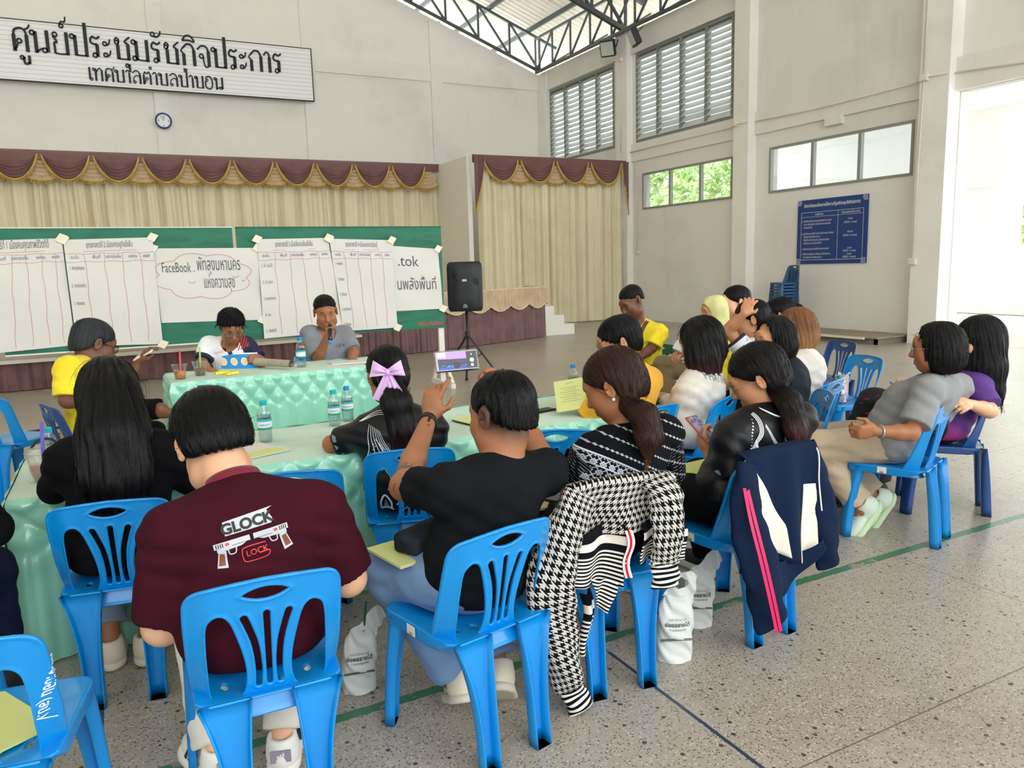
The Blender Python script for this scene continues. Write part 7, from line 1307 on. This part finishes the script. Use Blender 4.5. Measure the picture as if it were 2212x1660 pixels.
bottle('clear water bottle with a blue cap beside the held green booklet', *NT(2.36, 3.80), M_capb, 1.1); bottle('clear water bottle with a blue cap on the front table between the two speakers', 1.28, 6.12, .752, M_capb, 1.25, False)
q = at(98, 955, 3.45); bottle('water bottle with a teal cap half hidden by the black jacket', *NT(-.285, 3.62), M_cap, 1.0, False)
ce = CH['cE2']; a = R_(ce[2]); cef = arr(math.sin(a), math.cos(a), 0); cer = arr(math.cos(a), -math.sin(a), 0); seat = lambda f, r, z=.412: arr(ce[0], ce[1], z)+cef*f+cer*r
q = seat(.10, -.10); bottle('water bottle with a teal cap standing on the chair beside the tote bag', q[0], q[1], .408, M_cap, 1.15)
# drinks
M_cup = glassy('clear_cup', (247, 247, 245), .08)
def drink(lab, x, y, z, fill, straw, s=1.0):
    b = thing('drink_cup', lab, 'drink', (x, y, z), 0); MB().lathe([(.001, 0), (.030*s, 0), (.038*s, .05*s), (.045*s, .085*s), (.047*s, .088*s)], n=24, cap=False).build('cup', M_cup, b, True); MB().lathe([(.001, .002), (.0285*s, .002), (.036*s, .048*s), (.001, .05*s)], n=22).build('drink', fill, b, True); MB().lathe([(.046*s, .086*s), (.049*s, .09*s), (.046*s, .094*s)], n=24, cap=False).build('rim', M_cup, b)
    MB().tube([(0, 0, .01), (.012, .004, .18*s)], .0055*s, 8).build('straw', straw, b, True); return b
M_tea = Mat('thai_tea', (226, 140, 64), .4); M_tea.mix(M_tea.noise(scale=50).sm(.5, .6), (200, 108, 44)); M_coc = flat('iced_cocoa', (128, 96, 82), .4); M_pur = flat('purple_straw', (110, 96, 206), .4); M_pink = flat('pink_straw', (236, 66, 100), .4); M_grn = flat('lime_straw', (150, 204, 110), .4); M_dgr = flat('green_straw', (24, 96, 64), .4)
drink('orange iced tea with a pink straw on the front table', .385, 6.0, .752, M_tea.m, M_pink, 1.15); drink('brown iced drink with a lime straw on the front table', .53, 6.1, .752, M_coc, M_grn, 1.15); drink('pink-brown iced drink with a purple straw in a plastic bag', *NT(-.30, 3.42, .004), flat('iced_pink', (196, 150, 130), .4), M_pur, 1.35)
# plastic carrier bags with a drink inside
M_film = filmy('white_film', (236, 240, 238), .72); M_ptx = flat('bag_print_green', (44, 74, 66), .6)
def bag(lab, x, y, rz, h, straw, tilt=1, handle=True, txt=True, w=.105):
    b = thing('plastic_bag', lab, 'plastic bag', (x, y, .002), rz, 'carrier bags on the floor' if txt else None)
    def fn(u, v):
        a = 2*math.pi*u; wd = w*(1-.25*np.clip(v-.55, 0, 1)*1.6)*.5; dp = .045*(1-np.clip((v-.55)/.35, 0, 1)*.86); cr = .006*np.sin(a*3+v*14)+.004*np.sin(a*7+v*31); r_ = np.abs(np.cos(a))**.6*np.sign(np.cos(a)); return r_*(wd+cr*v)+.02*tilt*v*v, np.abs(np.sin(a))**.7*np.sign(np.sin(a))*(dp+cr), h*.74*v+.004*np.sin(a*5)*v
    o = MB().grid(fn, 49, 26).build('bag', M_film, b, True)
    def hd(u, v): x_ = (u-.5)*w*(.9-.35*v); return x_+.02*tilt+.012*v*tilt*3, .008*np.sin(u*9+v*7)+.01*v*tilt, h*(.73+.27*v*(1-.25*(2*u-1)**2*(1 if handle else 2.4)))
    V, F = gridVF(hd, 21, 15); cen = V[F].mean(1); hx_ = (cen[:, 0]-.03*tilt)/(w*.22); hz_ = (cen[:, 2]-h*.86)/(h*.055); keep = (hx_**2+hz_**2 > 1) if handle else np.ones(len(F), bool); add('handle', new_mesh('handle', V, F[keep]), M_film, b)
    MB().lathe([(.001, .003), (.036, .003), (.042, h*.45), (.001, h*.45)], n=20).build('cup', flat('pale_cup', (214, 208, 196), .5), b, True)
    if straw: MB().tube([(.01, 0, h*.3), (.03*tilt, 0, h*1.08)], .0045, 8).build('straw', straw, b)
    if txt:
        mb = MB()
        for t, s, zz in (('ถุงใบนี้สามารถ', .0135, .50), ('ย่อยสลายได้', .0215, .43), ('ตามธรรมชาติ', .0135, .38)):
            V, F = text_mesh(t, s, align='CENTER', bold=.0006 if s > .02 else 0); mb.put(np.stack([V[:, 0]*.9+.004, np.full(len(V), -.052)+np.abs(V[:, 0])**2*3, V[:, 1]+h*zz], 1), F)
        for z_ in (.27, .285): mb.box((-w*.45, -.0525, h*z_), (w*.45, -.0505, h*z_+.0025))
        mb.build('lettering', M_ptx, o)
    return b
bag('white plastic carrier bag with a cut handle on the floor, nearer of the pair', 1.77, 2.16, -.45, .34, None, 1, True, True, .135); bag('white plastic carrier bag tied at the top on the floor, farther of the pair', 2.03, 2.33, -.55, .32, None, 1.3, False, True, .125); bag('white plastic bag with a green straw on the floor behind the maroon polo', .66, 2.56, -.2, .30, M_dgr, 1.4, False, True, .12)
t = thing('drink_bag', 'clear bag with black handle round the purple-straw drink', 'plastic bag', NT(-.30, 3.44, .003))
mb = MB(); mb.grid(lambda u, v: ((.06+.012*np.sin(u*25)*v)*np.cos(2*math.pi*u)*(1-.25*v), (.055+.012*np.sin(u*19+2)*v)*np.sin(2*math.pi*u)*(1-.25*v)+.03*v, .13*v), 30, 10); mb.build('bag', filmy('clear_film', (240, 240, 240), .35), t, True); MB().tube(smooth_pts([(-.05, .05, .11), (-.02, .08, .15), (.03, .09, .15), (.06, .07, .12)], 6), .009, 8, flat=.4).build('handle', M_ink, t, True)
# things on the front table
y0 = .752
mk = tag(MB().box((-.05, -.02, 0), (.05, .02, .018), Matrix.Rotation(.2, 4, 'Z')).build('marker_box', flat('yellow_box', (240, 224, 40), .5)), 'small yellow box on the front table, left of two', 'box', 'yellow boxes on the front table'); mk.location = (.68, 6.1, y0); mk = copy_tree(mk, (.74, 6.02, y0), .3, 'small yellow box on the front table, right of two')
M_roll = cloth('beige_roll', (178, 164, 148), .8); rl = thing('paper_roll', 'rolled beige cloth lying on the front table beside the blue booklet', 'roll', (1.07, 6.12, y0+.045), -1.0); a = np.linspace(0, 4.5*math.pi, 60); V = []
P = [((.045-.0018*t)*math.cos(t), (.045-.0018*t)*math.sin(t)*.8) for t in a]; mb = MB(); n = len(P); mb.put([(-.19, p_, q_) for p_, q_ in P]+[(.19, p_*.85, q_*.85) for p_, q_ in P], [(i, i+1, n+i+1, n+i) for i in range(n-1)]); mb.build('roll', M_roll, rl, True)
bb = Mat('blue_booklet', (40, 140, 210), .5); x, y, z = bb.xyz(bb.coords('Generated')); u_ = ((x*4).fr()-.5)*.32; v_ = (z-.62)*.62; bb.mix(z.lt(.30), (238, 238, 240)); bb.mix((u_*u_+v_*v_).lt(.011), (246, 244, 230)); bb.mix((u_*u_+v_*v_).lt(.0078), (236, 204, 150)); bb.mix(z.lt(.22)*z.gt(.12)*((x*60).fr().lt(.6)), (80, 84, 110)); bb.mix(z.gt(.94), (225, 240, 250))
c = at(517, 787, depth(p5.WL)-.03); bo = placed('booklet', 'blue booklet with round yellow emblems held open at the front table', 'booklet', c); xd = nrm_(RT*.98-DN*.10); yd = nrm_(-DN*.93+FW*.42+RT*.03); V, F = gridVF(lambda u, v: ((u-.5)*.285, (v-.5)*.175, .02*np.sin(u*math.pi)), 14, 4); Mb_ = rel(bo, frame_M(c, xd, yd)); add('cover', new_mesh('cover', V@Mb_[:3, :3].T+Mb_[:3, 3], F), bb.m, bo); MB().box((-.14, -.02, -.012), (.15, .09, -.002)).xf(rel(bo, frame_M(at(520, 806, depth(p5.WL)-.05), xd, nrm_(FW-DN*.2)))).build('pages', M_paper, bo)
pa = placed('paper_stack', 'white papers under the hand of the person with the microphone', 'papers', (1.66, 6.1, y0+.006)); MB().box((-.15, -.10, -.005), (.15, .10, .005), Matrix.Rotation(-.15, 4, 'Z')).build('sheets', M_paper, pa)
c = at(714, 718, depth(p4.WR)-.09); mi = placed('microphone', 'black microphone with a blue band held to the mouth', 'microphone', c); a0 = at(713, 731, depth(p4.WR)-.08)-c; a1 = at(713, 704, depth(p4.WR)-.06)-c; d = nrm_(a1-a0); MB().tube([a0-d*.03, a0, a1*.55], [.013, .015, .016], 12).build('handle', M_blk, mi, True); MB().tube([a0-d*.045, a0-d*.02], .016, 12).build('band', flat('mic_blue', (40, 120, 200), .4), mi); S = Solid(); S.ell(a1, (.019, .019, .021)); v, f = S.net(.005); add('grille', new_mesh('grille', v, f), M_gr, mi)
c = p1.WL+(p1.WL-p1.EL)*.25; pb = placed('phone', 'white-edged phone held out by the person in the yellow polo', 'phone', c); slab((.075, .15, .010), rel(pb, frame_M(c, nrm_(p1.u*.3+FW*.6), nrm_(RT*.9-DN*.5))), 'body', S_white, pb, .004)
pg = placed('paper', 'yellow-printed white sheet on the near table by the bowed head', 'paper', NT(.50, 3.46, .0035)); MB().box((-.10, -.14, -.0008), (.10, .14, .0008), Matrix.Rotation(.35, 4, 'Z')).build('sheet', M_paper, pg); MB().box((-.09, -.12, .0008), (.09, -.02, .0014), Matrix.Rotation(.35, 4, 'Z')).build('print', M_lime, pg)
cb = CH['cbl']; pg = placed('booklet', 'pale green booklet on the seat of the near left corner chair', 'booklet', (cb[0]-.02, cb[1]+.02, .409)); MB().box((-.11, -.15, -.003), (.11, .15, .003), Matrix.Rotation(.5, 4, 'Z')).build('cover', M_lime, pg)
# lettering on the near left chair's side post, and the leaflets hanging from the far chair
def chair_pt(k, x, y, z): a = R_(CH[k][2]); return arr(CH[k][0]+x*math.cos(a)+y*math.sin(a), CH[k][1]-x*math.sin(a)+y*math.cos(a), z)
bmv = ME_back; Vb = np.empty(len(bmv.vertices)*3, np.float32); bmv.vertices.foreach_get('co', Vb); Vb = Vb.reshape(-1, 3).astype(float); Fb = [tuple(f.vertices) for f in bmv.polygons]; bvb = BVHTree.FromPolygons([Vector(v) for v in Vb], Fb)
V, F = text_mesh('ทต.ป่าบอน (สป.)', .030, bold=.0006); mb = MB(); W = []
for v in V:
    t = v[0]; z_ = .655-t*.80; o = Vector((.32, -.158-.05*(z_-.42)+v[1]*.8, z_-v[1]*.0)); h_, n_, _, _d = bvb.ray_cast(o, Vector((-1, 0, 0)), .3); W.append(tuple(h_+n_*.001) if h_ else (.2, o[1], o[2]))
mb.put(W, F); mb.build('lettering', M_prw, CH['cbl'][3])['label'] = 'white stencilled lettering'
lf_ = chair_pt('cR', -.16, .02, .36)
for i, (dx, dz, ry) in enumerate(((.33, -.0, .25), (.29, .01, .1))):
    c = chair_pt('cR', .16-.03*i, -.08-.10*i, .40); S_ = thing('leaflet', ['pale green leaflet hanging at the right of the blue chair seat', 'white and green leaflet beside the hanging one on the blue chair'][i], 'leaflet', tuple(c), 0, None); slab((.13, .20, .003), frame_M((0, 0, 0), nrm_(RT*.8+FW*.2-DN*.2), nrm_(-DN*.95+RT*.12)), 'sheet', M_lime if i == 0 else M_paper, S_, .0008)
# tote bag, mouse-like case on the chair
tt = Mat('printed_tote', (222, 196, 210), .8); n = tt.noise(scale=9, detail=2, dist=1.2); tt.mix((n-.5).ab().lt(.018), (96, 60, 76)); v = tt.voro(scale=16); tt.mix(v.lt(.16), (78, 128, 82)); tt.mix(tt.noise(scale=5).sm(.55, .65), (204, 164, 190), .7)
c = seat(.0, .02); to = thing('tote_bag', 'pink printed tote bag with cream sides on the empty blue chair', 'bag', tuple(c), -R_(ce[2])-.7)
def tf(u, v): a = 2*math.pi*u; r_ = np.sign(np.cos(a))*np.abs(np.cos(a))**.5; s_ = np.sign(np.sin(a))*np.abs(np.sin(a))**.5; return r_*(.115-.01*v)+.012*np.sin(v*7+a*2), s_*(.05-.025*v)+.01*np.sin(a*3+v*5), .185*v+.008*np.sin(a*4)*v
MB().grid(tf, 60, 14).build('bag', tt.m, to, True)
for s in (-1, 1): MB().tube(smooth_pts([(-.05, s*.02, .17), (-.03, s*.035-.02, .21), (.03, s*.035-.02, .20), (.05, s*.02, .17)], 6), .006, 6).build('strap', flat('tote_strap', (216, 200, 196), .8), to, True)
MB().box((.098, -.05, .0), (.118, .05, .175), bev=.008).build('side_panel', flat('cream_canvas', (226, 216, 176), .8), to)
S = Solid(); S.ell((0, 0, .02), (.055, .032, .026)); S.fn(lambda P: -P[:, 2], .004, 'i'); v, f = S.net(.005); q = seat(.12, .03, .407); tag(add('glasses_case', new_mesh('glasses_case', v, f), flat('lilac_case', (206, 196, 212), .5), None, tuple(q)), 'small rounded lilac case in front of the tote bag', 'case')
c8 = CH['c8']; S = Solid(); S.box((0, 0, .11), (.14, .06, .11), r=.04); S.disp.append(wob(8, 16, .006)); v, f = S.net(.009); hb = tag(add('handbag', new_mesh('handbag', v, f), C_black, None, (c8[0]-.02, c8[1]-.03, .408)), 'black handbag standing on the blue chair behind the black T-shirt', 'bag'); hb.rotation_euler = (0, 0, -R_(c8[2]))
# ================================================================ HOUNDSTOOTH CARDIGAN AND NAVY JACKET OVER CHAIR BACKS
def sheet(name, fn, nu, nv, mt, parent, th=.004):
    V, F = gridVF(fn, nu, nv); u, v = np.meshgrid(np.linspace(0, 1, nu), np.linspace(0, 1, nv), indexing='ij'); return V, F, np.stack([u.ravel(), v.ravel()], 1)
def garment(root, name, fn, nu, nv, mt, uv, label=None):
    V, F = gridVF(fn, nu, nv); u, v = np.meshgrid(np.linspace(0, 1, nu), np.linspace(0, 1, nv), indexing='ij'); a = np.stack([uv[0]*u.ravel(), uv[1]*v.ravel(), np.zeros(u.size)], 1)
    o = add(name, new_mesh(name, V, F, attrs={'uvw': a}), mt, root); so = o.modifiers.new('thickness', 'SOLIDIFY'); so.thickness = .004; so.offset = 0
    if label: o['label'] = label
    return o
hm = Mat('houndstooth_knit', (16, 16, 20), .9, spec=.1); u, v, w_ = hm.xyz(hm.attr('uvw')); s_ = 1/.024; A1 = (u*s_).fr().lt(.5); B1 = (v*s_).fr().lt(.5); tw = ((u+v)*(s_*2)).fr().lt(.5); wh = A1*B1; mixd = (A1-B1).ab()*tw; hz = wh.mx(mixd)
hm.mix(hz, (190, 188, 182)); hm.bump(hm.noise(scale=500, detail=1), .1, .002); stp = hm.attr('uvw'); M_hound = hm.m
def stripes(name, rows):      # rows: list of (v0, v1, colour) in metres
    m = Mat(name, (16, 17, 22), .9, spec=.1); u, v, w_ = m.xyz(m.attr('uvw'))
    for a, b, c in rows: m.mix(v.gt(a)*v.lt(b), c)
    return m.m
rb = []; z = .108
rb.append((.045, .08, (236, 226, 220)))
while z < .26: rb.append((z, z+.0075, (232, 228, 222))); z += .0155
M_rib = stripes('striped_rib', rb); z = 0; rb = []
while z < .2: rb.append((z, z+.0075, (232, 228, 222))); z += .0155
M_cuff = stripes('striped_cuff', rb); M_plk = stripes('red_white_placket', [(.0, .008, (238, 236, 232)), (.008, .017, (200, 30, 44)), (.017, .026, (238, 236, 232))])
c9 = CH['c9']; cg = thing('cardigan', 'black and white houndstooth cardigan hung over a blue chair back', 'cardigan', (c9[0], c9[1], 0), -R_(c9[2]))
def drape(u0, u1, z0, z1, out, bulge=.0, seed=0, y0=-.236, fold=.010):
    def fn(u, v):
        x = u0+(u1-u0)*u; z = z0+(z1-z0)*v; f = fold*(np.sin(x*42+seed)*.6+np.sin(x*19+seed*2))*(.25+v); return x*(1+bulge*v), y0-out*(1-(1-np.clip(v*3, 0, 1))**2)-f+.09*np.clip(np.abs(x)-.10, 0, 1)**1*0-.03*v*0, z
    return fn
zt = .775
garment(cg, 'back_panel', lambda u, v: ((lambda x, t: (x*(1+.05*v)+.012*np.sin(v*9), np.where(v < .12, -.19-.5*v, -.252-.022*np.sin(x*33+2)*v-.014*np.sin(x*15)*(v)-.015*v)+.10*np.clip(np.abs(x)-.13, 0, 1), np.where(v < .12, zt+.010*np.sin(np.clip(v/.12, 0, 1)*math.pi), zt-(v-.12)*.20)-.25*np.clip(np.abs(x)-.10, 0, 1)**1.3))((u-.5)*.375, v)), 60, 40, M_hound, (.42, .23), 'houndstooth knit')
for sd, x0, x1 in ((-1, -.205, -.015), (1, .035, .20)):
    garment(cg, 'hem_band', lambda u, v: ((lambda x: (x*(1.04+.04*v)+.01*np.sin(v*5), -.275-.026*np.sin(x*36+1)*(1+.3*v)-.012*np.sin(x*15)+.10*np.clip(np.abs(x)-.13, 0, 1), .632-.17*v*(1 if sd < 0 else .80)-.16*np.clip(np.abs(x)-.12, 0, 1)-(.05*u*v if sd < 0 else 0)))(x0+(x1-x0)*u)), 40, 26, M_rib, (.2, .235 if sd < 0 else .19), 'striped ribbed hem')
garment(cg, 'placket', lambda u, v: (-.022+.026*v+.006*np.sin(u*6), -.290-.008*np.sin(u*7)-.004*v, .615-.165*u), 20, 8, M_plk, (.2, .026), 'red and white button placket')
def sleeve(P, R, mt, name, uv, fl=.55, label=None):
    P = smooth_pts(P, 7); T = np.gradient(P, axis=0); T /= np.linalg.norm(T, axis=1)[:, None]; Rr = np.interp(np.linspace(0, 1, len(P)), np.linspace(0, 1, len(R)), R)
    def fn(u, v):
        k = np.clip((v*(len(P)-1)).round().astype(int), 0, len(P)-1); a = 2*math.pi*u; X3 = np.cross(T[k], np.broadcast_to(arr(0, 1, 0), T[k].shape)); X3 /= np.linalg.norm(X3, axis=-1)[..., None]+1e-9; Y3 = np.cross(T[k], X3); r = Rr[k]*(1+.10*np.sin(a*3+v*11)+.06*np.sin(v*34+a*2)); Q = P[k]+X3*(np.cos(a)*r)[..., None]+Y3*(np.sin(a)*r*fl)[..., None]; return Q[..., 0], Q[..., 1], Q[..., 2]
    L = np.linalg.norm(np.diff(P, axis=0), axis=1).sum(); return garment(cg if cg_ is None else cg_, name, fn, 28, len(P), mt, (uv, L), label)
cg_ = None
sleeve([(-.165, -.25, .755), (-.235, -.27, .62), (-.29, -.28, .45), (-.27, -.28, .28), (-.225, -.28, .10)], [.055, .075, .085, .07, .05], M_hound, 'sleeve', .36, .5, 'houndstooth sleeve'); sleeve([(-.225, -.28, .11), (-.215, -.285, .075), (-.19, -.29, .02)], [.042, .040, .044], M_cuff, 'cuff', .2, .5)
sleeve([(.115, -.25, .765), (.125, -.315, .71), (.122, -.33, .62), (.116, -.325, .53), (.115, -.32, .49)], [.05, .062, .058, .054, .052], M_hound, 'sleeve', .34, .4, 'houndstooth sleeve'); sleeve([(.115, -.32, .50), (.115, -.325, .46), (.115, -.325, .41)], [.050, .048, .05], M_cuff, 'cuff', .2, .4)
garment(cg, 'front_flap', lambda u, v: (-.150+.10*u*(1-.6*v)+.03*v, -.285-.015*np.sin(u*7+v*4), .47-.11*v-.03*u), 20, 16, M_cuff, (.1, .13)); garment(cg, 'front_flap', lambda u, v: (-.165+.05*u+.015*np.sin(v*5), -.235-.02*np.sin(u*5), .40-.22*v), 14, 20, M_rib, (.1, .24))
c12 = CH['c12']; jk = thing('track_jacket', 'navy track jacket with pink stripe and cream panels hung over a blue chair back', 'jacket', (c12[0], c12[1], 0), -R_(c12[2])); cg_ = jk; C_nav = cloth('navy_fleece', (16, 32, 60), .9, 3, .3); C_crm = flat('cream_panel', (226, 222, 208), .8); M_pk = flat('pink_stripe', (226, 32, 96), .6); M_pipe = flat('white_piping', (232, 232, 230), .6)
def jb(x0, x1, zl, yo=0, w=0): return lambda u, v: ((lambda x: (x*(1+.10*v)+w*v, np.where(v < .10, -.19-.55*v, -.255-.020*np.sin(x*38)*v-.016*np.sin(x*17+1)*v-.02*v)+yo+.06*np.clip(np.abs(x)-.14, 0, 1), np.where(v < .10, .775+.012*np.sin(np.clip(v/.10, 0, 1)*math.pi), .775-(v-.10)/.9*(.775-zl(u)))-.10*np.clip(np.abs(x)-.12, 0, 1)))(x0+(x1-x0)*u))
garment(jk, 'back_panel', jb(-.19, .21, lambda u: .36-.10*np.abs(u-.25)+.10*np.clip(u-.5, 0, 1)), 60, 40, C_nav, (.4, .4), 'navy back panel')
def onp(f, poly, yo): # patch of the panel
    def fn(u, v): a = poly(u, v); r = f(a[0], a[1]); return r[0], r[1]-yo, r[2]
    return fn
jp = jb(-.19, .21, lambda u: .36-.10*np.abs(u-.25)+.10*np.clip(u-.5, 0, 1))
garment(jk, 'panel', onp(jp, lambda u, v: (.07+.04*v+.34*u*np.clip(v*1.5, 0, 1)+.06*v, .18+.78*v-.32*(1-u)*v*.3), .006), 16, 24, C_crm, (.1, .3), 'cream side panel'); garment(jk, 'panel', onp(jp, lambda u, v: (.78+.17*u-.16*(1-u)*v*v*2*.5, .42+.60*v), .006), 14, 22, C_crm, (.1, .3), 'cream side panel')
garment(jk, 'hem', lambda u, v: (-.16+.34*u, -.30-.02*np.sin(u*8)-.02*v, .40-.05*np.sin(u*3.1)-.16*v*(1-.8*u)), 20, 12, C_nav, (.3, .2))
sleeve([(-.175, -.24, .745), (-.225, -.285, .60), (-.215, -.32, .44), (-.175, -.335, .28), (-.135, -.34, .15)], [.05, .075, .085, .083, .075], C_nav, 'sleeve', .4, .42, 'navy sleeve with a pink stripe')
for off in (0, .022): P = smooth_pts([(-.238+off*.6, -.272, .70), (-.280+off, -.345, .58), (-.270+off, -.385, .44), (-.232+off, -.400, .28), (-.19+off, -.398, .15)], 7); V = []; [V.extend([q+arr(-.006, -.004, 0), q+arr(.006, -.008, 0)]) for q in P]; add('stripe', new_mesh('stripe', np.array(V), [(2*i, 2*i+1, 2*i+3, 2*i+2) for i in range(len(P)-1)]), M_pk, jk)
sleeve([(.195, -.22, .765), (.235, -.25, .62), (.262, -.265, .48), (.28, -.27, .34), (.29, -.27, .25)], [.035, .055, .062, .06, .056], C_nav, 'sleeve', .3, .5, 'navy sleeve')
mb = MB(); mb.tube(smooth_pts([(.205, -.20, .785), (.21, -.262, .74), (.205, -.275, .62), (.215, -.285, .5)], 6), .003, 6).tube(smooth_pts([(-.185, -.235, .69), (-.165, -.268, .64), (-.15, -.275, .60), (-.145, -.28, .52)], 6), .003, 6); mb.build('piping', M_pipe, jk)
